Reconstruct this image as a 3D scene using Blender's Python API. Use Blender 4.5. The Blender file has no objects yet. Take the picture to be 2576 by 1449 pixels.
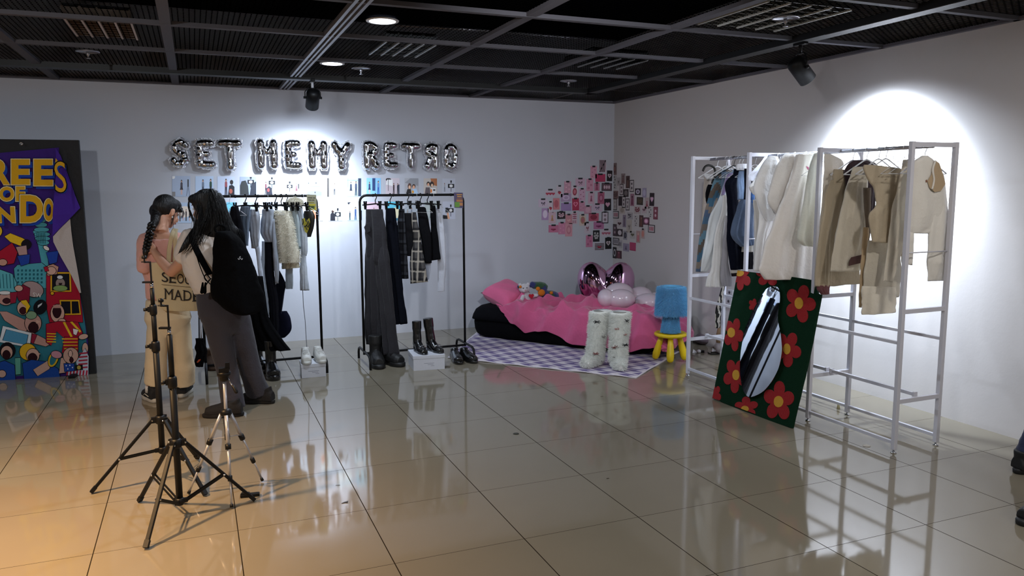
import bpy, math, random
from mathutils import Vector, Matrix
R = random.Random(7)
SC = bpy.context.scene
COL = SC.collection
PI = math.pi

# ------------------------------------------------------------------ camera
CAM = Vector((0, 0, 1.579))
YAW, PITCH, ROLL, FOC = .3892, .1282, -.0045, 1935.7
_F = Vector((math.sin(YAW)*math.cos(PITCH), math.cos(YAW)*math.cos(PITCH), -math.sin(PITCH)))
_R = Vector((math.cos(YAW), -math.sin(YAW), 0))
_U = _R.cross(_F)
_r = _R*math.cos(ROLL)+_U*math.sin(ROLL)
_u = _U*math.cos(ROLL)-_R*math.sin(ROLL)
cam = bpy.data.cameras.new('camera')
co = bpy.data.objects.new('camera', cam)
COL.objects.link(co)
co.matrix_world = Matrix(((_r.x, _u.x, -_F.x, CAM.x), (_r.y, _u.y, -_F.y, CAM.y), (_r.z, _u.z, -_F.z, CAM.z), (0, 0, 0, 1)))
cam.lens = 36*FOC/2576
cam.sensor_width = 36
cam.clip_start = .05
SC.camera = co

# ------------------------------------------------------------------ view, world, light
SC.view_settings.view_transform = 'Standard'
SC.view_settings.look = 'None'
SC.view_settings.exposure = 0.27
SC.view_settings.gamma = 1
SC.view_settings.use_curve_mapping = False
wd = bpy.data.worlds.new('world'); SC.world = wd; wd.use_nodes = True
wd.node_tree.nodes['Background'].inputs[0].default_value = (.5, .55, .65, 1)
wd.node_tree.nodes['Background'].inputs[1].default_value = .02

YB, XR, HC = 8.241, 4.718, 2.596     # back wall, right wall, ceiling
XL, YF = -5.2, -4.4                  # left wall and the wall behind the viewer
COOL, NEUT, WARM = (.74, .85, 1), (1, .96, .92), (1, .61, .29)

def light(kind, name, loc, power, color, aim=None, size=.1, angle=120, blend=1):
    l = bpy.data.lights.new(name, kind)
    l.energy = power; l.color = color
    if kind == 'SPOT':
        l.spot_size = math.radians(angle); l.spot_blend = blend; l.shadow_soft_size = size
    elif kind == 'AREA':
        l.shape = 'DISK'; l.size = size; l.spread = math.radians(angle)
    o = bpy.data.objects.new(name, l); COL.objects.link(o)
    o.location = loc
    d = (Vector(aim)-Vector(loc)) if aim else Vector((0, 0, -1))
    o.rotation_euler = d.to_track_quat('-Z', 'Y').to_euler()
    return o

SPOT_A = Vector((1.05, 7.32, 2.41)); AIM_A = Vector((1.06, 8.24, 1.50))
SPOT_B = Vector((3.9, 4.28, 2.39)); AIM_B = Vector((4.718, 4.26, 1.60))
for P_, A_, k_ in ((SPOT_A, AIM_A, 1), (SPOT_B, AIM_B, 2.2)):
    o_ = P_+(A_-P_).normalized()*.13
    light('SPOT', 'track_spot_beam', o_, 150*k_, COOL, A_, .03, 78 if k_ == 1 else 88, 1 if k_ == 1 else .85)
    light('SPOT', 'track_spot_spill', o_, 75*k_, COOL, A_-Vector((0, 0, .5)), .03, 128, 1)
DOWN = [(1.11, 4.75, COOL, 22), (1.09, 6.46, COOL, 20), (3.1, 1.9, NEUT, 18), (1.1, 1.6, NEUT, 9), (3.1, -1.6, NEUT, 40),
        (.6, -2.2, NEUT, 40), (-3.6, -1.2, NEUT, 40), (-2.9, 6.6, COOL, 10)]  # entries past the first pair are unseen lamps added as room fill
for x, y, c, w in DOWN:
    light('AREA', 'downlight_beam', (x, y, HC-.014), w, c, None, .13, 180)
WARMS = [(-1.45, 3.75, 205), (-1.7, 2.3, 145)]
ADDED_FILL = [((1.4, 2.4, 2.38), (3.9, 8.24, 1.25), (.93, .95, 1), 155), ((-1.2, 1.9, 2.38), (-.8, 8.24, 1.3), (.92, .96, 1), 115), ((3.9, .9, 2.38), (4.7, 5.2, 1.0), NEUT, 18)]  # unseen spots added to brighten the back and right walls
for p_, a_, c_, w_ in ADDED_FILL: light('SPOT', 'added_wall_fill', Vector(p_)+(Vector(a_)-Vector(p_)).normalized()*.13, w_, c_, a_, .05, 75, 1)
for x, y, w in WARMS:
    light('SPOT', 'warm_downlight_beam', (x, y, HC-.04), w*3, WARM, None, .06, 112, .95)

# ------------------------------------------------------------------ helpers
def ray(px, py): return _F+_r*((px-1288)/FOC)-_u*((py-724.5)/FOC)
def onY(px, py, y): d = ray(px, py); return CAM+d*(y/d.y)
def onX(px, py, x): d = ray(px, py); return CAM+d*(x/d.x)
def onZ(px, py, z=0): d = ray(px, py); return CAM+d*((z-CAM.z)/d.z)
def onV(px, py, o, a):          # vertical plane through o=(x,y) running along angle a
    n = Vector((-math.sin(a), math.cos(a), 0)); d = ray(px, py)
    return CAM+d*((Vector((o[0], o[1], 0))-CAM).dot(n)/d.dot(n))
class Crop:
    def __init__(s, x0, y0, k): s.x0, s.y0, s.k = x0, y0, k
    def __call__(s, x, y): return s.x0+s.k*x, s.y0+s.k*y
K5 = Crop(560, 470, .3521); K6 = Crop(880, 470, .3383); K3 = Crop(1720, 340, .2899); K4 = Crop(2040, 340, .3311)
KP = Crop(330, 460, .4140); KB = Crop(1160, 660, .2329); KM = Crop(1720, 660, .2966); KF = Crop(0, 330, .4487)
KC = Crop(1340, 390, .1863); L1 = Crop(400, 330, .17256); L2 = Crop(800, 330, .17256); KT = Crop(210, 640, .5246)
K7 = Crop(1720, 730, .1587); KS = Crop(480, 820, .1656); KU = Crop(400, 450, .2416); KW = Crop(2000, 680, .3313); KG = Crop(1440, 650, .1449)

def lin(c):
    if isinstance(c, str):
        c = c.lstrip('#'); c = [int(c[i:i+2], 16)/255 for i in (0, 2, 4)]
    return tuple((x/12.92 if x <= .04045 else ((x+.055)/1.055)**2.4) for x in c[:3])+(1,)

MATS = {}
def mat(key, color='#888888', rough=.6, metal=0, bump=0, bs=60, noise=0, ns=8, sheen=0, spec=.5, attr=False, emit=0, trans=0, alpha=1, stretch=None, coat=0, sub=0):
    if key in MATS: return MATS[key]
    m = bpy.data.materials.new(key); m.use_nodes = True; MATS[key] = m
    N, L = m.node_tree.nodes, m.node_tree.links
    b = N['Principled BSDF']; I = b.inputs
    I['Base Color'].default_value = lin(color); I['Roughness'].default_value = rough; I['Metallic'].default_value = metal
    I['Specular IOR Level'].default_value = spec; I['Sheen Weight'].default_value = sheen
    I['Transmission Weight'].default_value = trans; I['Alpha'].default_value = alpha; I['Coat Weight'].default_value = coat
    if sub: I['Subsurface Weight'].default_value = sub; I['Subsurface Radius'].default_value = (.02, .01, .008)
    if emit: I['Emission Color'].default_value = lin(color); I['Emission Strength'].default_value = emit
    tc = N.new('ShaderNodeTexCoord'); mp = N.new('ShaderNodeMapping'); L.new(tc.outputs['Object'], mp.inputs[0])
    if stretch: mp.inputs['Scale'].default_value = stretch
    if attr:
        a = N.new('ShaderNodeVertexColor'); a.layer_name = 'Col'; L.new(a.outputs[0], I['Base Color'])
    elif noise:
        n = N.new('ShaderNodeTexNoise'); n.inputs['Scale'].default_value = ns; n.inputs['Detail'].default_value = 4; L.new(mp.outputs[0], n.inputs[0])
        r = N.new('ShaderNodeMapRange'); r.inputs[3].default_value = 1-noise; r.inputs[4].default_value = 1+noise; L.new(n.outputs[0], r.inputs[0])
        h = N.new('ShaderNodeHueSaturation'); h.inputs['Color'].default_value = lin(color); L.new(r.outputs[0], h.inputs['Value']); L.new(h.outputs[0], I['Base Color'])
    if bump:
        n = N.new('ShaderNodeTexNoise'); n.inputs['Scale'].default_value = bs; n.inputs['Detail'].default_value = 3; L.new(mp.outputs[0], n.inputs[0])
        bp = N.new('ShaderNodeBump'); bp.inputs['Strength'].default_value = bump; bp.inputs['Distance'].default_value = .01
        L.new(n.outputs[0], bp.inputs['Height']); L.new(bp.outputs[0], I['Normal'])
    return m
def fabric(color, **k):
    if sum(lin(color)[:3]) < .06: k['sheen'] = 0; k.setdefault('spec', .08)
    k.setdefault('bump', .35); k.setdefault('bs', 45); k.setdefault('rough', .9); k.setdefault('spec', .2); k.setdefault('sheen', .12); k.setdefault('noise', .06)
    return mat('fabric_'+color, color, **k)
PRINT = mat('printed_paper', rough=.5, attr=True)
PFAB = mat('printed_fabric', rough=.9, attr=True, bump=.2, spec=.2)
METALB = mat('black_powder_metal', '#080809', .5, spec=.25)
WHITEM = mat('white_powder_metal', '#c9c9d2', .4)
CHROME = mat('chrome', '#d8d8dc', .12, 1)
PLASTB = mat('black_plastic', '#0a0a0b', .45, spec=.3)

ORG = {}
class MB:
    def __init__(s): s.v, s.f, s.c, s.col, s.sm = [], [], [], (0, 0, 0, 1), []
    def color(s, c): s.col = lin(c); return s
    def add(s, vs, fs, smooth=True):
        n = len(s.v); s.v += [Vector(p) for p in vs]
        for f in fs: s.f.append(tuple(i+n for i in f)); s.c.append(s.col); s.sm.append(smooth)
    def box(s, c, d, rot=None):
        c = Vector(c); vs = []
        for x in (-.5, .5):
            for y in (-.5, .5):
                for z in (-.5, .5):
                    p = Vector((x*d[0], y*d[1], z*d[2]))
                    if rot is not None: p = rot @ p
                    vs.append(c+p)
        s.add(vs, [(0, 1, 3, 2), (4, 6, 7, 5), (0, 4, 5, 1), (2, 3, 7, 6), (0, 2, 6, 4), (1, 5, 7, 3)], False)
    def bar(s, a, b, w, h=None, up=(0, 0, 1)):
        a, b = Vector(a), Vector(b); h = h or w; d = (b-a); L = d.length; d.normalize()
        x = d.cross(Vector(up))
        if x.length < 1e-3: x = d.cross(Vector((1, 0, 0)))
        x.normalize(); z = x.cross(d)
        s.box((a+b)/2, (w, L, h), Matrix((x, d, z)).transposed())
    def rings(s, rs, cap=True, closed=True, smooth=True):
        n = len(rs[0]); vs = [p for r in rs for p in r]; fs = []
        for i in range(len(rs)-1):
            for j in range(n if closed else n-1):
                k = (j+1) % n; fs.append((i*n+j, i*n+k, (i+1)*n+k, (i+1)*n+j))
        if cap and closed: fs += [tuple(range(n-1, -1, -1)), tuple(range((len(rs)-1)*n, len(rs)*n))]
        s.add(vs, fs, smooth)
    def tube(s, pts, r, n=8, flat=1, round_ends=False, up=None):
        P = [Vector(p) for p in pts]
        rr = list(r) if isinstance(r, (list, tuple)) else [r]*len(P)
        if round_ends:
            d0 = (P[0]-P[1]).normalized(); d1 = (P[-1]-P[-2]).normalized()
            P = [P[0]+d0*rr[0]*.95, P[0]+d0*rr[0]*.6]+P+[P[-1]+d1*rr[-1]*.6, P[-1]+d1*rr[-1]*.95]
            rr = [rr[0]*.3, rr[0]*.8]+rr+[rr[-1]*.8, rr[-1]*.3]
        rs = []; x = None
        for i, p in enumerate(P):
            t = (P[min(i+1, len(P)-1)]-P[max(i-1, 0)]).normalized()
            if x is None:
                x = Vector(up) if up else (Vector((0, 0, 1)) if abs(t.z) < .9 else Vector((1, 0, 0)))
            x = (x-t*x.dot(t)); x.normalize(); y = t.cross(x)
            rs.append([p+(x*math.cos(2*PI*j/n)*flat+y*math.sin(2*PI*j/n))*rr[i] for j in range(n)])
        s.rings(rs)
    def ell(s, c, r, rot=None, nu=16, nv=10):
        if not hasattr(r, '__len__'): r = (r, r, r)
        c = Vector(c); rs = []
        for i in range(nv+1):
            a = PI*(i+.02)/(nv+.04)-PI/2; ring = []
            for j in range(nu):
                b = 2*PI*j/nu; p = Vector((math.cos(a)*math.cos(b)*r[0], math.cos(a)*math.sin(b)*r[1], math.sin(a)*r[2]))
                ring.append(c+(rot @ p if rot is not None else p))
            rs.append(ring)
        s.rings(rs)
    def lathe(s, c, prof, n=24, rot=None):      # prof: (r, z)
        c = Vector(c); rs = []
        for r, z in prof:
            ring = []
            for j in range(n):
                p = Vector((math.cos(2*PI*j/n)*r, math.sin(2*PI*j/n)*r, z)); ring.append(c+(rot @ p if rot is not None else p))
            rs.append(ring)
        s.rings(rs, cap=prof[0][0] < .02 and prof[-1][0] < .02)
    def poly(s, pts, n, th=.001, off=0):         # flat outline lifted off a surface along n
        n = Vector(n).normalized(); P = [Vector(p)+n*off for p in pts]; Q = [p+n*th for p in P]; m = len(P)
        s.add(P+Q, [tuple(range(m-1, -1, -1)), tuple(range(m, 2*m))]+[(i, (i+1) % m, m+(i+1) % m, m+i) for i in range(m)], False)
    def build(s, name, m, parent=None, mods=None, bev=0, edge=None):
        me = bpy.data.meshes.new(name)
        vs = s.v
        if parent is not None:
            M = ORG[parent.name]; o0 = Vector((0, 0, 0)); inv = M.inverted(); vs = [inv @ v for v in vs]
        else:
            xs = [v.x for v in vs]; ys = [v.y for v in vs]
            o0 = Vector(((min(xs)+max(xs))/2, (min(ys)+max(ys))/2, min(v.z for v in vs))); vs = [v-o0 for v in vs]
        me.from_pydata([tuple(v) for v in vs], [], s.f)
        me.polygons.foreach_set('use_smooth', s.sm)
        if any(c != (0, 0, 0, 1) for c in s.c):
            a = me.color_attributes.new('Col', 'FLOAT_COLOR', 'CORNER'); buf = []
            for f, c in zip(s.f, s.c): buf += list(c)*len(f)
            a.data.foreach_set('color', buf)
        me.materials.append(m)
        o = bpy.data.objects.new(name, me); COL.objects.link(o)
        if parent is not None: o.parent = parent; ORG[o.name] = ORG[parent.name]
        else: o.location = o0; ORG[o.name] = Matrix.Translation(o0)
        if bev:
            b = o.modifiers.new('bevel', 'BEVEL'); b.width = bev; b.segments = 2; b.limit_method = 'ANGLE'
        for md in (mods or []):
            x = o.modifiers.new(md[0], md[0])
            for k, v in md[1].items(): setattr(x, k, v)
        return o
def skin(vox=.008, it=6): return [('REMESH', dict(mode='VOXEL', voxel_size=vox, use_smooth_shade=True)), ('SMOOTH', dict(factor=.6, iterations=it))]
def tag(o, label, cat, group=None, kind=None):
    if label: o['label'] = label
    if cat: o['category'] = cat
    if group: o['group'] = group
    if kind: o['kind'] = kind
    return o
def thing(name, loc, label, cat, group=None, rz=0):
    o = bpy.data.objects.new(name, None); COL.objects.link(o); o.location = loc; o.rotation_euler = (0, 0, rz)
    o.empty_display_size = .05
    ORG[o.name] = Matrix.Translation(Vector(loc)) @ Matrix.Rotation(rz, 4, 'Z')
    return tag(o, label, cat, group)
def copy_tree(o, loc=None, rz=None, label=None, group=None, parent=None, M=None):
    c = o.copy(); COL.objects.link(c); c.parent = parent
    if loc is not None: c.location = loc
    if rz is not None: c.rotation_euler = (0, 0, rz)
    if label: c['label'] = label
    if group: c['group'] = group
    M = M or Matrix.Translation(c.location) @ Matrix.Rotation(c.rotation_euler.z, 4, 'Z'); ORG[c.name] = M
    for ch in list(o.children): copy_tree(ch, parent=c, M=M)
    return c
def struct(name, mb, m, **k): return tag(mb.build(name, m, **k), None, None, None, 'structure')
def text_mesh(txt, size, depth=.001, bold=0):
    cu = bpy.data.curves.new('lettering', 'FONT'); cu.body = txt; cu.size = size; cu.extrude = depth; cu.resolution_u = 4; cu.offset = bold
    o = bpy.data.objects.new('lettering', cu); COL.objects.link(o)
    me = bpy.data.meshes.new_from_object(o)
    vs = [v.co.copy() for v in me.vertices]; fs = [tuple(p.vertices) for p in me.polygons]
    bpy.data.objects.remove(o); bpy.data.curves.remove(cu); bpy.data.meshes.remove(me)
    return vs, fs
def put_text(mb, txt, fn, size=1, bold=0):   # fn maps (u,v,w) to world, u,v in text units normalised to 0..1
    vs, fs = text_mesh(txt, 1, .5, bold)
    x0 = min(v.x for v in vs); x1 = max(v.x for v in vs); y0 = min(v.y for v in vs); y1 = max(v.y for v in vs)
    mb.add([fn((v.x-x0)/(x1-x0), (v.y-y0)/(y1-y0), v.z+.5) for v in vs], fs, False)
def lerp(a, b, t): return a+(b-a)*t
def spline(P, n):                             # Catmull-Rom through the points
    P = [Vector(p) for p in P]; out = []
    for i in range(len(P)-1):
        a, b, c, d = P[max(i-1, 0)], P[i], P[i+1], P[min(i+2, len(P)-1)]
        for k in range(n):
            t = k/n; out.append(.5*((2*b)+(c-a)*t+(2*a-5*b+4*c-d)*t*t+(3*b-a-3*c+d)*t*t*t))
    return out+[P[-1]]
# ------------------------------------------------------------------ room shell
def wall_mat():
    m = mat('wall_paint', '#c3c6cf', .62, bump=.06, bs=35, noise=.015, ns=1.5, spec=.35)
    return m
def floor_mat():
    m = bpy.data.materials.new('polished_tile'); m.use_nodes = True; N, L = m.node_tree.nodes, m.node_tree.links
    b = N['Principled BSDF']; g = N.new('ShaderNodeNewGeometry'); s = N.new('ShaderNodeSeparateXYZ'); L.new(g.outputs['Position'], s.inputs[0])
    def M(op, a, v=None, w=None):
        n = N.new('ShaderNodeMath'); n.operation = op
        for i, q in enumerate((a, v, w)):
            if q is None: continue
            if isinstance(q, (int, float)): n.inputs[i].default_value = q
            else: L.new(q, n.inputs[i])
        return n.outputs[0]
    def line(out, off, hw):
        u = M('PINGPONG', M('SUBTRACT', out, off), .3); return M('LESS_THAN', u, hw)
    lx = line(s.outputs[0], .109, .0023); ly = line(s.outputs[1], .057, .0014)
    ln = M('MAXIMUM', lx, ly)
    cx = M('FLOOR', M('DIVIDE', M('SUBTRACT', s.outputs[0], .109), .6)); cy = M('FLOOR', M('DIVIDE', M('SUBTRACT', s.outputs[1], .057), .6))
    cb = N.new('ShaderNodeCombineXYZ'); L.new(cx, cb.inputs[0]); L.new(cy, cb.inputs[1])
    wn = N.new('ShaderNodeTexWhiteNoise'); L.new(cb.outputs[0], wn.inputs[0])
    no = N.new('ShaderNodeTexNoise'); no.inputs['Scale'].default_value = 2.2; no.inputs['Detail'].default_value = 5; L.new(g.outputs['Position'], no.inputs[0])
    v = M('ADD', M('MULTIPLY', wn.outputs[0], .05), M('MULTIPLY', no.outputs[0], .12)); v = M('ADD', v, .9)
    h = N.new('ShaderNodeHueSaturation'); h.inputs['Color'].default_value = lin('#807868'); L.new(v, h.inputs['Value'])
    mx = N.new('ShaderNodeMix'); mx.data_type = 'RGBA'; L.new(ln, mx.inputs[0]); L.new(h.outputs[0], mx.inputs[6]); mx.inputs[7].default_value = lin('#262019')
    L.new(mx.outputs[2], b.inputs['Base Color'])
    n2 = N.new('ShaderNodeTexNoise'); n2.inputs['Scale'].default_value = 9; n2.inputs['Detail'].default_value = 6; L.new(g.outputs['Position'], n2.inputs[0])
    r = M('ADD', M('MULTIPLY', n2.outputs[0], .05), .035); L.new(M('ADD', r, M('MULTIPLY', ln, .7)), b.inputs['Roughness']); L.new(M('MULTIPLY', M('SUBTRACT', 1, ln), .62), b.inputs['Specular IOR Level'])
    b.inputs['Specular IOR Level'].default_value = .62; b.inputs['IOR'].default_value = 1.55
    # each tile sits at its own very slight tilt
    vm = N.new('ShaderNodeVectorMath'); vm.operation = 'SUBTRACT'; L.new(wn.outputs[1], vm.inputs[0]); vm.inputs[1].default_value = (.5, .5, .5)
    vs = N.new('ShaderNodeVectorMath'); vs.operation = 'SCALE'; L.new(vm.outputs[0], vs.inputs[0]); vs.inputs['Scale'].default_value = .004
    va = N.new('ShaderNodeVectorMath'); L.new(g.outputs['Normal'], va.inputs[0]); L.new(vs.outputs[0], va.inputs[1])
    vn = N.new('ShaderNodeVectorMath'); vn.operation = 'NORMALIZE'; L.new(va.outputs[0], vn.inputs[0]); L.new(vn.outputs[0], b.inputs['Normal'])
    return m
b = MB(); b.box(((XL+XR)/2, (YF+YB)/2, -.05), (XR-XL+.4, YB-YF+.4, .1)); struct('floor', b, floor_mat())
WM = wall_mat()
b = MB(); b.box(((XL+XR)/2, YB+.1, 1.7), (XR-XL+.4, .2, 3.4)); struct('wall_back', b, WM)
b = MB(); b.box((XR+.1, (YF+YB)/2, 1.7), (.2, YB-YF, 3.4)); struct('wall_right', b, mat('wall_paint_right', '#c6c1bf', .62, bump=.06, bs=35, noise=.015, ns=1.5, spec=.35))
b = MB(); b.box((XL-.1, (YF+YB)/2, 1.7), (.2, YB-YF, 3.4)); struct('wall_left', b, WM)
b = MB(); b.box(((XL+XR)/2, YF-.1, 1.7), (XR-XL+.4, .2, 3.4)); struct('wall_front', b, mat('grey_paint', '#6e6a68', .7, bump=.06))
b = MB(); b.box(((XL+XR)/2, (YF+YB)/2, 3.35), (XR-XL, YB-YF, .1)); struct('ceiling', b, mat('black_soffit', '#040405', .95, spec=.1))
# expanded metal panels, one metre square, lying in the grid
def mesh_mat():
    m = bpy.data.materials.new('expanded_metal'); m.use_nodes = True; N, L = m.node_tree.nodes, m.node_tree.links
    b = N['Principled BSDF']; b.inputs['Base Color'].default_value = lin('#030304'); b.inputs['Roughness'].default_value = 1; b.inputs['Specular IOR Level'].default_value = 0
    g = N.new('ShaderNodeNewGeometry'); k = N.new('ShaderNodeTexBrick'); L.new(g.outputs['Position'], k.inputs[0])
    k.inputs['Scale'].default_value = 1; k.inputs['Brick Width'].default_value = .062; k.inputs['Row Height'].default_value = .02
    k.inputs['Mortar Size'].default_value = .0036; k.inputs['Mortar Smooth'].default_value = .1; k.inputs['Bias'].default_value = 0
    t = N.new('ShaderNodeBsdfTransparent'); x = N.new('ShaderNodeMixShader'); o = N['Material Output']
    L.new(k.outputs['Fac'], x.inputs[0]); L.new(t.outputs[0], x.inputs[1]); L.new(b.outputs[0], x.inputs[2]); L.new(x.outputs[0], o.inputs[0])
    return m
GX = [.895+i for i in range(-6, 4)]; GY = [6.325+i*1.0 for i in range(-10, 2)]
MM = mesh_mat()
b = MB()
ex = [XL]+[x for x in GX if x > XL+.05]+[XR]; ey = [YF]+[y for y in GY if y > YF+.05]+[YB]
for i in range(len(ex)-1):
    for j in range(len(ey)-1):
        b.box(((ex[i]+ex[i+1])/2, (ey[j]+ey[j+1])/2, HC+.012), (ex[i+1]-ex[i]-.03, ey[j+1]-ey[j]-.03, .002))
struct('trim_1', b, MM)
GM = mat('grey_grid_metal', '#504f55', .7, spec=.15)
b = MB()
for x in GX:
    if x < XL or abs(x-.895) < .01 or abs(x-3.895) < .01: continue
    b.box((x, (YF+YB)/2, HC+.002), (.062, YB-YF, .028))
struct('trim_2', b, GM)
b = MB()
for y in GY:
    if abs(y-7.325) < .01: continue
    b.box(((XL+XR)/2, y, HC-.001), (XR-XL, .044, .026))
struct('trim_3', b, GM)
b = MB(); b.box(((XL+XR)/2, YB-.012, HC-.004), (XR-XL, .024, .02)); b.box((XR-.02, (YF+YB)/2, HC-.004), (.04, YB-YF, .02)); struct('trim_4', b, mat('wall_angle', '#55525a', .6))
b = MB(); b.box(((XL+3.95)/2, 7.325, HC-.012), (3.95-XL, .11, .045)); b.box((3.9, (YF+7.38)/2, HC-.012), (.11, 7.38-YF, .045)); struct('trim_5', b, mat('black_band', '#060607', .5))
# slim recessed channel with three rails
t = thing('track_rail', (.895, 2, HC), 'grey double-groove metal rail running from the back wall across the black ceiling', 'rail')
b = MB()
for dx, w in ((-.036, .02), (.0, .014), (.036, .02)): b.box((.895+dx, (YF+7.26)/2, HC-.004), (w, 7.26-YF, .03)); b.box((.895+dx, 7.81, HC-.004), (w, .84, .03))
b.build('rail_strip', mat('bright_rail', '#7d7c82', .45, .3), t)
b = MB(); b.box((.895, (YF+YB)/2, HC+.006), (.09, YB-YF-.1, .012)); b.build('groove', METALB, t)
b = MB(); b.box((3.846, 1.2, HC-.036), (.004, 5.6, .004)); tag(b.build('lighting_track_edge', mat('bright_rail')), 'thin bright metal edge along the black lighting track near the right wall', 'rail')
# downlights
def downlight(x, y, warm, label):
    t = thing('recessed_downlight', (x, y, HC-.04), label, 'ceiling light', 'recessed round downlights in the black ceiling')
    b = MB(); b.lathe((x, y, HC-.012), [(.08, .0), (.098, .001), (.1, .006), (.084, .014), (.08, .014), (.08, 0)], 28); b.build('trim_ring', mat('white_ring', '#b8b8bc', .4), t)
    b = MB(); b.lathe((x, y, HC-.006), [(.001, -.001), (.045, -.001), (.081, 0), (.081, .006), (.001, .006)], 28)
    b.build('lens', mat('warm_lens', '#ffb070', emit=9) if warm else mat('lens_glow', '#f2f6ff', emit=14), t)
LBL = ['round white downlight, nearest of the two glowing in the ceiling', 'round white downlight near the black spotlight on the back wall side']
for i, (x, y, c, w) in enumerate(DOWN):
    downlight(x, y, False, LBL[i] if i < 2 else 'round fill downlight added in the ceiling outside the view')
for x, y, w in WARMS: downlight(x, y, True, 'round warm downlight in the ceiling outside the view')
# unlit grille fittings above the mesh
def grille(x0, x1, y0, y1, c, label, z=HC-.013):
    t = thing('ceiling_grille_light', ((x0+x1)/2, (y0+y1)/2, z), label, 'ceiling light', 'square louvred fittings above the mesh ceiling')
    b = MB(); b.box(((x0+x1)/2, (y0+y1)/2, z+.09), (x1-x0, y1-y0, .01)); b.build('reflector', mat('reflector_dark', '#15151a', .6), t)
    b = MB()
    for i in range(5): b.box((x0+(x1-x0)*i/4, (y0+y1)/2, z+.05), (.012, y1-y0, .07))
    for i in range(9): b.box(((x0+x1)/2, y0+(y1-y0)*i/8, z+.05), (x1-x0, .006, .05))
    b.build('louvre', mat('louvre_'+c, c, .3, .2), t)
    b = MB()
    for k in (.2, .5, .8): b.tube([(x0+(x1-x0)*k, y0+.03, z+.065), (x0+(x1-x0)*k, y1-.03, z+.065)], .013, 8, round_ends=True)
    b.build('tube', mat('tube_'+c, c, .3), t)
grille(-.66, -.3, 5.36, 6.0, '#a08a78', 'dim warm louvred light fitting above the mesh at the left')
grille(1.3, 1.66, 5.46, 6.02, '#a9b4c0', 'louvred light fitting above the mesh between the two glowing downlights')
grille(3.0, 3.6, 3.55, 4.2, '#b4b5b2', 'large louvred light fitting above the mesh near the right-hand spotlight')
grille(2.95, 3.45, 5.5, 6.0, '#75787c', 'small faint louvred light fitting above the mesh near the corner')
def sprinkler(x, y, label):
    t = thing('ceiling_sprinkler', (x, y, HC-.06), label, 'sprinkler', 'fire sprinklers under the ceiling')
    b = MB(); b.lathe((x, y, HC-.012), [(.075, -.002), (.08, 0), (.078, .006), (.001, .006)], 24); b.build('escutcheon_plate', mat('dull_steel', '#96969c', .35, .8), t)
    b = MB(); b.lathe((x, y, HC-.06), [(.001, 0), (.016, .001), (.016, .004), (.005, .006), (.005, .02), (.012, .026), (.012, .048)], 12); b.build('nozzle', mat('dull_steel'), t)
for x, y, l in ((1.355, 6.622, 'round steel sprinkler plate beside the lit downlight near the black spotlight'), (-.66, 6.534, 'round steel sprinkler plate at the far left of the ceiling'),
             (3.34, 3.8, 'steel sprinkler near the large louvred fitting'), (3.33, 6.69, 'small steel sprinkler near the corner of the ceiling')): sprinkler(x, y, l)
b = MB(); b.tube([(1.25, 4.98, HC+.022), (1.9, 4.94, HC+.022), (2.84, 4.95, HC+.022)], .009, 8); tag(b.build('conduit_pipe', mat('dull_steel')), 'thin steel pipe seen through the mesh behind the nearest downlight', 'pipe')
# spotlights on the track
def spotlight(P, A, label, white=False):
    d = (A-P).normalized(); q = d.to_track_quat('-Z', 'Y').to_matrix()
    t = thing('track_spotlight', (P.x, P.y, P.z), label, 'spotlight', 'black cylinder spotlights on the ceiling track')
    top = HC-.03
    b = MB(); b.box((P.x, P.y, top-.005), (.035, .11, .03)); b.build('adapter', METALB, t, bev=.003)
    b = MB(); b.tube([(P.x, P.y, top), (P.x, P.y, top-.075)], .012, 10); b.build('stem', mat('stem_white', '#d6d8e0', .4) if white else METALB, t)
    b = MB(); x = q @ Vector((1, 0, 0))
    up = Vector((P.x, P.y, top-.075))
    b.tube([P+x*.068, Vector((P.x, P.y, P.z))+x*.068+Vector((0, 0, .05)), up+x*.04, up, up-x*.04, P-x*.068+Vector((0, 0, .05)), P-x*.068], .005, 6); b.build('yoke', METALB, t)
    for sgn in (-1, 1):
        b = MB(); b.tube([P+x*sgn*.06, P+x*sgn*.082], .011, 10); b.build('knob', METALB, t)
    b = MB(); b.lathe(P, [(.001, .085), (.034, .083), (.054, .068), (.06, .045), (.06, -.105), (.056, -.105), (.054, -.06), (.001, -.05)], 28, q); b.build('lamp_head', METALB, t)
    b = MB(); b.lathe(P, [(.001, -.064), (.052, -.066), (.052, -.06), (.001, -.058)], 24, q); b.build('lens', mat('lens_glow'), t)
spotlight(SPOT_A, AIM_A, 'black cylinder spotlight on a white stem above the silver letter balloons', True)
spotlight(SPOT_B, AIM_B, 'black cylinder spotlight aimed at the right wall above the white rack')
for p_, a_, c_, w_ in ADDED_FILL: spotlight(Vector(p_), Vector(a_), 'black cylinder spotlight added outside the view to brighten the walls')  # housings for the added wall-fill spots
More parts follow.
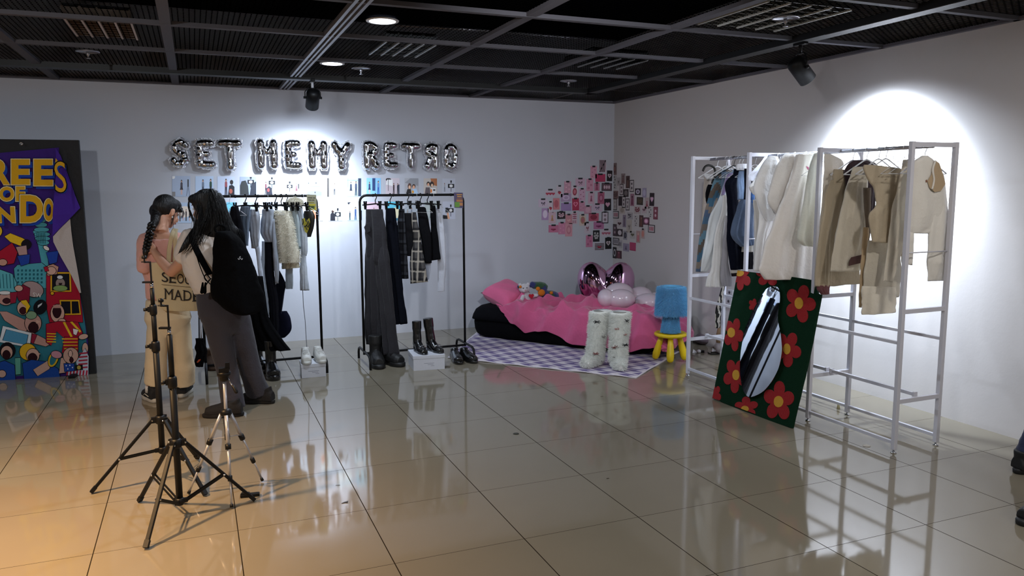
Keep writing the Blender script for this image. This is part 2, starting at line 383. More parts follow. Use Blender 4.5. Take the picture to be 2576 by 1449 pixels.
# ------------------------------------------------------------------ black clothes rails
def black_rack(cx, cy, w, label):
    t = thing('clothes_rail', (cx, cy, 0), label, 'clothes rack', 'black tube clothes rails by the back wall')
    x0, x1, H = cx-w/2, cx+w/2, 1.527; r = .06; y = cy
    path = [(x0, y, .09), (x0, y, H-r)]+[(x0+r-r*math.cos(a), y, H-r+r*math.sin(a)) for a in (.4, .8, 1.2)]+[(x0+r, y, H), (x1-r, y, H)]+[(x1-r+r*math.sin(a), y, H-r+r*math.cos(a)) for a in (.4, .8, 1.2)]+[(x1, y, H-r), (x1, y, .09)]
    b = MB(); b.tube(path, .011, 10); b.build('hanging_frame', METALB, t)
    b = MB(); b.tube([(x0, y, .1), (x1, y, .1)], .011, 10); b.build('lower_bar', METALB, t)
    for x in (x0, x1):
        f = .26; b = MB()
        b.tube([(x, y-f, .004), (x, y-f, .07), (x, y-f+.02, .105), (x, y-f+.07, .12), (x, y+f-.07, .12), (x, y+f-.02, .105), (x, y+f, .07), (x, y+f, .004)], .011, 10); b.build('foot', METALB, t)
    for k in range(5): b = MB(); b.tube([(x0+.12+k*(w-.24)/4-.006, y, H), (x0+.12+k*(w-.24)/4+.006, y, H)], .0135, 10); b.build('collar', METALB, t)
    return t
black_rack(.505, 6.9, .97, 'black tube clothes rail with grey tops, behind the two people')
black_rack(1.842, 6.86, .967, 'black tube clothes rail with dark trousers and plaid clothes, between the people and the mattress')

# ------------------------------------------------------------------ white clothes rack, three bays
RX0, RX1, RY = 3.795, 4.145, [3.245, 3.945, 4.64, 5.335]
RT = 1.835
t = thing('white_clothes_rack', ((RX0+RX1)/2, 4.29, 0), 'white square-tube clothes rack with three bays, along the right wall', 'clothes rack')
sq = .026
for i, y in enumerate(RY):
    for x in (RX0, RX1):
        b = MB(); b.box((x, y, RT/2+.012), (sq, sq, RT-.02)); b.build('post', WHITEM, t, bev=.002)
        b = MB(); b.lathe((x, y, 0), [(.001, 0), (.017, 0), (.017, .006), (.006, .01), (.006, .024)], 14); b.build('levelling_foot', CHROME, t)
    for z in (RT-.014, .855, .315):
        b = MB(); b.box(((RX0+RX1)/2, y, z), (RX1-RX0-sq, sq*.8, sq)); b.build('side_bar', WHITEM, t)
    b = MB(); b.tube([(RX0, y, 1.2), (RX1, y, 1.2)], .004, 6); b.build('side_wire', WHITEM, t)
for i in range(3):
    y0, y1 = RY[i]+sq/2, RY[i+1]-sq/2
    for x in (RX0, RX1):
        for z in (.668, .064): b = MB(); b.box((x, (y0+y1)/2, z), (sq*.75, y1-y0, .018)); b.build('long_bar', WHITEM, t)
    b = MB(); b.tube([(3.965, RY[i]+.0, RT-.022), (3.965, RY[i+1], RT-.022)], .0115, 12); b.build('hanging_rod', mat('rod_steel', '#b9bac2', .25, .7), t)
    b = MB(); b.box((3.965, (RY[i]+RY[i+1])/2, .338), (.02, RY[i+1]-RY[i]-.06, .02)); b.build('shoe_bar', WHITEM, t)
    for y in (RY[i]+.02, RY[i+1]-.02):
        b = MB(); b.box((3.965, y, .338), (.03, .012, .03)); b.build('bar_bracket', WHITEM, t)
ZR = RT-.022

# ------------------------------------------------------------------ hangers
def hanger_proto(kind):
    t = thing('clothes_hanger', (0, 0, 0), 'x', 'hanger')
    if kind == 'clip':
        m = PLASTB
        b = MB(); b.tube([(-.016, 0, -.008), (-.015, 0, .004), (0, 0, .0155), (.014, 0, .006), (.012, 0, -.02), (-.004, 0, -.045), (0, 0, -.075)], .0042, 8); b.build('hook', m, t)
        b = MB(); b.tube([(-.15, 0, -.088), (-.07, 0, -.082), (0, 0, -.075), (.07, 0, -.082), (.15, 0, -.088)], .006, 8); b.build('crossbar', m, t)
        for x in (-.12, .12):
            b = MB(); b.box((x, -.009, -.09), (.016, .005, .075), Matrix.Rotation(.14, 3, 'X')); b.box((x, .009, -.09), (.016, .005, .075), Matrix.Rotation(-.14, 3, 'X')); b.build('clip', m, t)
    else:
        m = mat('wire_white', '#c6c8cc', .35, .3) if kind == 'wire' else mat('hanger_white_plastic', '#d5d6da', .4)
        if kind == 'black': m = PLASTB
        r = .0016 if kind == 'wire' else .0045
        b = MB(); b.tube([(-.015, 0, -.004), (-.012, 0, .009), (0, 0, .0145), (.013, 0, .008), (.013, 0, -.012), (.002, 0, -.035), (0, 0, -.06)], max(.0016, r*.5), 6); b.build('hook', m, t)
        w = .185
        b = MB(); b.tube([(-w, 0, -.155), (-w*.5, 0, -.105), (-.02, 0, -.065), (0, 0, -.06), (.02, 0, -.065), (w*.5, 0, -.105), (w, 0, -.155)], r, 6); b.build('shoulder_bar', m, t)
        b = MB(); b.tube([(-w, 0, -.155), (w, 0, -.158)], max(.0016, r*.6), 6); b.build('lower_rod', m, t)
    return t
PROTO = {}
def hanger(kind, loc, a, label, group):
    if kind not in PROTO:
        t = PROTO[kind] = hanger_proto(kind); t.location = loc; t.rotation_euler = (0, 0, a)
        ORG[t.name] = Matrix.Translation(Vector(loc)) @ Matrix.Rotation(a, 4, 'Z'); t['label'] = label; t['group'] = group; return t
    return copy_tree(PROTO[kind], loc, a, label, group)

# ------------------------------------------------------------------ hanging clothes
def wrinkle(key, amp=.008, size=.07, z=1):
    t_ = bpy.data.textures.get(key) or bpy.data.textures.new(key, 'CLOUDS'); t_.noise_scale = size; t_.noise_depth = 2
    return ('DISPLACE', dict(texture=t_, strength=amp, mid_level=.5, texture_coords='GLOBAL'))
def garment(o, a, pieces, name, color, label, cat, m=None, th=.03, folds=4, amp=.35, seed=0, crop=None, parent=None, group=None, build=True, bumpk={}, flare=0, mods=None):
    """pieces: lists of (y, x_left, x_right) rows read off the photograph and laid on the upright plane in which the garment hangs"""
    rg = random.Random(seed or int(o[0]*1000)+int(o[1]*777)+len(name))
    n = Vector((-math.sin(a), math.cos(a), 0)); b = MB()
    for pi_, rows in enumerate(pieces):
        pr = []
        for rr in rows:
            y, x0, x1 = rr[:3]; y2 = rr[3] if len(rr) > 3 else y
            A = onV(*crop(x0, y), o, a); B = onV(*crop(x1, y2), o, a); pr.append((A, B))
        A = spline([p[0] for p in pr], 6); B = spline([p[1] for p in pr], 6)
        ph = rg.uniform(0, 6); k1 = folds*rg.uniform(.85, 1.15); rs = []; NN = 36; m_ = len(A)
        for i in range(m_):
            c = (A[i]+B[i])/2; h = (B[i]-A[i])/2; t = i/(m_-1); w = h.length; ring = []
            am = amp*(.25+.75*t)*min(1, w/.08)
            tk = th*min(1, .35+w/.12)*(1+flare*t)
            if pi_ < len(pieces)-1 and len(pieces) > 1: tk *= 1-.9*max(0, t-.72)/.28
            if pi_ > 0: tk *= 1-.8*max(0, .22-t)/.22
            for j in range(NN):
                q = 2*PI*j/NN; ca, sa = math.cos(q), math.sin(q)
                f = math.sin(k1*ca*PI+ph+1.1*math.sin(3*t+ph))*am+math.sin(k1*2.3*ca+ph*2+t*4)*am*.35
                ww = 1+.02*math.sin(t*17+ph+ca*3)
                off = math.copysign(abs(sa)**.7, sa)*tk*(1-.25*abs(ca))+f*tk*(1-ca**6)
                ring.append(c+h*ca*ww+n*off)
            rs.append(ring)
        b.rings(rs)
    if not build: return b
    ob = b.build(name, m or fabric(color, **bumpk), parent, mods=mods or [wrinkle('folds_wide', .012, .09)])
    if parent is None: tag(ob, label, cat, group)
    return ob
def pt(crop, x, y, o, a): return onV(*crop(x, y), o, a)

# --- second rail (K6): hangers then clothes. All hang turned a little towards the viewer.
A2 = math.radians(-52)
ZB = 1.527
G6 = 'hangers on the rail with dark trousers'
for i, (x, k, l) in enumerate(((1.5, 'clip', 'black clip hanger holding the long charcoal trousers'), (1.634, 'clip', 'black clip hanger holding the frayed black trousers'),
        (1.795, 'clip', 'black clip hanger holding the left plaid garment'), (1.87, 'wire', 'thin wire hanger over the plaid coat'), (1.914, 'clip', 'black clip hanger of the small black shorts'),
        (1.98, 'clip', 'black clip hanger holding the black skirt'), (2.029, 'wire', 'thin wire hanger holding the white shirt on the second rail'))):
    hanger(k, (x, 6.86, ZB), A2, l, G6)
def g6(x, pieces, name, color, label, cat, **k): return garment((x, 6.86), A2, pieces, name, color, label, cat, crop=K6, group=None, **k)
o = g6(1.5, [[(168, 125, 238), (220, 122, 248), (300, 118, 262), (420, 120, 276), (560, 119, 290), (640, 125, 290)], [(430, 120, 220), (530, 118, 228), (700, 118, 225), (900, 118, 235), (1080, 116, 240), (1172, 120, 232)], [(430, 180, 278), (530, 180, 290), (700, 190, 308), (900, 212, 326), (1100, 226, 345), (1240, 236, 362, 1242)]],
   'wide_trousers', '#29282c', 'long charcoal wide-leg trousers clipped at the left of the second rail', 'trousers', th=.045, folds=3, amp=.5)
b = MB(); b.poly([pt(K6, x, y, (1.49, 6.80), A2) for x, y in ((105, 300), (122, 275), (150, 268), (150, 330), (120, 345))], (0, -1, 0), .012); b.build('pocket_flap', fabric('#29282c'), o)
g6(1.634, [[(160, 268, 335), (300, 272, 352), (500, 282, 372), (700, 298, 388), (860, 310, 405), (1018, 328, 425)]], 'black_trousers', '#0b0d15', 'black frayed-hem trousers hanging right of the charcoal ones', 'trousers', th=.035, folds=3, amp=.5)
PL = mat('plaid_wool', rough=.9, attr=False)
def plaid(key, base, line, line2, sc):
    if key in MATS: return MATS[key]
    m = mat(key, base, .92, bump=.3, bs=50, spec=.2); N, L = m.node_tree.nodes, m.node_tree.links
    tc = N.new('ShaderNodeTexCoord'); mp = N.new('ShaderNodeMapping'); L.new(tc.outputs['Object'], mp.inputs[0]); mp.inputs['Rotation'].default_value = (0, 0, -A2)
    prev = None
    for ax, off, w, c in (('X', 0, .82, line), ('Z', 0, .82, line), ('X', 1.6, .93, line2), ('Z', 1.2, .93, line2)):
        wv = N.new('ShaderNodeTexWave'); wv.bands_direction = ax; wv.inputs['Scale'].default_value = sc*(1.45 if ax == 'X' else 1); wv.inputs['Phase Offset'].default_value = off; L.new(mp.outputs[0], wv.inputs[0])
        gt = N.new('ShaderNodeMath'); gt.operation = 'GREATER_THAN'; gt.inputs[1].default_value = w; L.new(wv.outputs['Fac'], gt.inputs[0])
        ml = N.new('ShaderNodeMath'); ml.operation = 'MULTIPLY'; ml.inputs[1].default_value = .7; L.new(gt.outputs[0], ml.inputs[0])
        mx = N.new('ShaderNodeMix'); mx.data_type = 'RGBA'; L.new(ml.outputs[0], mx.inputs[0]); mx.inputs[7].default_value = lin(c)
        if prev is None: mx.inputs[6].default_value = lin(base)
        else: L.new(prev, mx.inputs[6])
        prev = mx.outputs[2]
    L.new(prev, N['Principled BSDF'].inputs['Base Color']); return m
PD = plaid('plaid_dark', '#1b1b20', '#3a3d44', '#08080a', 3.2); PG = plaid('plaid_grey', '#4a4848', '#16161a', '#a9a296', 3.4)
g6(1.795, [[(165, 366, 405), (330, 356, 412), (500, 372, 425), (682, 388, 434)]], 'plaid_skirt', '', 'dark plaid garment hanging just right of the black trousers', 'skirt', m=PD, th=.03)
g6(1.83, [[(195, 396, 452), (300, 402, 462), (420, 416, 470), (515, 430, 450)]], 'black_shorts', '#141417', 'small black top between the two plaid garments', 'top', th=.025)
g6(1.87, [[(190, 462, 488), (260, 458, 502), (400, 458, 528), (560, 452, 553), (720, 452, 578, 705)]], 'plaid_coat', '', 'grey plaid coat, lightest check on the second rail', 'coat', m=PG, th=.04, folds=3)
b = MB()
for dx in (0,): b.tube([pt(K6, 430+dx, 165, (1.86, 6.82), A2), pt(K6, 425+dx*1.4, 240, (1.86, 6.8), A2), pt(K6, 432+dx, 330, (1.86, 6.8), A2)], .004, 6)
tag(b.build('drawstring', fabric('#8a8078')), 'pale drawstring dangling over the small black top', 'cord')
g6(1.93, [[(150, 505, 560), (260, 510, 585), (400, 530, 605), (565, 556, 606)]], 'black_shorts', '#0d0d10', 'black ribbed skirt right of the grey plaid coat', 'skirt', th=.03)
g6(1.955, [[(540, 556, 606), (640, 564, 596), (690, 578, 590)]], 'white_slip', '#a9adba', 'pale slip showing below the black ribbed skirt', 'skirt', th=.012)
g6(1.985, [[(140, 600, 632), (300, 604, 645), (440, 604, 660), (550, 604, 674, 538)]], 'pleated_skirt', '#0a0a0d', 'black pleated skirt beside the white shirt on the second rail', 'skirt', th=.035, folds=6)
g6(2.05, [[(150, 632, 655), (240, 640, 692), (360, 648, 706), (520, 655, 713), (660, 654, 708), (740, 656, 704), (778, 655, 700)]], 'white_shirt', '#b9bcc6', 'white long-sleeved shirt at the right end of the second rail', 'shirt', th=.03)

# --- first rail (K5)
A1 = math.radians(-48)
G5 = 'hangers on the rail behind the people'
for x, k, l in ((.273, 'wire', 'wire hanger of the black vest by the long-haired head'), (.401, 'clip', 'black clip hanger of the blue-grey top'), (.485, 'clip', 'black clip hanger of the pale tee'),
        (.576, 'wire', 'thin wire hanger above the ribbed vest'), (.645, 'clip', 'black clip hanger of the ribbed vest'), (.694, 'clip', 'black clip hanger of the fluffy cream top'),
        (.737, 'clip', 'black clip hanger just right of the fluffy top hanger'), (.813, 'clip', 'black clip hanger of the grey-green trousers'), (.87, 'wire', 'thin wire hanger beside the yellow and black bag')):
    hanger(k, (x, 6.9, ZB), A1, l, G5)
def g5(x, pieces, name, color, label, cat, **k): return garment((x, 6.9), A1, pieces, name, color, label, cat, crop=K5, **k)
g5(.27, [[(140, 62, 108), (230, 50, 132), (330, 40, 150), (480, 60, 170)]], 'black_vest', '#141419', 'black vest beside the long-haired head', 'vest')
g5(.40, [[(140, 135, 195), (200, 120, 196), (270, 118, 190), (330, 150, 185), (420, 150, 180)]], 'blue_grey_top', '#6f7c8e', 'blue-grey top at the left of the pale tee', 'top')
g5(.47, [[(160, 190, 255), (230, 185, 262), (330, 200, 262), (440, 205, 258)], [(190, 185, 235), (260, 176, 240), (325, 172, 242, 300)], [(420, 230, 262), (600, 258, 282), (760, 270, 300)]],
   'pale_tee', '#b8c0cd', 'pale grey short-sleeved tee with long hanging strips', 'tee', th=.035)
g5(.56, [[(160, 288, 362), (240, 280, 362), (320, 276, 360), (395, 302, 362)], [(230, 352, 372), (420, 360, 385), (560, 368, 400), (690, 376, 400)], [(390, 282, 300), (620, 280, 298), (800, 294, 322), (925, 306, 330)]],
   'ribbed_vest', '#a6afbc', 'grey ribbed vest with loose strips down to knee height', 'vest', th=.035)
g5(.60, [[(385, 302, 364), (600, 304, 366), (800, 328, 392), (950, 334, 400), (1060, 340, 400)]], 'dark_trousers', '#1a1b22', 'slim dark trousers below the grey ribbed vest', 'trousers')
def furry(mb, samples, n, L, r=.0012, rg=None, down=.5):
    rg = rg or random.Random(len(mb.v)); aw = []; tot = 0
    for P, nn in samples: tot += ((P[1]-P[0]).cross(P[-1]-P[0])).length; aw.append(tot)
    import bisect
    for _ in range(n):
        P, nn = samples[min(len(samples)-1, bisect.bisect(aw, rg.random()*tot))]
        u, v = rg.random(), rg.random(); p = P[0].lerp(P[1], u).lerp(P[-1].lerp(P[-2], u), v) if len(P) == 4 else sum(P, Vector((0, 0, 0)))/len(P)
        d = (nn+Vector((rg.gauss(0, .35), rg.gauss(0, .35), rg.gauss(0, .35)-down))).normalized()*L*rg.uniform(.6, 1.2)
        s = nn.cross(Vector((rg.gauss(0, 1), rg.gauss(0, 1), rg.gauss(0, 1)))); s.normalize()
        i = len(mb.v); mb.v += [p-s*r, p+s*r, p+d*.55+s*r*.8+nn*.002, p+d]; mb.f += [(i, i+1, i+2), (i, i+2, i+3)]; mb.c += [mb.col]*2; mb.sm += [True]*2
def surf_samples(mb):
    out = []
    for f in mb.f:
        if len(f) > 4: continue
        P = [mb.v[i] for i in f]; nn = (P[1]-P[0]).cross(P[2]-P[0])
        if nn.length > 1e-9: out.append((P, nn.normalized()))
    return out
def mid(P): return sum(P, Vector((0, 0, 0)))/len(P)
def orient(samples, axis_fn):
    return [(P, n if n.dot(mid(P)-axis_fn(mid(P))) > 0 else -n) for P, n in samples]
b = garment((.66, 6.9), A1, [[(168, 372, 465), (230, 372, 482), (300, 378, 500), (400, 385, 520), (480, 390, 540), (540, 396, 540)]], '', '', '', '', crop=K5, th=.05, build=False, folds=2, amp=.2)
cx = onV(*K5(450, 350), (.66, 6.9), A1)
ss = orient(surf_samples(b), lambda p: Vector((lerp(p.x, cx.x, .5), lerp(p.y, cx.y, 1), p.z)))
furry(b, ss, 7000, .028, .0013)
tag(b.build('fluffy_top', fabric('#ded9c8', sheen=.5)), 'fluffy cream fur top hanging on the first rail', 'top')
g5(.69, [[(530, 426, 542), (560, 424, 546), (588, 424, 548, 578)]], 'cream_skirt', '#b9b4a0', 'cream skirt hem showing under the fluffy top', 'skirt')
g5(.71, [[(580, 452, 500), (660, 450, 502), (730, 452, 502)]], 'grey_sleeve', '#a3b0bc', 'short blue-grey trouser leg below the cream skirt hem', 'trousers', th=.02)
g5(.78, [[(145, 478, 520), (250, 500, 548), (420, 524, 556), (430, 526, 556)]], 'grey_green_trousers', '#a0acb0', 'grey-green trousers right of the fluffy top', 'trousers')
g5(.77, [[(425, 530, 556), (490, 540, 552)]], 'teal_hem', '#53656a', 'dark teal hem under the grey-green trousers', 'trousers', th=.012)
o = g5(.84, [[(148, 522, 566), (250, 538, 585), (350, 556, 602), (450, 560, 604), (495, 558, 600)], [(480, 556, 594), (600, 556, 602), (740, 555, 618)]], 'pale_knit_dress', '#b9c1cb', 'pale knitted dress with a flared hem, right end of the first rail', 'dress', th=.03)
b = MB(); b.tube(spline([pt(K5, x, y, (.84, 6.9), A1) for x, y in ((572, 735), (578, 850), (590, 960), (596, 1060), (602, 1150))], 6), [.009]*25, 8, flat=.35); b.build('belt', fabric('#8e929b'), o)
b = MB(); hp = pt(K5, 517, 114, (.80, 6.88), A1); b.ell(hp, (.062, .05, .036)); ss = surf_samples(b); ss = [(P, (mid(P)-hp).normalized()) for P, _ in ss]; furry(b, ss, 2600, .02, .0013, down=.1)
tag(b.build('fur_hat', fabric('#ded9c8', sheen=.5)), 'cream fur hat resting above the rail near the yellow bag', 'hat')
# bag, yellow and black
o = (.9, 6.86)
t = thing('shoulder_bag', onV(*K5(615, 355), o, A1), 'yellow and black patterned bag hanging at the right end of the first rail', 'bag')
b = garment(o, A1, [[(172, 585, 640), (215, 582, 656), (280, 598, 650), (340, 604, 634), (358, 608, 628)]], '', '', '', '', crop=K5, th=.035, build=False, folds=1, amp=.1)
b.build('bag_body', mat('bag_black', '#15140f', .5), t)
b = MB(); nn = Vector((math.sin(A1), -math.cos(A1), 0))
for pts in (((592, 228), (612, 222), (618, 262), (604, 275)), ((618, 250), (644, 222), (650, 250), (640, 300), (628, 330), (614, 318), (606, 290))):
    b.poly([pt(K5, x, y, o, A1)+nn*.045 for x, y in pts], nn, .003)
b.build('yellow_panel', mat('bag_yellow', '#b7ad3a', .6), t)
b = MB()
for pts in (((622, 232), (636, 258), (622, 280), (632, 306)), ((596, 226), (606, 244), (600, 268)), ((640, 240), (646, 262), (638, 290)), ((612, 284), (626, 276), (640, 282))): b.tube(spline([pt(K5, x, y, o, A1)+nn*.05 for x, y in pts], 4), .004, 6)
b.build('black_lines', mat('bag_black'), t)
b = MB(); b.tube(spline([pt(K5, x, y, o, A1) for x, y in ((560, 170), (566, 130), (590, 122), (610, 145), (628, 185))], 6), .008, 8); b.build('strap', mat('bag_black'), t)
# little cards tied on the rail ends
def swing_card(pts, y, crop, name, base, cols, label):
    P = [onY(*crop(a, b_), y) for a, b_ in pts]; b = MB(); b.color(base); b.poly(P, (0, -1, 0), .002)
    for q, c in cols: b.color(c); b.poly([P[0]+(P[1]-P[0])*u+(P[3]-P[0])*v for u, v in q], (0, -1, 0), .0008, .0021)
    tag(b.build(name, PRINT), label, 'sign')
def q4(u0, v0, u1, v1): return ((u0, v0), (u1, v0), (u1, v1), (u0, v1))
swing_card(((600, 55), (668, 57), (676, 170), (604, 168)), 6.84, K5, 'cardboard_sign', '#8b8a70', [(q4(.12, .17, .6, .23), '#3c3a2a'), (q4(.66, .17, .9, .23), '#3c3a2a'), (q4(.15, .31, .5, .37), '#45402c'), (q4(.55, .31, .8, .37), '#45402c'), (q4(.1, .47, .75, .53), '#7a7320'),
    (q4(.2, .58, .9, .7), '#a79a1e'), (q4(.1, .7, .8, .9), '#4b5b26'), (q4(.4, .76, .95, .96), '#b3a42a')], 'olive sign with dark lettering at the right end of the first rail')
swing_card(((774, 42), (840, 44), (842, 158), (777, 156)), 6.82, K6, 'cardboard_sign', '#4b4362', [(q4(.3, .1, .9, .16), '#c08a3a'), (q4(.35, .22, .85, .28), '#c08a3a'), (q4(.3, .34, .9, .4), '#8a5a3a'), (q4(.25, .45, .95, .6), '#a36a3e'), (q4(.05, .62, .6, .95), '#5f8a35'), (q4(.6, .65, .95, .85), '#b07a4a')],
    'purple and green sign at the right end of the second rail')
# navy satchel and black skirt at floor height
t = thing('navy_satchel', onV(*K5(430, 1080), (.72, 6.95), A1), 'navy satchel with a long strap hanging low on the first rail', 'bag')
b = garment((.72, 6.95), A1, [[(890, 400, 455), (930, 398, 476), (990, 395, 488), (1040, 395, 478), (1078, 402, 440)]], '', '', '', '', crop=K5, th=.045, build=False, folds=1, amp=.1); b.build('bag_body', fabric('#161829'), t)
b = garment((.70, 6.95), A1, [[(600, 398, 405), (650, 392, 432), (700, 385, 450), (760, 388, 440), (900, 396, 420)]], '', '', '', '', crop=K5, th=.03, build=False, folds=1, amp=.2); b.build('bag_flap', fabric('#11121d'), t)
b = MB(); b.tube(spline([pt(K5, x, y, (.7, 6.93), A1) for x, y in ((452, 705), (430, 800), (418, 920), (405, 1040))], 6), .006, 6, flat=.4); b.tube(spline([pt(K5, x, y, (.7, 6.93), A1) for x, y in ((380, 700), (385, 860), (398, 1040))], 6), .005, 6, flat=.4); b.build('strap', fabric('#343648'), t)
b = garment((.50, 6.80), A1, [[(640, 200, 280), (800, 190, 300), (900, 175, 315), (1000, 170, 355), (1090, 180, 420), (1165, 195, 478, 1168)]], '', '', '', '', crop=K5, th=.05, build=False, folds=5, amp=.5)
tag(b.build('black_skirt', fabric('#08080a')), 'long flared black skirt with a ragged hem hanging beside the backpack', 'skirt')
# ------------------------------------------------------------------ clothes on the white rack
GN = {'n': 'hangers in the nearest bay of the white rack', 'm': 'hangers in the middle bay of the white rack', 'f': 'hangers in the far bay of the white rack'}
RX = 3.965
for y, k, l in ((3.833, 'white', 'white wire hanger nearest the second post, above the tan coat'), (3.722, 'white', 'white wire hanger above the dark collar'), (3.629, 'white', 'white wire hanger left of the sleeveless tan top'),
        (3.575, 'white', 'white wire hanger with one long bare arm'), (3.521, 'wire', 'thin hanger with a curved top bar'), (3.44, 'wire', 'thin hanger of the sleeveless tan top'), (3.385, 'wire', 'thin hanger behind the front post'), (3.30, 'white', 'white wire hanger of the cream hooded top')):
    hanger(k, (RX, y, ZR), 0, l, GN['n'])
for y, k, l in ((4.52, 'white', 'white hanger of the pale shirt with a pointed collar'), (4.36, 'wire', 'hanger of the white linen jacket'), (4.25, 'wire', 'hanger of the sheer ivory dress'), (4.09, 'wire', 'hanger of the pale greenish coat beside the second post')):
    hanger(k, (RX, y, ZR), 0, l, GN['m'])
for y, k, l in ((5.24, 'white', 'white hanger at the far left of the white rack'), (5.125, 'white', 'white hanger above the patterned blue coat'), (5.073, 'white', 'white hanger next to the black curved one'),
        (5.03, 'black', 'black padded hanger in the far bay'), (4.97, 'wire', 'thin hanger above the lace top'), (4.93, 'wire', 'thin hanger right of the lace top'), (4.86, 'wire', 'thin hanger of the navy coat'), (4.78, 'wire', 'thin hanger of the denim')):
    hanger(k, (RX, y, ZR), 0, l, GN['f'])
def g4(y, pieces, name, color, label, cat, **k):
    k.setdefault('th', .022); return garment((RX, y), k.pop('a', 0), pieces, name, color, label, cat, crop=K4, **k)
def g3(y, pieces, name, color, label, cat, **k):
    k.setdefault('th', .024); return garment((RX, y), k.pop('a', 0), pieces, name, color, label, cat, crop=K3, **k)
TAN, CRM = '#b3a58e', '#c6beae'
# nearest bay, far to near
o = g4(3.83, [[(262, 178, 262), (300, 168, 300), (360, 168, 330), (450, 130, 340), (600, 100, 350), (800, 74, 360), (1000, 60, 372), (1148, 150, 372, 1130)], [(340, 150, 200), (450, 112, 190), (620, 86, 180), (850, 50, 160), (1050, 34, 155), (1148, 34, 150)]],
   'tan_coat', TAN, 'tan coat with a maroon cuff at the left of the nearest bay', 'coat')
b = garment((RX, 3.83), 0, [[(1140, 44, 142), (1175, 50, 138), (1212, 80, 138, 1205)]], '', '', '', '', crop=K4, th=.028, build=False); b.build('cuff', fabric('#6a4246'), o)['label'] = 'maroon knitted cuff'
o = g4(3.79, [[(190, 320, 440), (230, 275, 505), (290, 258, 520), (400, 272, 500), (600, 300, 480)]], 'brown_collar_jacket', '#3a2c30', 'dark plum jacket showing behind the tan coat at the hangers', 'jacket')
o = g4(3.70, [[(240, 320, 400), (300, 300, 430), (400, 268, 430), (560, 230, 435), (750, 190, 430), (900, 165, 400), (1035, 146, 372)], [(560, 330, 440), (680, 345, 445), (760, 370, 445)]],
   'cream_jacket', CRM, 'cream linen jacket with a dark brown patch near the hem', 'jacket')
nn = Vector((0, -1, 0))
b = MB(); b.poly([pt(K4, x, y, (RX, 3.70), 0)+Vector((0, -.026, 0)) for x, y in ((282, 925), (366, 905), (362, 966), (262, 990), (268, 950))], nn, .003); b.build('patch', fabric('#4c3331'), o)['label'] = 'dark brown patch'
g4(3.64, [[(400, 400, 455), (560, 408, 452), (690, 418, 450), (820, 415, 440)]], 'frayed_scarf', '#6d6258', 'brown frayed cloth between the cream jacket and the sleeveless top', 'scarf')
g4(3.60, [[(700, 400, 440), (900, 385, 430), (1100, 372, 415), (1310, 362, 385)]], 'tan_trousers', '#b39c7c', 'narrow tan trousers hanging lowest behind the cream skirt', 'trousers')
g4(3.57, [[(800, 436, 640), (900, 424, 670), (1000, 410, 690), (1120, 400, 680), (1228, 388, 666)]], 'cream_skirt', CRM, 'wide cream skirt below the sleeveless tan top', 'skirt', folds=2)
g4(3.54, [[(1150, 392, 640), (1240, 386, 645), (1300, 386, 643), (1366, 386, 640, 1345)]], 'cream_underskirt', '#d6cebe', 'cream underskirt with a frayed hem, lowest in the nearest bay', 'skirt', folds=2)
g4(3.49, [[(228, 408, 500), (262, 404, 690), (350, 440, 692), (400, 478, 690), (470, 492, 686), (540, 490, 680), (600, 446, 670), (700, 450, 655), (815, 462, 600)]], 'sleeveless_top', TAN, 'sleeveless tan top with a notched armhole', 'top', folds=2, amp=.3)
g4(3.43, [[(185, 700, 758), (250, 690, 770), (400, 655, 760), (550, 622, 745), (700, 600, 730), (850, 582, 700), (1000, 562, 655), (1108, 548, 620, 1118)], [(300, 690, 760), (500, 700, 765), (750, 690, 780), (975, 690, 768, 990)]],
   'cream_cardigan', CRM, 'cream cardigan with a long sleeve hanging beside the front post', 'cardigan')
o = g4(3.29, [[(158, 845, 880), (185, 800, 925), (230, 770, 955), (300, 760, 1005), (400, 752, 1022), (550, 748, 1030), (680, 742, 1030), (745, 742, 900)], [(300, 940, 1010), (500, 930, 1032), (700, 900, 1036), (900, 888, 1034), (1000, 888, 1022), (1108, 888, 1012)], [(740, 742, 778), (850, 735, 775), (985, 728, 765)]],
   'hooded_top', '#dcd8d0', 'cream hooded top at the near end of the white rack', 'top', th=.026, folds=2)
b = MB(); b.poly([pt(K4, x, y, (RX, 3.29), 0)+Vector((0, -.030, 0)) for x, y in ((905, 190), (940, 215), (965, 290), (985, 372), (950, 425), (905, 432), (865, 400), (850, 350), (880, 300), (895, 240))], nn, .002); b.build('neck_opening', fabric('#b39d7f'), o)['label'] = 'tan neck opening'
b = MB(); b.tube(spline([pt(K4, x, y, (RX, 3.29), 0)+Vector((0, -.036, 0)) for x, y in ((905, 195), (885, 260), (893, 340), (880, 410))], 6), .006, 6); b.build('neck_fold', fabric('#dcd8d0'), o)
b = MB(); b.poly([pt(K4, x, y, (RX, 3.29), 0)+Vector((0, -.028, 0)) for x, y in ((838, 345), (848, 338), (850, 352), (842, 362))], nn, .002); b.build('eyelet', fabric('#8a5e48'), o)
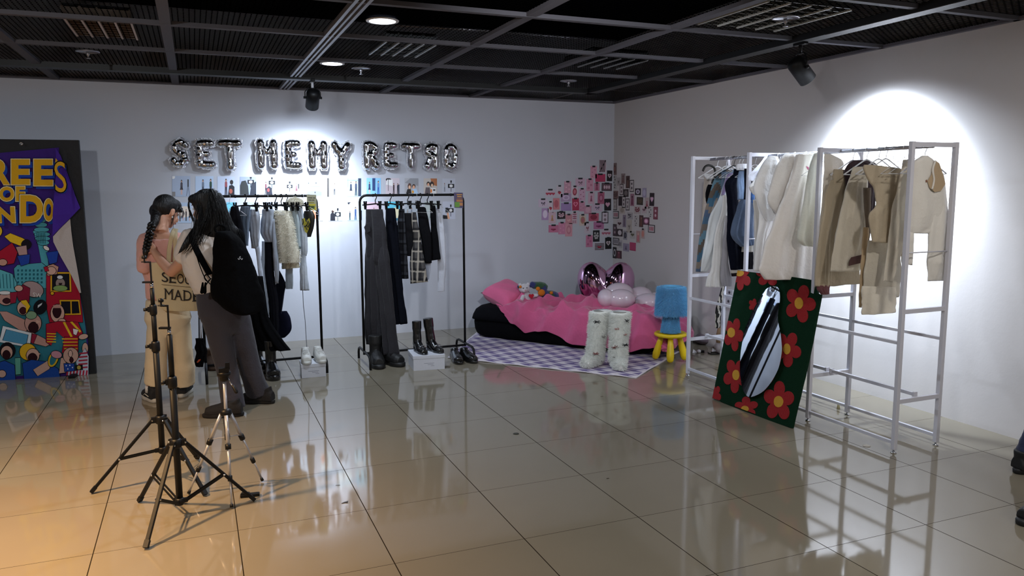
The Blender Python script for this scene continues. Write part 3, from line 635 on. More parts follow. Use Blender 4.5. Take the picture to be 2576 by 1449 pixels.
# middle bay
o = g3(4.56, [[(190, 700, 722), (280, 630, 690), (345, 560, 640), (400, 575, 605)]], 'pointed_collar', '#e6e8f2', 'stiff white collar pointing down at the left of the middle bay', 'collar', th=.008)
g3(4.52, [[(190, 745, 810), (230, 700, 822), (330, 650, 800), (420, 590, 760), (460, 570, 740), (520, 610, 700)]], 'pale_shirt', '#d8d5d1', 'pale shirt beneath the stiff pointed collar', 'shirt', th=.03)
g3(4.46, [[(560, 600, 700), (700, 612, 720), (860, 620, 700), (1000, 612, 690), (1180, 606, 690)]], 'long_grey_cloth', '#c4c1bc', 'long pale grey cloth hanging nearest the third post', 'cloth', th=.02)
g3(4.42, [[(440, 600, 720), (600, 640, 760), (720, 660, 790), (860, 640, 736), (1000, 625, 720), (1180, 612, 690)]], 'ivory_dress', '#e8e6e4', 'long bright ivory dress behind the linen jacket', 'dress', th=.03)
g3(4.37, [[(185, 745, 812), (250, 690, 832), (350, 640, 880), (480, 612, 900), (600, 648, 890), (700, 690, 820), (745, 720, 800)], [(480, 700, 830), (560, 730, 860), (640, 770, 850), (695, 800, 850)]],
   'linen_jacket', '#dedddc', 'white linen jacket with a bent sleeve in the middle bay', 'jacket', th=.04, folds=2)
g3(4.25, [[(165, 880, 1010), (230, 830, 1050), (350, 780, 1080), (500, 740, 1090), (600, 740, 1075), (680, 800, 1060)]], 'sheer_jacket', '#d8d4cf', 'sheer ivory jacket with a pink stitched tear', 'jacket', th=.035, folds=3)
g3(4.19, [[(160, 980, 1140), (300, 950, 1120), (500, 880, 1070), (650, 820, 1060), (800, 770, 1080), (950, 700, 1120), (1100, 670, 1130), (1180, 655, 1130), (1252, 700, 1130)]], 'ivory_coat', '#ded9d4', 'long wide ivory coat filling the middle bay', 'coat', th=.04, folds=3)
b = MB(); b.poly([pt(K3, x, y, (RX, 4.15), 0) for x, y in ((1062, 268), (1085, 282), (1110, 278), (1090, 303), (1078, 300))], nn, .003); tag(b.build('pink_stitch', fabric('#b65b83')), 'small pink stitched star on the ivory coat', 'patch')
g3(4.08, [[(150, 1135, 1192), (280, 1090, 1192), (400, 1070, 1190), (600, 1040, 1180), (750, 1010, 1170), (880, 990, 1165), (940, 1010, 1160), (965, 1050, 1150)]], 'pale_green_coat', '#d6d7cb', 'pale greenish coat right beside the second post', 'coat', th=.035, folds=2)
# a sheer piece seen past the post, in the nearest bay
g4(3.90, [[(140, 100, 150), (220, 100, 250), (400, 90, 170), (620, 70, 110), (840, 55, 62)]], 'sheer_scarf', '#e0dbd2', 'sheer ivory scarf just right of the second post', 'scarf', th=.012)
# far bay
g3(5.22, [[(335, 178, 244), (400, 180, 236), (450, 172, 232), (650, 160, 215), (820, 150, 196)]], 'beige_coat', '#9a9088', 'beige coat at the far left of the white rack', 'coat')
g3(5.19, [[(335, 178, 248), (360, 184, 248), (385, 205, 246)]], 'white_blouse', '#cfd0d4', 'white blouse top at the far left hanger', 'blouse', th=.03)
g3(5.16, [[(430, 215, 252), (500, 190, 256), (560, 192, 240), (605, 205, 225)]], 'black_bag', '#0c0c10', 'small black bag behind the patterned coat', 'bag', th=.03)
b = MB(); b.tube(spline([pt(K3, x, y, (RX, 5.18), 0) for x, y in ((166, 312), (185, 275), (220, 262), (258, 278), (272, 310), (262, 360), (245, 420))], 6), .009, 8); tag(b.build('bag_strap', mat('bag_black')), 'black curved strap at the far left hanger', 'strap')
o = (RX, 5.10)
t = MB(); cs = ['#4a5a72', '#7a6f66', '#3f5f75', '#5a5049', '#5d7c8c', '#6b625c', '#466078']
g = garment(o, 0, [[(300, 330, 440), (380, 270, 420), (480, 235, 330), (620, 195, 285), (800, 155, 250), (950, 130, 225), (1080, 115, 205), (1185, 106, 158)]], '', '', '', '', crop=K3, th=.03, build=False)
zs = [v.z for v in g.v]; z0, z1 = min(zs), max(zs)
for i, f in enumerate(g.f):
    p = g.v[f[0]]; g.c[i] = lin(cs[int((p.z-z0)/(z1-z0)*13+math.sin(p.x*60)*.5) % 7])
tag(g.build('patterned_coat', PFAB), 'blue and brown patterned coat with a long sleeve in the far bay', 'coat')
g3(5.02, [[(320, 330, 450), (440, 330, 455), (560, 345, 450)]], 'grey_blue_jacket', '#56677c', 'grey-blue jacket shoulder above the white shirt', 'jacket')
g3(4.98, [[(340, 370, 430), (420, 350, 425), (560, 300, 400), (700, 230, 390), (860, 195, 350), (1000, 170, 300), (1100, 155, 265), (1185, 145, 205)], [(560, 330, 385), (700, 330, 390), (850, 320, 360)]],
   'satin_shirt', '#c2c6c9', 'pale satin shirt with long drooping sleeves in the far bay', 'shirt', th=.03, folds=3)
g3(4.95, [[(330, 385, 440), (380, 360, 420), (440, 345, 380), (520, 325, 350)]], 'lilac_top', '#84789b', 'lilac top peeking out above the satin shirt', 'top')
g3(4.93, [[(520, 340, 390), (650, 330, 386), (860, 270, 345), (1000, 255, 335), (1160, 240, 330), (1230, 205, 335), (1315, 190, 330)]], 'fringed_sleeve', '#cbcac9', 'pale trousers with a frayed hem under the satin shirt', 'trousers', th=.025, folds=3)
g3(4.90, [[(700, 370, 392), (900, 345, 390), (1100, 330, 385), (1180, 318, 400), (1250, 318, 415), (1312, 330, 412)]], 'grey_cloth', '#8f8d93', 'soft grey cloth hanging lowest beside the mirror frame', 'cloth', th=.03)
z = mat('zebra', '#0c0c0c', .8); N, L = z.node_tree.nodes, z.node_tree.links
tc = N.new('ShaderNodeTexCoord'); wv = N.new('ShaderNodeTexWave'); wv.inputs['Scale'].default_value = 9; wv.inputs['Distortion'].default_value = 7; wv.inputs['Detail Scale'].default_value = 1.4; L.new(tc.outputs['Object'], wv.inputs[0])
rp = N.new('ShaderNodeValToRGB'); rp.color_ramp.interpolation = 'CONSTANT'; rp.color_ramp.elements[0].color = lin('#0c0c0c'); rp.color_ramp.elements[1].position = .5; rp.color_ramp.elements[1].color = lin('#b9b4ac'); L.new(wv.outputs['Fac'], rp.inputs[0]); L.new(rp.outputs[0], N['Principled BSDF'].inputs['Base Color'])
garment((RX, 5.06), 0, [[(195, 322, 352), (260, 308, 340), (330, 290, 328), (400, 272, 318), (470, 268, 314), (555, 268, 308)]], 'zebra_scarf', '', 'black and white zebra-striped scarf hanging low in the far bay', 'scarf', m=z, th=.02, crop=KM)
o = g3(4.86, [[(295, 440, 548), (340, 430, 560), (420, 362, 470), (550, 378, 470), (700, 385, 480), (850, 380, 500), (1000, 388, 505), (1170, 410, 498, 1158)]], 'navy_coat', '#0b0e1a', 'long navy coat with a cream and black striped hem', 'coat', th=.035, folds=2)
b = garment((RX, 4.86), 0, [[(1172, 410, 500, 1160), (1198, 412, 500, 1184)]], '', '', '', '', crop=K3, th=.034, build=False, amp=.1); b.build('cream_band', fabric('#b5aea6'), o)['label'] = 'cream band above the hem'
b = garment((RX, 4.86), 0, [[(1199, 413, 500, 1185), (1226, 418, 500, 1212)]], '', '', '', '', crop=K3, th=.032, build=False, amp=.1); b.build('black_band', fabric('#1d1719'), o)
g3(4.79, [[(250, 465, 545), (285, 460, 550), (305, 465, 540)]], 'lace_top', '#d9dae0', 'crumpled white lace top over the denim', 'top', th=.04, folds=5)
g3(4.75, [[(310, 480, 530), (385, 462, 530), (450, 466, 535), (560, 470, 520)]], 'light_denim', '#6b7f9b', 'light blue denim piece under the lace top', 'denim')
g3(4.72, [[(560, 500, 610), (620, 470, 608), (750, 430, 606), (850, 408, 606), (900, 430, 604), (968, 495, 600, 950)]], 'denim_jacket', '#4b5970', 'washed denim jacket hanging by the third post', 'jacket', th=.035)
g3(4.70, [[(480, 585, 612), (540, 580, 615), (590, 585, 614)]], 'blue_denim', '#2f4f7d', 'bright blue denim scrap right of the third post', 'denim', th=.02)
g3(4.74, [[(290, 525, 562), (450, 525, 600), (580, 520, 590)]], 'black_vest', '#0d0d14', 'black vest hanging behind the third post', 'vest')
g3(4.77, [[(940, 500, 600), (1015, 500, 602)]], 'beige_hem', '#8d8880', 'beige hem under the denim jacket', 'shirt', th=.02)
g3(4.78, [[(1000, 500, 602), (1100, 495, 600), (1162, 492, 596)]], 'black_skirt', '#0a0a0e', 'black skirt below the denim, right of the navy coat', 'skirt')

# ------------------------------------------------------------------ tufted mirror board leaning on the rack
BA, BB = Vector((3.54, 4.661, .004)), Vector((3.576, 3.863, .004))     # bottom corners
tl = onX(*KM(458, 68), 3.775); tr = onX(*KM(1112, 152), 3.775)
TA, TB = BA+(tl-BA), BB+(tr-BB)
tn = (BB-BA).cross(TA-BA).normalized()
if tn.x > 0: tn = -tn
def bd(x, y, off=0):           # photograph crop point on the board's front face
    d = ray(*KM(x, y)); p0 = (BA+BB+TA+TB)/4
    return CAM+d*((p0-CAM).dot(tn)/d.dot(tn))+tn*off
t = thing('tufted_mirror', (3.62, 4.26, 0), 'green tufted mirror board with red flowers, leaning on the white rack', 'mirror')
rg = random.Random(3)
edge = []
for (a, b_) in (((242, 1152), (262, 1040)), ((262, 1040), (458, 68)), ((458, 68), (800, 106)), ((800, 106), (1112, 152)), ((1112, 152), (1128, 262)), ((1128, 262), (1158, 272)), ((1158, 272), (1040, 870)), ((1040, 870), (912, 1405)), ((912, 1405), (560, 1285)), ((560, 1285), (242, 1152))):
    for k in range(6):
        u = k/6; edge.append((lerp(a[0], b_[0], u)+rg.uniform(-2, 2), lerp(a[1], b_[1], u)+rg.uniform(-2, 2)))
mirror_out = [(745, 210), (795, 206), (822, 225), (834, 262), (836, 330), (822, 430), (822, 500), (845, 600), (856, 680), (860, 760), (840, 880), (800, 970), (745, 1050), (680, 1110), (590, 1145), (545, 1130), (510, 1070), (492, 990), (484, 900), (488, 780), (500, 690), (512, 610), (535, 540), (575, 450), (600, 400), (640, 330), (700, 240)]
b = MB(); b.poly([bd(x, y, -.022) for x, y in edge], tn, .020); b.build('board', fabric('#12301f', bump=.9, bs=220, rough=1), t)
GR = fabric('#13291b', bump=1, bs=260, rough=1); RED = fabric('#a80f18', bump=1, bs=260, rough=1); YEL = fabric('#e0a632', bump=1, bs=260, rough=1)
def blob(cx, cy, rx, ry, n=24, jit=.03): return [(cx+rx*math.cos(2*PI*k/n)*(1+rg.uniform(-jit, jit)), cy+ry*math.sin(2*PI*k/n)*(1+rg.uniform(-jit, jit))) for k in range(n)]
def flower_poly(c, pet, r1, rot=0, n=5, lim=None):
    out = []
    for k in range(n*14):
        a = 2*PI*k/(n*14)+rot; f = abs(math.cos((a-rot)*n/2)); rr = r1*(.52+.48*f**.75)
        out.append((c[0]+rr*pet[0]*math.cos(a), c[1]+rr*pet[1]*math.sin(a)))
    return out
def clip_poly(P, Q):            # keep the part of P inside the convex outline Q
    def inside(p, a, b_): return (b_[0]-a[0])*(p[1]-a[1])-(b_[1]-a[1])*(p[0]-a[0]) >= 0
    out = P
    for i in range(len(Q)):
        a, b_ = Q[i], Q[(i+1) % len(Q)]; src = out; out = []
        for j in range(len(src)):
            p, q = src[j-1], src[j]; ip, iq = inside(p, a, b_), inside(q, a, b_)
            if ip != iq:
                d1 = (b_[0]-a[0], b_[1]-a[1]); den = (q[0]-p[0])*d1[1]-(q[1]-p[1])*d1[0]
                tt = ((a[0]-p[0])*d1[1]-(a[1]-p[1])*d1[0])/den if den else 0
                out.append((p[0]+(q[0]-p[0])*tt, p[1]+(q[1]-p[1])*tt))
            if iq: out.append(q)
        if not out: return out
    return out
QUAD = [(244, 1150), (460, 70), (1110, 154), (1156, 274), (1150, 320), (1040, 870), (912, 1400)]
for c, r1, rot, ce in (((988, 350), (132, 165), -1.2, (980, 347, 36, 50)), ((490, 120), (82, 120), .5, (478, 92, 34, 28)), ((716, 108), (108, 100), 1.0, (716, 108, 34, 26)), ((592, 362), (42, 56), 0, None),
        ((425, 610), (84, 145), 1.4, (406, 596, 32, 42)), ((880, 735), (118, 155), -1.0, (878, 735, 30, 46)), ((436, 960), (100, 150), -.9, (446, 956, 30, 44)), ((806, 1178), (132, 172), -1.5, (807, 1182, 40, 48)),
        ((532, 1230), (100, 92), .9, (522, 1243, 32, 26)), ((270, 1120), (48, 84), .4, None)):
    P = clip_poly(flower_poly(c, r1, 1, rot), QUAD)
    if len(P) > 2: b = MB(); b.poly([bd(x, y) for x, y in P], tn, .004, -.002); b.build('flower', RED, t)
    if ce:
        P = clip_poly(blob(*ce), QUAD)
        if len(P) > 2: b = MB(); b.poly([bd(x, y) for x, y in P], tn, .003, .002); b.build('flower_centre', YEL, t)
MO = spline([Vector((x, y, 0)) for x, y in mirror_out+[mirror_out[0]]], 3)[:-1]
MQ = [bd(p.x, p.y) for p in MO]; b = MB(); b.poly([p+tn*(.016-.06*(p.y-4.26)) for p in MQ], tn, .003, 0); b.build('mirror_glass', mat('mirror_glass', '#c9ced4', .015, 1), t)
# ------------------------------------------------------------------ power strips on the right wall
def wallbox(crop, x0, y0, x1, y1, name, label, cat, holes=2):
    P = onX(*crop((x0+x1)/2, (y0+y1)/2), XR); a = onX(*crop(x0, (y0+y1)/2), XR); c = onX(*crop((x0+x1)/2, y0), XR); d = onX(*crop((x0+x1)/2, y1), XR); e = onX(*crop(x1, (y0+y1)/2), XR)
    w, h = abs(a.y-e.y), c.z-d.z; t = thing(name, (XR, P.y, P.z-h/2), label, cat)
    b = MB(); b.box((XR-.012, P.y, P.z), (.024, w, h)); b.build('plate', mat('socket_white', '#c4c4ca', .4), t, bev=.003)
    for k in range(holes):
        b = MB(); zz = P.z+h*(.5-(k+.5)/holes); b.lathe((XR-.024, P.y, zz), [(.001, 0), (.014, 0), (.014, .003), (.001, .003)], 14, Matrix.Rotation(-PI/2, 3, 'Y')); b.build('socket', mat('socket_dark', '#4a4a50', .5), t)
wallbox(K7, 600, 262, 672, 440, 'wall_socket', 'white wall socket beside the zebra scarf', 'socket', 2)
wallbox(K7, 715, -10, 800, 75, 'wall_switch', 'upper white wall switch behind the mirror edge', 'switch', 1)
wallbox(K7, 705, 105, 780, 240, 'wall_switch', 'lower white wall switch behind the mirror edge', 'switch', 1)
# ------------------------------------------------------------------ silver letter balloons
FOIL = mat('silver_foil', '#dcdde2', .09, 1, bump=.25, bs=26)
SEAM = mat('foil_seam', '#cfd0d6', .28, 1, bump=1, bs=90)
ST = {  # strokes on a unit letter, x 0..1, y 0..1
 'S': [[(.9, .80), (.62, .93), (.28, .88), (.14, .70), (.30, .54), (.66, .46), (.84, .30), (.72, .12), (.38, .07), (.10, .2)]],
 'E': [[(.85, .93), (.18, .93), (.16, .5), (.18, .08), (.9, .08)], [(.16, .5), (.6, .5)]],
 'T': [[(.06, .92), (.94, .92)], [(.5, .9), (.5, .06)]],
 'M': [[(.14, .06), (.14, .94)], [(.86, .06), (.86, .94)], [(.14, .9), (.5, .55), (.86, .9)]],
 'Y': [[(.08, .94), (.5, .52), (.92, .94)], [(.5, .52), (.5, .06)]],
 'R': [[(.14, .06), (.14, .92)], [(.14, .93), (.6, .93), (.84, .76), (.6, .55), (.14, .53)], [(.5, .52), (.88, .08)]],
 'O': [[(.5, .93), (.2, .84), (.12, .5), (.2, .16), (.5, .07), (.8, .16), (.88, .5), (.8, .84), (.5, .93)]]}
LET = [('S', L1, 148, 455, 80, 555, .05), ('E', L1, 500, 842, 92, 575, .01), ('T', L1, 846, 1226, 88, 600, -.01), ('M', L1, 1392, 1762, 90, 585, 0), ('E', L1, 1800, 2096, 96, 585, 0), ('M', L1, 2140, 2484, 110, 590, 0),
       ('Y', L2, 172, 500, 125, 598, 0), ('R', L2, 632, 912, 118, 590, 0), ('E', L2, 922, 1182, 128, 575, 0), ('T', L2, 1195, 1508, 135, 582, 0), ('Я', L2, 1518, 1778, 150, 590, 0), ('O', L2, 1796, 2068, 145, 600, 0)]
WHICH = ['letter S, crumpled and half deflated, first of the banner', 'letter E between the S and the first T', 'letter T of the first word', 'letter M starting the second word', 'letter E between the two letter M balloons',
         'letter M just left of the Y', 'letter Y under the spotlight', 'letter R facing the right way', 'letter E of the last word', 'letter T of the last word', 'letter R turned back to front', 'letter O at the right end']
for (ch, cr, x0, x1, y0, y1, tilt), wl in zip(LET, WHICH):
    A = onY(*cr(x0, y1), YB-.055); B = onY(*cr(x1, y0), YB-.055); w, h = B.x-A.x, B.z-A.z; r = min(.041, w*.235) if ch != 'S' else .036
    t = thing('letter_balloon', ((A.x+B.x)/2, YB-.055, A.z), 'silver foil balloon, '+wl, 'balloon', 'silver foil letter balloons spelling the sign')
    b = MB(); sm = MB(); rg = random.Random(int(x0))
    for s in ST['R' if ch == 'Я' else ch]:
        P = [((1-x) if ch == 'Я' else x, y) for x, y in s]
        Q = [Vector((A.x+r+(w-2*r)*x+tilt*h*(y-.5), YB-.058, A.z+r+(h-2*r)*y)) for x, y in P]
        if ch in 'SO' or (ch in 'RЯ' and len(P) == 5): Q = spline(Q, 4)
        else: Q = [q for i in range(len(Q)-1) for q in [Q[i].lerp(Q[i+1], k/6) for k in range(6)]]+[Q[-1]]
        rr = [r*(1+.06*math.sin(i*1.7+x0))*(rg.uniform(.72, 1.12) if ch == 'S' else 1) for i in range(len(Q))]
        if ch == 'M' and len(P) == 3: rr = [q*.62 for q in rr]
        if ch == 'E' and len(P) == 2: rr = [q*.8 for q in rr]
        b.tube(Q, rr, 12, round_ends=True, flat=1, up=(0, 1, 0))
        rr2 = [q*rg.uniform(1.16, 1.34) for q in rr]
        # flat crinkled seam around the stroke
        e0 = (Q[0]-Q[1]).normalized(); e1 = (Q[-1]-Q[-2]).normalized(); C_ = [Q[0]+e0*r*1.15]+Q+[Q[-1]+e1*r*1.15]; rr2 = [rr2[0]*.6]+rr2+[rr2[-1]*.6]
        L_, R_ = [], []
        for i, p in enumerate(C_):
            tt = (C_[min(i+1, len(C_)-1)]-C_[max(0, i-1)]).normalized(); nn = Vector((-tt.z, 0, tt.x))
            L_.append(p+nn*rr2[i]+Vector((0, rg.uniform(-.006, .006), 0))); R_.append(p-nn*rr2[i]+Vector((0, rg.uniform(-.006, .006), 0)))
        for i in range(len(C_)-1):
            y1_ = Vector((0, .0012, 0)); sm.add([L_[i], L_[i+1], R_[i+1], R_[i]]+[v+y1_ for v in (L_[i], L_[i+1], R_[i+1], R_[i])], [(0, 1, 2, 3), (7, 6, 5, 4), (0, 4, 5, 1), (2, 6, 7, 3)], False)
    b.build('foil_body', FOIL if ch not in 'SO' else mat('silver_foil_creased', '#dcdde2', .1, 1, bump=.9, bs=14), t, mods=[('REMESH', dict(mode='VOXEL', voxel_size=.0055, use_smooth_shade=True)), ('SMOOTH', dict(factor=.6, iterations=5))])
    sm.build('seam', SEAM, t)

# ------------------------------------------------------------------ photo prints on the back wall
def lift(c, k=1.28):
    c = c.lstrip('#'); return '#'+''.join('%02x' % min(240, int(int(c[i:i+2], 16)*k)) for i in (0, 2, 4))
def card(P00, U, V, n, base, shapes, name, label, cat, group, tape=None, th=.0012):
    """P00 lower-left corner, U and V edge vectors; shapes in unit card coordinates, v upwards"""
    t0 = P00+n*.0015
    b = MB(); base = lift(base); b.color(base); b.poly([t0, t0+U, t0+U+V, t0+V], n, th)
    for i, (q, c) in enumerate(shapes):
        b.color(lift(c)); b.poly([t0+U*min(max(u, .01), .99)+V*min(max(v, .01), .99) for u, v in q], n, .0002+i*.00005, th)
    o = b.build(name, PRINT); tag(o, label, cat, group)
    if tape:
        c = MB(); u = U.normalized(); w = U.length*.45; p = t0+U*.5+V*.99
        c.poly([p-u*w/2-V.normalized()*.011, p+u*w/2-V.normalized()*.011, p+u*w/2+V.normalized()*.008, p-u*w/2+V.normalized()*.008], n, .0008, th+.0006); c.build('tape', mat('dark_tape', tape, .5), o)
    return o
def ellp(cx, cy, rx, ry, n=14, r=0): return [(cx+rx*math.cos(2*PI*k/n+r), cy+ry*math.sin(2*PI*k/n+r)) for k in range(n)]
def person_sh(x, y0, h, top, bot, skin_='#b58c78', hair='#1c1718', skirt=False, wd=.07):
    w = wd*h/.6; out = [(ellp(x, y0+h*.9, w*.5, h*.1, 10), hair), (ellp(x, y0+h*.88, w*.3, h*.06, 8), skin_),
        ([(x-w*.75, y0+h*.5), (x+w*.75, y0+h*.5), (x+w*.7, y0+h*.78), (x+w*.3, y0+h*.83), (x-w*.3, y0+h*.83), (x-w*.7, y0+h*.78)], top)]
    if skirt: out += [([(x-w*1.1, y0+h*.32), (x+w*1.1, y0+h*.32), (x+w*.6, y0+h*.54), (x-w*.6, y0+h*.54)], bot), ([(x-w*.5, y0), (x-w*.15, y0), (x-w*.1, y0+h*.33), (x-w*.5, y0+h*.33)], skin_), ([(x+w*.15, y0), (x+w*.5, y0), (x+w*.5, y0+h*.33), (x+w*.1, y0+h*.33)], skin_)]
    else: out += [([(x-w*.8, y0), (x-w*.2, y0), (x, y0+h*.4), (x+w*.2, y0), (x+w*.8, y0), (x+w*.6, y0+h*.52), (x-w*.6, y0+h*.52)], bot)]
    return out
def rect(a, b_, c, d, col): return (q4(a, b_, c, d), col)
def tripod_sh(x, y0, h): return [([(x-.09, y0), (x-.07, y0), (x+.01, y0+h*.7), (x-.01, y0+h*.7)], '#17181c'), ([(x+.07, y0), (x+.09, y0), (x+.01, y0+h*.7), (x-.01, y0+h*.7)], '#17181c'), rect(x-.035, y0+h*.55, x+.035, y0+h, '#222429')]
def monitor_sh(x, y, s): return [rect(x-s, y-s*.55, x+s, y+s*.55, '#16171d'), (ellp(x, y, s*.55, s*.4), '#c9cedb'), rect(x-.02, y-s*1.6, x+.02, y-s*.5, '#16171d'), rect(x-.06, y+s*.9, x+.06, y+s*1.5, '#16171d'), rect(x-.015, y+s*.5, x+.015, y+s, '#16171d')]
BL, BD = '#8f9bb0', '#1b1c26'
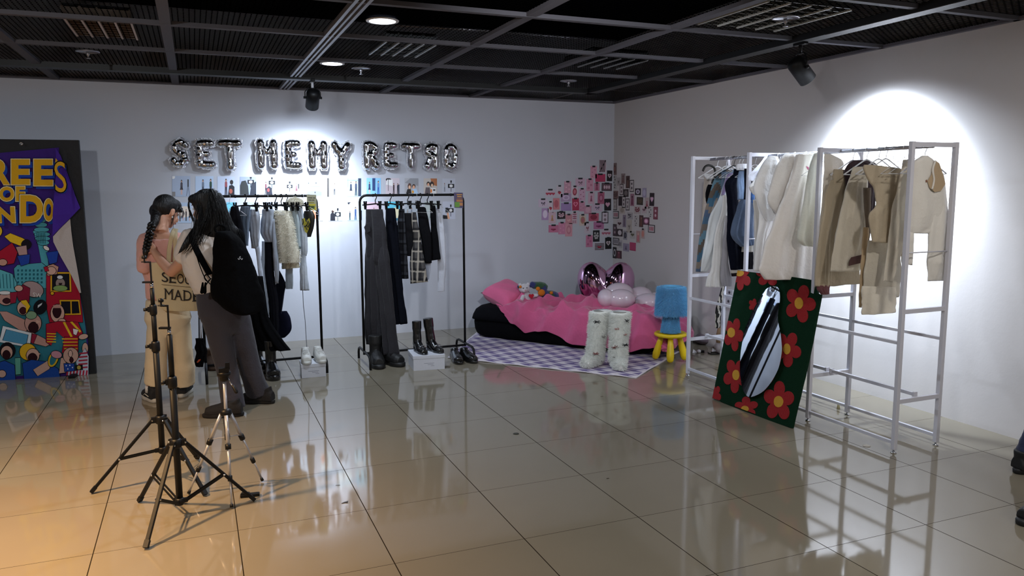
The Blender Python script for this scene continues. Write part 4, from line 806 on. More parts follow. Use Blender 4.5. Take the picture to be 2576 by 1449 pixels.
PH = [ # crop, x0,x1,y0,y1, base, shapes, description
 (L1, 190, 455, 652, 955, '#8995a8', person_sh(.52, .1, .72, '#3a3640', '#2a2730', skirt=True)+tripod_sh(.88, .04, .8)+[rect(0, 0, .18, .24, '#6c6a6a'), (ellp(.05, .95, .12, .1), '#c8ccd6')], 'girl in a dark skirt standing beside a tripod'),
 (L1, 530, 792, 655, 955, '#93a3b8', person_sh(.42, .1, .75, '#5b6474', '#3c4250')+person_sh(.85, .1, .78, '#1f3a2c', '#1b2028'), 'two people, one in dark green, partly behind the dark hair'),
 (L1, 850, 1102, 660, 958, '#9aa3b4', person_sh(.5, .05, .85, '#7a3f45', '#2a2630')+[([(.6, 0), (1, 0), (1, .5), (.85, .6), (.68, .55)], '#1a1b22'), (ellp(.82, .72, .1, .12), '#221d1e'), (ellp(.78, .28, .1, .12), '#8c4b3f')], 'person in a black shirt with a red print'),
 (L1, 1178, 1418, 664, 930, '#7d8698', [([(0, 0), (.55, 0), (.5, .5), (.35, .8), (.1, .75), (0, .5)], '#262a2b'), ([(.6, 0), (1, 0), (1, .75), (.7, .6)], '#22262f')]+monitor_sh(.66, .72, .2), 'dark crowded picture with people around a monitor'),
 (L1, 1510, 1742, 668, 940, '#a3b4cf', person_sh(.2, .05, .7, '#5d3740', '#30262e')+[([(.22, 0), (.62, 0), (.58, .4), (.4, .52), (.25, .4)], '#20212c'), (ellp(.36, .3, .08, .1), '#7c3b3c')]+monitor_sh(.58, .7, .2), 'person in front of a monitor against pale blue'),
 (L1, 1845, 2065, 675, 935, '#aebbd6', monitor_sh(.27, .5, .19)+person_sh(.72, .05, .62, '#7a5058', '#5b3944', skirt=True)+tripod_sh(.86, .05, .6), 'monitor at the left and a figure with a tripod'),
 (L1, 2155, 2370, 692, 808, '#86888c', [([(0, .1), (.5, 0), (1, .1), (1, .55), (.3, .8), (0, .6)], '#6c6f75'), rect(.1, .35, .14, .5, '#2d2f35'), (ellp(.62, .45, .03, .1), '#33353b')], 'short grey landscape picture, upper one under the letter Y'),
 (L1, 2155, 2372, 836, 950, '#878a8e', [([(0, .1), (.5, 0), (1, .1), (1, .6), (.6, .75), (0, .6)], '#6a6d74'), (ellp(.55, .5, .04, .12), '#33353b')], 'short grey landscape picture, lower one under the letter Y'),
 (L2, 130, 348, 680, 960, '#b5bdd0', [rect(0, 0, .14, 1, '#3b3634'), ([(.3, 1), (.35, .85), (.7, .85), (.75, 1)], '#7d8087')]+person_sh(.5, .1, .62, '#8f8f96', '#34363d'), 'white studio corner with a dark strip at its left edge'),
 (L2, 420, 630, 682, 950, '#93b3dc', [rect(.78, 0, 1, 1, '#242c40'), rect(0, .86, .78, .89, '#5d7ba8'), rect(.06, .5, .09, 1, '#5d7ba8')]+person_sh(.28, .06, .74, '#2b3247', '#232838', skirt=True)+person_sh(.63, .04, .8, '#343b50', '#242a3c'), 'two people before a blue window and a dark curtain'),
 (L2, 708, 915, 682, 930, '#6f9fd8', [rect(.4, .25, .6, 1, '#23355c'), rect(.6, 0, .62, 1, '#3c62a0')]+person_sh(.2, .08, .7, '#26365a', '#1e2c4a', skirt=True)+person_sh(.82, .03, .82, '#5a6f96', '#284a86'), 'strongly blue picture of two people by a curtain'),
 (L2, 985, 1188, 682, 918, '#a79da3', [(ellp(.2, .9, .2, .1), '#1c1a1e'), ([(.0, .6), (.5, .5), (.5, .9), (.1, .9)], '#c6c3cc'), rect(.17, .2, .2, .9, '#1c1a1e'), rect(.88, 0, 1, .6, '#2c3748')]+person_sh(.58, .02, .68, '#3a2b30', '#2b2026')+person_sh(.87, .02, .66, '#20242e', '#191c25'), 'softbox lamp above two small dark figures'),
 (L2, 1262, 1462, 684, 912, '#8f8f94', [([(.0, .7), (.4, 1), (1, 1), (1, .5)], '#77797d'), (ellp(.36, .48, .14, .2), '#4a2f28'), (ellp(.36, .42, .08, .12), '#c79a80'), (ellp(.66, .48, .13, .14), '#2c211d'), (ellp(.66, .42, .08, .12), '#bb8c72'), ([(.1, 0), (.5, 0), (.45, .3), (.2, .3)], '#17161a'), ([(.5, 0), (1, 0), (.85, .33), (.6, .3)], '#8ea5bf'), (ellp(.6, .12, .08, .1), '#b9822e')], 'close-up of two smiling people, one holding something yellow'),
 (L2, 1540, 1735, 686, 915, '#a19a95', [([(.5, 1), (1, 1), (1, .5), (.6, .6)], '#8d5836'), (ellp(.34, .65, .13, .14), '#211a19'), (ellp(.34, .6, .08, .1), '#b98d74'), (ellp(.6, .62, .16, .18), '#2a1e1c'), (ellp(.62, .55, .08, .1), '#c79f85'), ([(.08, 0), (.5, 0), (.45, .42), (.15, .42)], '#4d4449'), ([(.48, 0), (.95, 0), (.9, .38), (.55, .38)], '#d0cdc9'), rect(.5, .08, .62, .3, '#c56a2c'), rect(.7, .2, .86, .3, '#1b1a1d')], 'close-up of two people, one in a black, white and orange jersey'),
 (L2, 1812, 1998, 690, 905, '#9fa3ad', monitor_sh(.68, .5, .25)+person_sh(.17, .1, .6, '#8b8e94', '#6d7078'), 'large monitor and a faint grey figure, last of the upper row'),
 (L1, 275, 475, 1040, 1338, '#90a0b4', [(ellp(.5, .55, .5, .28), '#c3b2a8')]+person_sh(.15, .08, .58, '#5a4238', '#4a362e')+person_sh(.38, .12, .52, '#b49a9a', '#a58d90')+person_sh(.6, .1, .58, '#33262a', '#26242c')+person_sh(.85, .1, .5, '#3c3236', '#202430', skirt=True), 'four people in a row, left of the long black hair'),
 (L1, 985, 1130, 1036, 1330, '#5fa0bd', person_sh(.3, .1, .6, '#3d3c46', '#2d2c36'), 'blue picture behind the first clip hanger'),
 (L1, 1280, 1418, 1034, 1330, '#8a93a4', person_sh(.5, .1, .6, '#5d6470', '#2c2f38'), 'grey-blue picture behind the clip hangers of the first rail'),
 (L1, 1560, 1745, 1036, 1330, '#8d99b0', person_sh(.5, .1, .6, '#5d6470', '#2c2f38'), 'slate-blue picture behind the ribbed vest'),
 (L1, 1860, 2070, 1030, 1320, '#a3b0c8', person_sh(.5, .1, .6, '#5d6470', '#2c2f38', skirt=True), 'pale blue picture behind the fur hat'),
 (L1, 2225, 2388, 1032, 1310, '#b3c1da', person_sh(.62, .05, .75, '#353b4e', '#222737')+[([(0, .2), (.4, .1), (.5, .4), (.1, .6)], '#b06a50')], 'picture beside the yellow bag with a tall dark figure'),
 (L2, 148, 352, 1034, 1308, '#a8b2c6', monitor_sh(.68, .35, .22)+[([(.15, 0), (.5, 0), (.48, .36), (.3, .48), (.16, .36)], '#191a22'), (ellp(.32, .5, .09, .08), '#2a1c1a'), (ellp(.37, .58, .06, .05), '#c08f78')], 'person in black beside a monitor, lower row between the rails'),
 (L2, 430, 640, 1034, 1302, '#9fb4d8', [(ellp(.18, .95, .2, .09), '#1b1d2a'), (ellp(.35, .85, .25, .15), '#c9cde0'), rect(.88, 0, 1, .55, '#151a2a')]+person_sh(.16, .02, .5, '#262c3c', '#1d2230')+person_sh(.55, .03, .72, '#33456e', '#243a68'), 'girl in blue jeans under a softbox, behind the second rail post'),
 (L2, 712, 915, 1034, 1300, '#a9929c', person_sh(.5, .1, .6, '#5d6470', '#2c2f38'), 'pinkish picture behind the charcoal trousers'),
 (L2, 990, 1190, 1026, 1300, '#4fa3b8', [(ellp(.7, .3, .35, .4), '#cdb79a'), rect(0, 0, 1, .12, '#3d6f86')], 'teal and sand picture behind the black trousers'),
 (L2, 1266, 1460, 1030, 1300, '#8d949c', person_sh(.5, .1, .6, '#5d6470', '#2c2f38'), 'grey picture behind the plaid clothes'),
 (L2, 1548, 1738, 1024, 1290, '#97a09f', person_sh(.5, .1, .6, '#5d6470', '#2c2f38'), 'greenish grey picture behind the black skirts'),
 (L2, 1818, 2005, 1024, 1282, '#a1a5b2', monitor_sh(.62, .5, .22)+[([(0, 0), (.5, 0), (.4, .2), (0, .24)], '#0f1016'), ([(.38, 0), (.55, 0), (.42, .45), (.3, .4)], '#c08c70'), rect(.2, .35, .42, .65, '#11131c')], 'hand holding up a phone before a monitor, last of the lower row')]
for cr, x0, x1, y0, y1, base, sh, d in PH:
    a = onY(*cr(x0, y1), YB); b_ = onY(*cr(x1, y1), YB); c = onY(*cr(x0, y0), YB)
    card(a, b_-a, c-a, Vector((0, -1, 0)), base, sh, 'photo_print', 'photo print: '+d, 'photo', 'photo prints in two rows on the back wall')

# ------------------------------------------------------------------ pink collage around the corner
def heart(cx, cy, r, k=1): return [(cx+r*.062*16*math.sin(a)**3, cy+r*.062*k*(13*math.cos(a)-5*math.cos(2*a)-2*math.cos(3*a)-math.cos(4*a))) for a in [2*PI*i/22 for i in range(22)]]
def motif(m, c1, c2):
    if m == 'zebra': return [([(-.1+k*.2, 0), (.02+k*.2, 0), (.28+k*.2, 1), (.16+k*.2, 1)], c1) for k in range(-1, 5)]+[([(0, .0), (.12, 0), (1, .95), (.9, 1)], '#1d1519')]
    if m == 'hearts': return [(heart(x, y, .1, .6), c1) for x, y in ((.25, .85), (.7, .7), (.3, .5), (.72, .35), (.3, .15))]
    if m == 'plain': return [rect(.0, .0, 1, .08, c1)]
    if m == 'heart': return [(heart(.5, .52, .34, .7), c1)]+([(heart(.5, .52, .18, .7), c2)] if c2 else [])
    if m == 'smallheart': return [(heart(.5, .38, .28, .6), c1), (heart(.42, .48, .14, .6), c2)]
    if m == 'three': return [(heart(x, .42, .17, 1.3), c1) for x in (.2, .5, .8)]
    if m == 'rings': return [(ellp(x, y, .13, .08), c1) for x, y in ((.35, .78), (.68, .5), (.32, .25))]+[(ellp(x, y, .07, .045), c2) for x, y in ((.35, .78), (.68, .5), (.32, .25))]
    if m == 'figs': return [rect(.06, .08, .94, .92, c2)]+[(ellp(x, .48, .09, .24), c1) for x in (.28, .5, .72)]
    if m == 'frame': return [rect(.1, .07, .9, .93, c2), (ellp(.5, .68, .2, .1), c1), (ellp(.5, .32, .2, .12), c1)]
    if m == 'bow': return [([(.3, .65), (.5, .5), (.3, .38)], c1), ([(.7, .68), (.5, .5), (.72, .4)], c1), ([(.48, .5), (.4, .2), (.46, .2), (.54, .5)], c1), ([(.5, .5), (.62, .22), (.68, .25), (.56, .52)], c1)]
    if m == 'oval': return [(ellp(.5, .5, .34, .34), c1)]+([(ellp(.5, .5, .2, .2), c2)] if c2 else [])
    if m == 'cone': return [([(.3, .2), (.7, .2), (.5, .75)], c1), (ellp(.5, .62, .13, .09), c2)]
    if m == 'stripe': return [(ellp(.5, y, .4, .05), c1) for y in (.8, .62, .46)]+[rect(x, .05, x+.08, .3, c1) for x in (.1, .3, .5, .7)]
    if m == 'flow': return [(ellp(x, y, .13, .1), c1) for x, y in ((.25, .5), (.5, .55), (.75, .5), (.38, .32), (.62, .33), (.3, .75), (.7, .72))]
    if m == 'checks': return [([(x*.125, y*.2), (x*.125+.0625, y*.2+.1), (x*.125, y*.2+.2), (x*.125-.0625, y*.2+.1)], c1) for x in range(1, 8) for y in range(5)]+[(heart(.5, .45, .22, 1), c2)]
    if m == 'dots': return [(ellp(x, y, .12, .05), c1) for x, y in ((.4, .9), (.6, .7), (.3, .5), (.6, .3), (.5, .12))]
    if m == 'bars': return [rect(.1, .1, .9, .9, c2)]+[rect(x, .25, x+.12, .75, c1) for x in (.22, .44, .66)]
    if m == 'figure': return [(ellp(.5, .74, .18, .1), c1), ([(.25, .1), (.75, .1), (.66, .64), (.34, .64)], c2)]
    if m == 'wave': return [([(.2, .8), (.8, .7), (.75, .62), (.3, .66), (.8, .4), (.2, .15), (.22, .25), (.6, .42), (.15, .6)], c1)]
    return []
W_, K_ = '#9a8f99', '#1a1417'
CARDS = [
 (942,148,90,165,'#a58f9a','zebra',K_,'',0,'zebra-striped card, highest on the back wall'), (820,232,88,165,'#a87c8c','hearts','#8f5a70','',1,'pink card with tiny hearts, left of the deep pink one'),
 (912,310,135,105,'#93304f','plain','#7f2542','',1,'deep crimson pink landscape card near the top'), (1035,280,72,145,K_,'heart','#a99ba3','#6a5560',0,'black card with an ornate pale heart by the corner'),
 (642,370,130,110,'#a1899a','bow','#5a4450','',1,'pale mauve card with a tiny dark motif, upper left'), (770,405,92,165,'#a5778a','rings','#7a3c52','#a5778a',1,'pink card with three ring shapes, upper part'),
 (998,430,138,105,'#1d161a','figs','#a8929c','#55404a',1,'dark framed card with three pale figures'), (865,430,75,110,'#96667a','figure','#5e2138','#7d4056',1,'pink card with a dark red pair of cherries'),
 (468,435,95,160,'#a07988','hearts','#b998a3','',1,'dusty pink floral card, tall, upper left'), (237,515,135,100,'#a098a2','three','#8e2c40','',1,'white card with a row of three red hearts, far left'),
 (360,490,82,155,'#a39aa3','smallheart','#8e2c3a','#5d1f2c',1,'white card with one dark red heart, upper of its pair'), (565,495,85,150,'#a69aa2','oval','#7a2c3c','#a0606c',1,'white card with a red berry cluster'),
 (665,535,88,165,'#a5879a','hearts','#82506a','',1,'pale pink card sprinkled with small roses'), (450,578,140,105,'#8d7a95','oval','#a797ac','#8d7a95',1,'lilac card with a pale circle'),
 (788,580,85,155,'#a58a98','cone','#7a4358','#8b5268',1,'pale pink card with a small tree shape'), (920,580,90,160,'#8b5066','oval','#7b3c54','#96657a',1,'deeper pink card with an oval wreath'),
 (140,650,125,110,'#a497a5','bow','#3a3040','',1,'pale card with a dark bow, farthest left'), (242,705,75,150,'#a49aa4','smallheart','#8e2c3a','#5d1f2c',1,'white card with one dark red heart, lower of its pair'),
 (318,660,88,155,'#a86a70','oval','#944e58','',0,'salmon orange card with a dark strip at its side'), (452,700,140,105,'#7e6a92','plain','#74608a','',1,'plain lilac landscape card'),
 (580,668,92,165,'#8a2742','heart','#b56a80','#8a2742',1,'crimson card with a pink heart outline'), (662,695,80,130,'#a2768a','hearts','#925f76','',1,'muted pink card right of the crimson heart'),
 (1012,672,92,160,'#17131a','heart','#a77f92','',0,'black card with a large pink heart on the back wall'), (870,710,135,100,'#a08e9e','bow','#4c4258','',1,'pale card with a grey bow, middle right'),
 (742,740,100,110,'#9d7686','oval','#a88594','',1,'blush pink square card in the middle'), (165,798,92,160,'#8d7396','oval','#b3a8b8','',0,'lilac card with a white oval frame'),
 (262,845,95,150,'#a58e98','cone','#8f6a50','#a08058',0,'pink card with a golden cone'), (385,815,110,100,'#1c1418','flow','#a48792','',1,'black landscape card with pale pink roses'),
 (485,865,90,130,'#a07078','smallheart','#b08a8a','#a07078',1,'salmon pink card below the roses'), (565,850,70,160,'#a5949c','stripe','#7d3d54','',1,'white and rose cake card'),
 (675,880,90,150,'#a39690','oval','#8a6858','#8f5560',1,'beige card with a small brown bird'), (822,840,135,105,'#954a5e','oval','#6f2438','',1,'rose landscape card with a dark red centre'),
 (975,845,88,155,'#151318','frame','#6e6268','#a199a3',1,'white card in a black frame near the corner'), (278,995,130,100,'#9b5a74','smallheart','#6f1d3c','#8a3454',1,'pink landscape card with two dark hearts, lower left'),
 (392,990,95,160,'#a26a82','hearts','#b07e92','',1,'rose pink tall card, lower left'), (485,1010,95,180,'#a87a84','oval','#9a6470','#a87a84',0,'long salmon card hanging lowest on the left side'),
 (738,985,80,150,'#a199a2','bow','#6a2a3a','',1,'white card with a thin ribbon bow'), (890,952,138,100,'#8d5c7c','smallheart','#5a1f44','#7a3a62',1,'mauve landscape card with a dark heart'),
 (990,1050,130,90,'#a096a0','three','#8a4a5c','',1,'white card with three dusty rose hearts'), (857,1095,88,155,'#14161a','flow','#8b8a8a','',0,'black card with white roses'),
 (762,1165,90,160,'#a0647e','rings','#6e2c4c','#a0647e',1,'pink card with ring shapes, lowest of the pink ones'), (898,1238,140,98,'#9b949c','checks',K_,'#7a2034',0,'black and white chequered card'),
 (1020,1193,85,155,'#121215','heart','#a39a9e','#5d5054',1,'black card with a speckled white heart'),
 (1110,190,52,160,'#62504e','oval','#4a3430','#6f4a44',0,'brown card, highest on the right wall'), (1222,320,55,140,'#6e6260','figure','#4a3a36','#55403e',0,'brown portrait card'), (1285,365,50,165,'#3a2c28','figure','#241a18','#503c34',0,'dark brown tall card'),
 (1108,370,50,180,'#8d8a88','dots','#2c282a','',0,'white card with black blots by the corner'), (1162,360,45,110,'#85807f','bow','#4c4644','',0,'small grey card beside the blots'), (1340,418,55,160,'#242022','frame','#4e464a','#96928f',0,'white card in a thin black frame, upper right'),
 (1200,465,48,150,'#2a2426','frame','#584a4c','#979290',0,'slim framed card right of the corner'), (1262,515,68,105,'#2b2826','oval','#595350','',0,'dark photo card with a grey figure'), (1118,535,72,105,'#5c4644','flow','#3f2a28','',0,'brown square card at the corner'),
 (1422,495,78,90,'#1f1a1d','oval','#96909a','#5d5560',0,'black square card with a white oval'), (1510,510,55,130,'#7d7688','oval','#8f8a9a','',0,'lilac grey card at the upper right'), (1610,598,62,175,'#1c1418','heart','#a8889a','',0,'black card with a pink heart at the far right'),
 (1345,605,52,165,'#7a5a66','figure','#3a2028','#5c2c40',0,'mauve card with a dark figure'), (1448,618,85,105,'#2c2a20','flow','#453a2a','',0,'dark olive card'), (1545,650,60,150,'#8d7f7e','cone','#6a2a34','#7a4048',0,'beige card with a red cone'),
 (1183,620,45,130,'#1c1618','bars','#2a2224','#141012',0,'small black double card near the corner'), (1230,635,46,155,'#241e20','frame','#4a4044','#94908e',0,'slim framed card, second from the corner'), (1283,668,50,160,'#2a2628','frame','#6a5f62','#918c8a',0,'slim framed card, third from the corner'),
 (1105,665,55,155,'#262224','frame','#7a7472','#8d8886',0,'slim framed card touching the corner'), (1415,740,90,105,'#8f8684','flow','#5a2028','',0,'white card with red roses'), (1505,740,65,90,'#988a8c','heart','#5a4248','',0,'pale card with a dark heart'),
 (1590,770,60,150,'#948f8e','dots','#2c2a2e','',0,'white card with ink spots at the right'), (1660,783,60,170,'#5a2c38','frame','#a08a90','#6a3642',0,'maroon card with two cherubs, farthest right'), (1118,805,82,100,'#1c181a','bars','#7a2c38','#938e90',0,'white square card with red bars by the corner'),
 (1210,745,75,95,'#918a84','oval','#7a7268','',0,'pale beige square card'), (1315,820,75,90,'#837f80','wave','#2a282c','',0,'grey card with a black swirl'), (1240,890,45,165,'#6e6470','figure','#4a4048','#584c58',0,'grey lilac slim card'),
 (1465,890,55,160,'#3e2c2a','figure','#6a4c44','#55382e',0,'dark brown slim card at the right'), (1535,890,85,100,'#4a2c38','oval','#9a6a80','#c09aa8',0,'dark framed pink card at the right'), (1395,890,50,150,'#918c8a','dots','#1f1c20','',0,'white slim card with black marks'),
 (1305,960,70,170,'#8f8880','bow','#5c5450','',0,'long light beige card'), (1175,925,75,100,'#948e8e','heart','#3a2428','',0,'white card with a near-black heart'), (1605,990,92,105,'#2c2426','bars','#8a2c3a','#958f90',0,'white square card with red bars at the lower right'),
 (1100,1010,55,160,'#241c20','frame','#7a6a70','#3c2c34',0,'ornate black and maroon card at the corner'), (1178,1045,75,100,'#2a2226','oval','#a09a9c','',0,'dark card with a white cloud'), (1250,1080,52,120,'#77757a','oval','#1c1c22','#4a4a54',0,'grey card with a dark round stone'),
 (1350,1075,70,100,'#8e8986','heart','#4a4a38','',0,'pale card with an olive heart'), (1425,1100,55,160,'#8c7470','figure','#a58278','#9a5a60',0,'beige pink card at the lower right'), (1488,1060,50,130,'#93807c','oval','#a06a60','',1,'small blush card with dark tape'),
 (1110,1160,85,95,'#2a2629','bars','#55525a','#8c888c',0,'grey framed square card below the corner group'), (1185,1200,45,100,'#8a8688','bars','#3a363a','#8a8688',0,'tiny pale card with a dark letter stroke'), (1262,1240,80,105,'#756d7c','cone','#4c4454','#5d5466',0,'grey lilac square card at the bottom'),
 (1352,1230,82,110,'#8e3050','plain','#7c2644','',0,'hot pink square card at the bottom right'), (1098,1315,50,150,'#17161a','oval','#8a868a','#17161a',0,'black card with a white oval, near the bottom'), (1165,1340,75,105,'#3c2026','figure','#7a4a56','#5c2c38',0,'dark pink square card, lowest of all')]
for cx, cy, w, h, base, m, c1, c2, tp, d in CARDS:
    if cx < 1080:
        f = lambda x, y: onY(*KC(x, y), YB); n = Vector((0, -1, 0))
        if cx+w/2 > 1080: cx = 1080-w/2
    else: f = lambda x, y: onX(*KC(x, y), XR); n = Vector((-1, 0, 0)); cx = max(cx, 1083+w/2)
    a = f(cx-w/2, cy+h/2); b_ = f(cx+w/2, cy+h/2); c = f(cx-w/2, cy-h/2)
    U = b_-a; V = c-a; U.z = 0; V = Vector((0, 0, V.z)); rr = R.uniform(-.025, .025); U.z += U.length*rr; V -= U.normalized()*V.length*rr
    card(a, U, V, n, base, motif(m, c1, c2), 'collage_card', 'collage: '+d, 'card', 'small cards of the pink collage in the corner', '#1a1d24' if tp else None)
# ------------------------------------------------------------------ printed cloth on a black panel, left edge
pn = Vector((-.107, -.994, 0)).normalized(); p0 = Vector((-.927, 7.426, 0))
def bp(x, y, off=0):
    d = ray(*KF(x, y)); return CAM+d*((p0-CAM).dot(pn)/d.dot(pn))+pn*off
ux = Vector((pn.y, -pn.x, 0))*-1
t = thing('display_panel', p0+ux*-.6, 'tall black display panel standing at the left edge, carrying the cartoon cloth', 'panel')
b = MB(); c = p0+ux*-.62-pn*.03+Vector((0, 0, 1.0))
q = Matrix((ux, -pn, Vector((0, 0, 1)))).transposed()
b.box(c+ux*.03, (1.3, .035, 2.0), q); b.build('board', mat('black_panel', '#0e0e11', .7, bump=.3, bs=30), t, bev=.004)
b = MB(); g_ = bp(120, 70, .004); b.lathe(g_, [(.008, 0), (.014, 0), (.014, .003), (.008, .003), (.008, 0)], 14, pn.to_track_quat('Z', 'Y').to_matrix()); b.build('grommet', CHROME, t)
for s_ in (-.5, .5): b = MB(); b.box(p0+ux*(-.6+s_)-pn*.03+Vector((0, 0, .01)), (.05, .3, .02), q); b.build('foot', METALB, t)
b = MB(); LAY = [0]
def flat(pts, col, th=.0012):
    LAY[0] += 1; b.color(col); b.poly([bp(x, y) for x, y in pts], pn, .0006, .004+LAY[0]*.00007)
def ol(pts, col, line='#120d10', g=3):
    cx = sum(p[0] for p in pts)/len(pts); cy = sum(p[1] for p in pts)/len(pts)
    flat([(x+(x-cx)/(abs(x-cx)+abs(y-cy)+1e-6)*g*1.4, y+(y-cy)/(abs(x-cx)+abs(y-cy)+1e-6)*g*1.4) for x, y in pts], line); flat(pts, col)
def el(x, y, rx, ry, col, r=0, line=True, n=18):
    P = [(x+rx*math.cos(2*PI*k/n)*math.cos(r)-ry*math.sin(2*PI*k/n)*math.sin(r), y+rx*math.cos(2*PI*k/n)*math.sin(r)+ry*math.sin(2*PI*k/n)*math.cos(r)) for k in range(n)]
    (ol if line else flat)(P, col)
PUR = '#3a2170'
LAY[0] = 0; b.color(PUR)
b.poly([bp(x, y) for x, y in ((-260, 135), (0, 122), (330, 92), (332, 200), (312, 320), (304, 520), (302, 620), (345, 705), (400, 800), (448, 900), (466, 1010), (494, 1180), (498, 1366), (440, 1374), (360, 1378), (270, 1388), (150, 1400), (0, 1420), (-260, 1440))], pn, .006, -.002)
flat([(-260, 900), (300, 800), (400, 830), (455, 940), (480, 1100), (496, 1340), (-260, 1400)], '#2e7280')
# tower and roofs
TE = '#4c9aa6'
ol([(186, 560), (262, 545), (272, 760), (238, 760), (215, 640)], TE)
for yy, wd in ((500, 30), (525, 34), (552, 42), (578, 44), (602, 42), (625, 34)): el(228+(yy-500)*.12, yy, wd, 13, TE)
for k in range(6): flat([(205+k*9, 570), (208+k*9, 570), (212+k*9, 630), (209+k*9, 630)], '#163f4a')
flat([(190, 455), (196, 455), (214, 495), (206, 495)], '#1b1b2c')
ol([(80, 770), (100, 750), (235, 738), (262, 760), (262, 880), (90, 880)], TE)
for k in range(7):
    for j in range(4): flat([(98+k*22, 775+j*22), (108+k*22, 774+j*22), (108+k*22, 786+j*22), (98+k*22, 787+j*22)], '#1d5a66')
ol([(-120, 800), (0, 775), (70, 800), (95, 850), (95, 900), (-120, 910)], '#5aa7b0')
for k in range(8): flat([(-60+k*19, 800), (-56+k*19, 800), (-50+k*19, 880), (-54+k*19, 880)], '#1d5a66')
# red double-decker
ol([(262, 800), (396, 800), (448, 905), (462, 1010), (466, 1070), (280, 1070), (262, 980)], '#a3182e')
for (a, c_, e, f_) in ((285, 790, 398, 900),): ol([(a, c_), (e, c_), (e+4, f_), (a, f_)], '#d8a21e'); flat([(a+8, c_+8), (e-8, c_+8), (e-5, f_-8), (a+8, f_-8)], '#14121a')
ol([(335, 945), (446, 945), (456, 1028), (345, 1030)], '#d8a21e'); flat([(343, 953), (396, 953), (398, 1022), (350, 1022)], '#14121a'); flat([(403, 953), (440, 953), (448, 1020), (405, 1022)], '#14121a')
el(340, 852, 26, 28, '#8e7c74'); el(338, 818, 16, 10, '#cfcfd2'); el(340, 880, 40, 16, '#7d9a5a'); flat([(330, 850), (352, 850), (346, 862), (334, 862)], '#241318')
el(295, 908, 9, 9, '#d8a21e')
# falling figure with satchel, top left
ol([(20, 660), (70, 625), (100, 680), (80, 740), (20, 750), (-40, 700)], '#a3182e'); ol([(28, 590), (60, 572), (130, 600), (168, 625), (160, 648), (110, 640), (60, 620)], '#e0b424')
el(150, 635, 26, 26, '#16121a'); ol([(92, 650), (150, 640), (155, 690), (110, 695)], '#b08c86'); ol([(100, 700), (170, 690), (165, 740), (120, 755)], '#203f96'); el(-10, 560, 24, 30, '#e0b424'); el(18, 735, 24, 18, '#c08f7c')
# diving guard beside the tower
ol([(262, 680), (330, 670), (320, 735), (280, 745)], '#203f96'); ol([(255, 760), (300, 745), (330, 760), (320, 800), (270, 810)], '#c08f7c'); el(290, 782, 26, 22, '#c9a08e'); ol([(248, 762), (268, 758), (276, 782), (256, 786)], '#a3182e'); el(262, 655, 18, 10, '#d9d0c8', .6)
# robber with sack
el(185, 885, 62, 42, '#a08886', .3); put = [0]
for k, (x, y) in enumerate(((195, 905),)): pass
ol([(90, 905), (130, 860), (170, 880), (165, 960), (110, 950)], '#7b1830'); el(108, 880, 22, 16, '#c9a08e'); el(35, 940, 42, 34, '#b98c80'); el(40, 950, 20, 14, '#38121a'); el(30, 905, 34, 10, '#d8d4d0'); ol([(60, 905), (100, 900), (90, 960), (62, 965)], '#8e1e36')
el(228, 985, 34, 40, '#101016', .5); flat([(215, 975), (240, 960), (236, 972), (214, 990)], '#c8ccd0')
# strong man shouting
ol([(0, 1010), (40, 1010), (150, 1060), (165, 1100), (140, 1130), (30, 1060)], '#b98c80'); el(188, 1075, 46, 52, '#b98c80'); el(190, 1100, 26, 30, '#2c0e14'); el(178, 1030, 30, 22, '#7d9a78'); flat([(205, 1055), (232, 1068), (206, 1078)], '#c9a08e')
ol([(190, 1130), (250, 1160), (290, 1190), (260, 1205), (200, 1190), (120, 1160), (150, 1120)], '#b98c80'); ol([(180, 1135), (210, 1140), (190, 1190), (120, 1150)], '#8e1e36')
el(132, 990, 32, 38, '#c9a08e'); el(132, 1005, 18, 18, '#3a1018'); ol([(120, 950), (150, 945), (172, 980), (150, 1020), (148, 980), (128, 965)], '#e0b424')
# red-coated guard
el(325, 1020, 38, 50, '#c9a08e'); el(322, 1010, 22, 34, '#2c0e14'); flat([(300, 975), (340, 970), (348, 990), (305, 990)], '#b98c80'); el(350, 1062, 20, 12, '#c9a08e')
ol([(262, 1080), (330, 1065), (440, 1070), (465, 1130), (440, 1170), (370, 1165), (320, 1120), (290, 1200), (262, 1180)], '#a3182e')
ol([(365, 1150), (440, 1150), (440, 1235), (350, 1240)], '#a3182e')
for k in range(4): flat([(266, 1130+k*15), (318, 1132+k*15), (316, 1138+k*15), (266, 1136+k*15)], '#e0b424'); flat([(350+k*4, 1160+k*18), (438, 1160+k*18), (438, 1165+k*18), (350+k*4, 1166+k*18)], '#e0b424')
flat([(355, 1070), (368, 1068), (410, 1150), (398, 1152)], '#e0b424'); flat([(395, 1068), (408, 1066), (458, 1120), (450, 1128)], '#e0b424'); ol([(412, 1105), (442, 1112), (430, 1142), (415, 1135)], '#e0d6d0')
el(470, 1150, 26, 14, '#c9a08e', -.2); el(480, 1215, 16, 30, '#c9a08e')
# banner held up by the crowd
ol([(20, 1090), (180, 1130), (170, 1210), (0, 1180)], '#d5d8da'); ol([(40, 1110), (160, 1140), (150, 1195), (20, 1170)], '#4d8fb0')
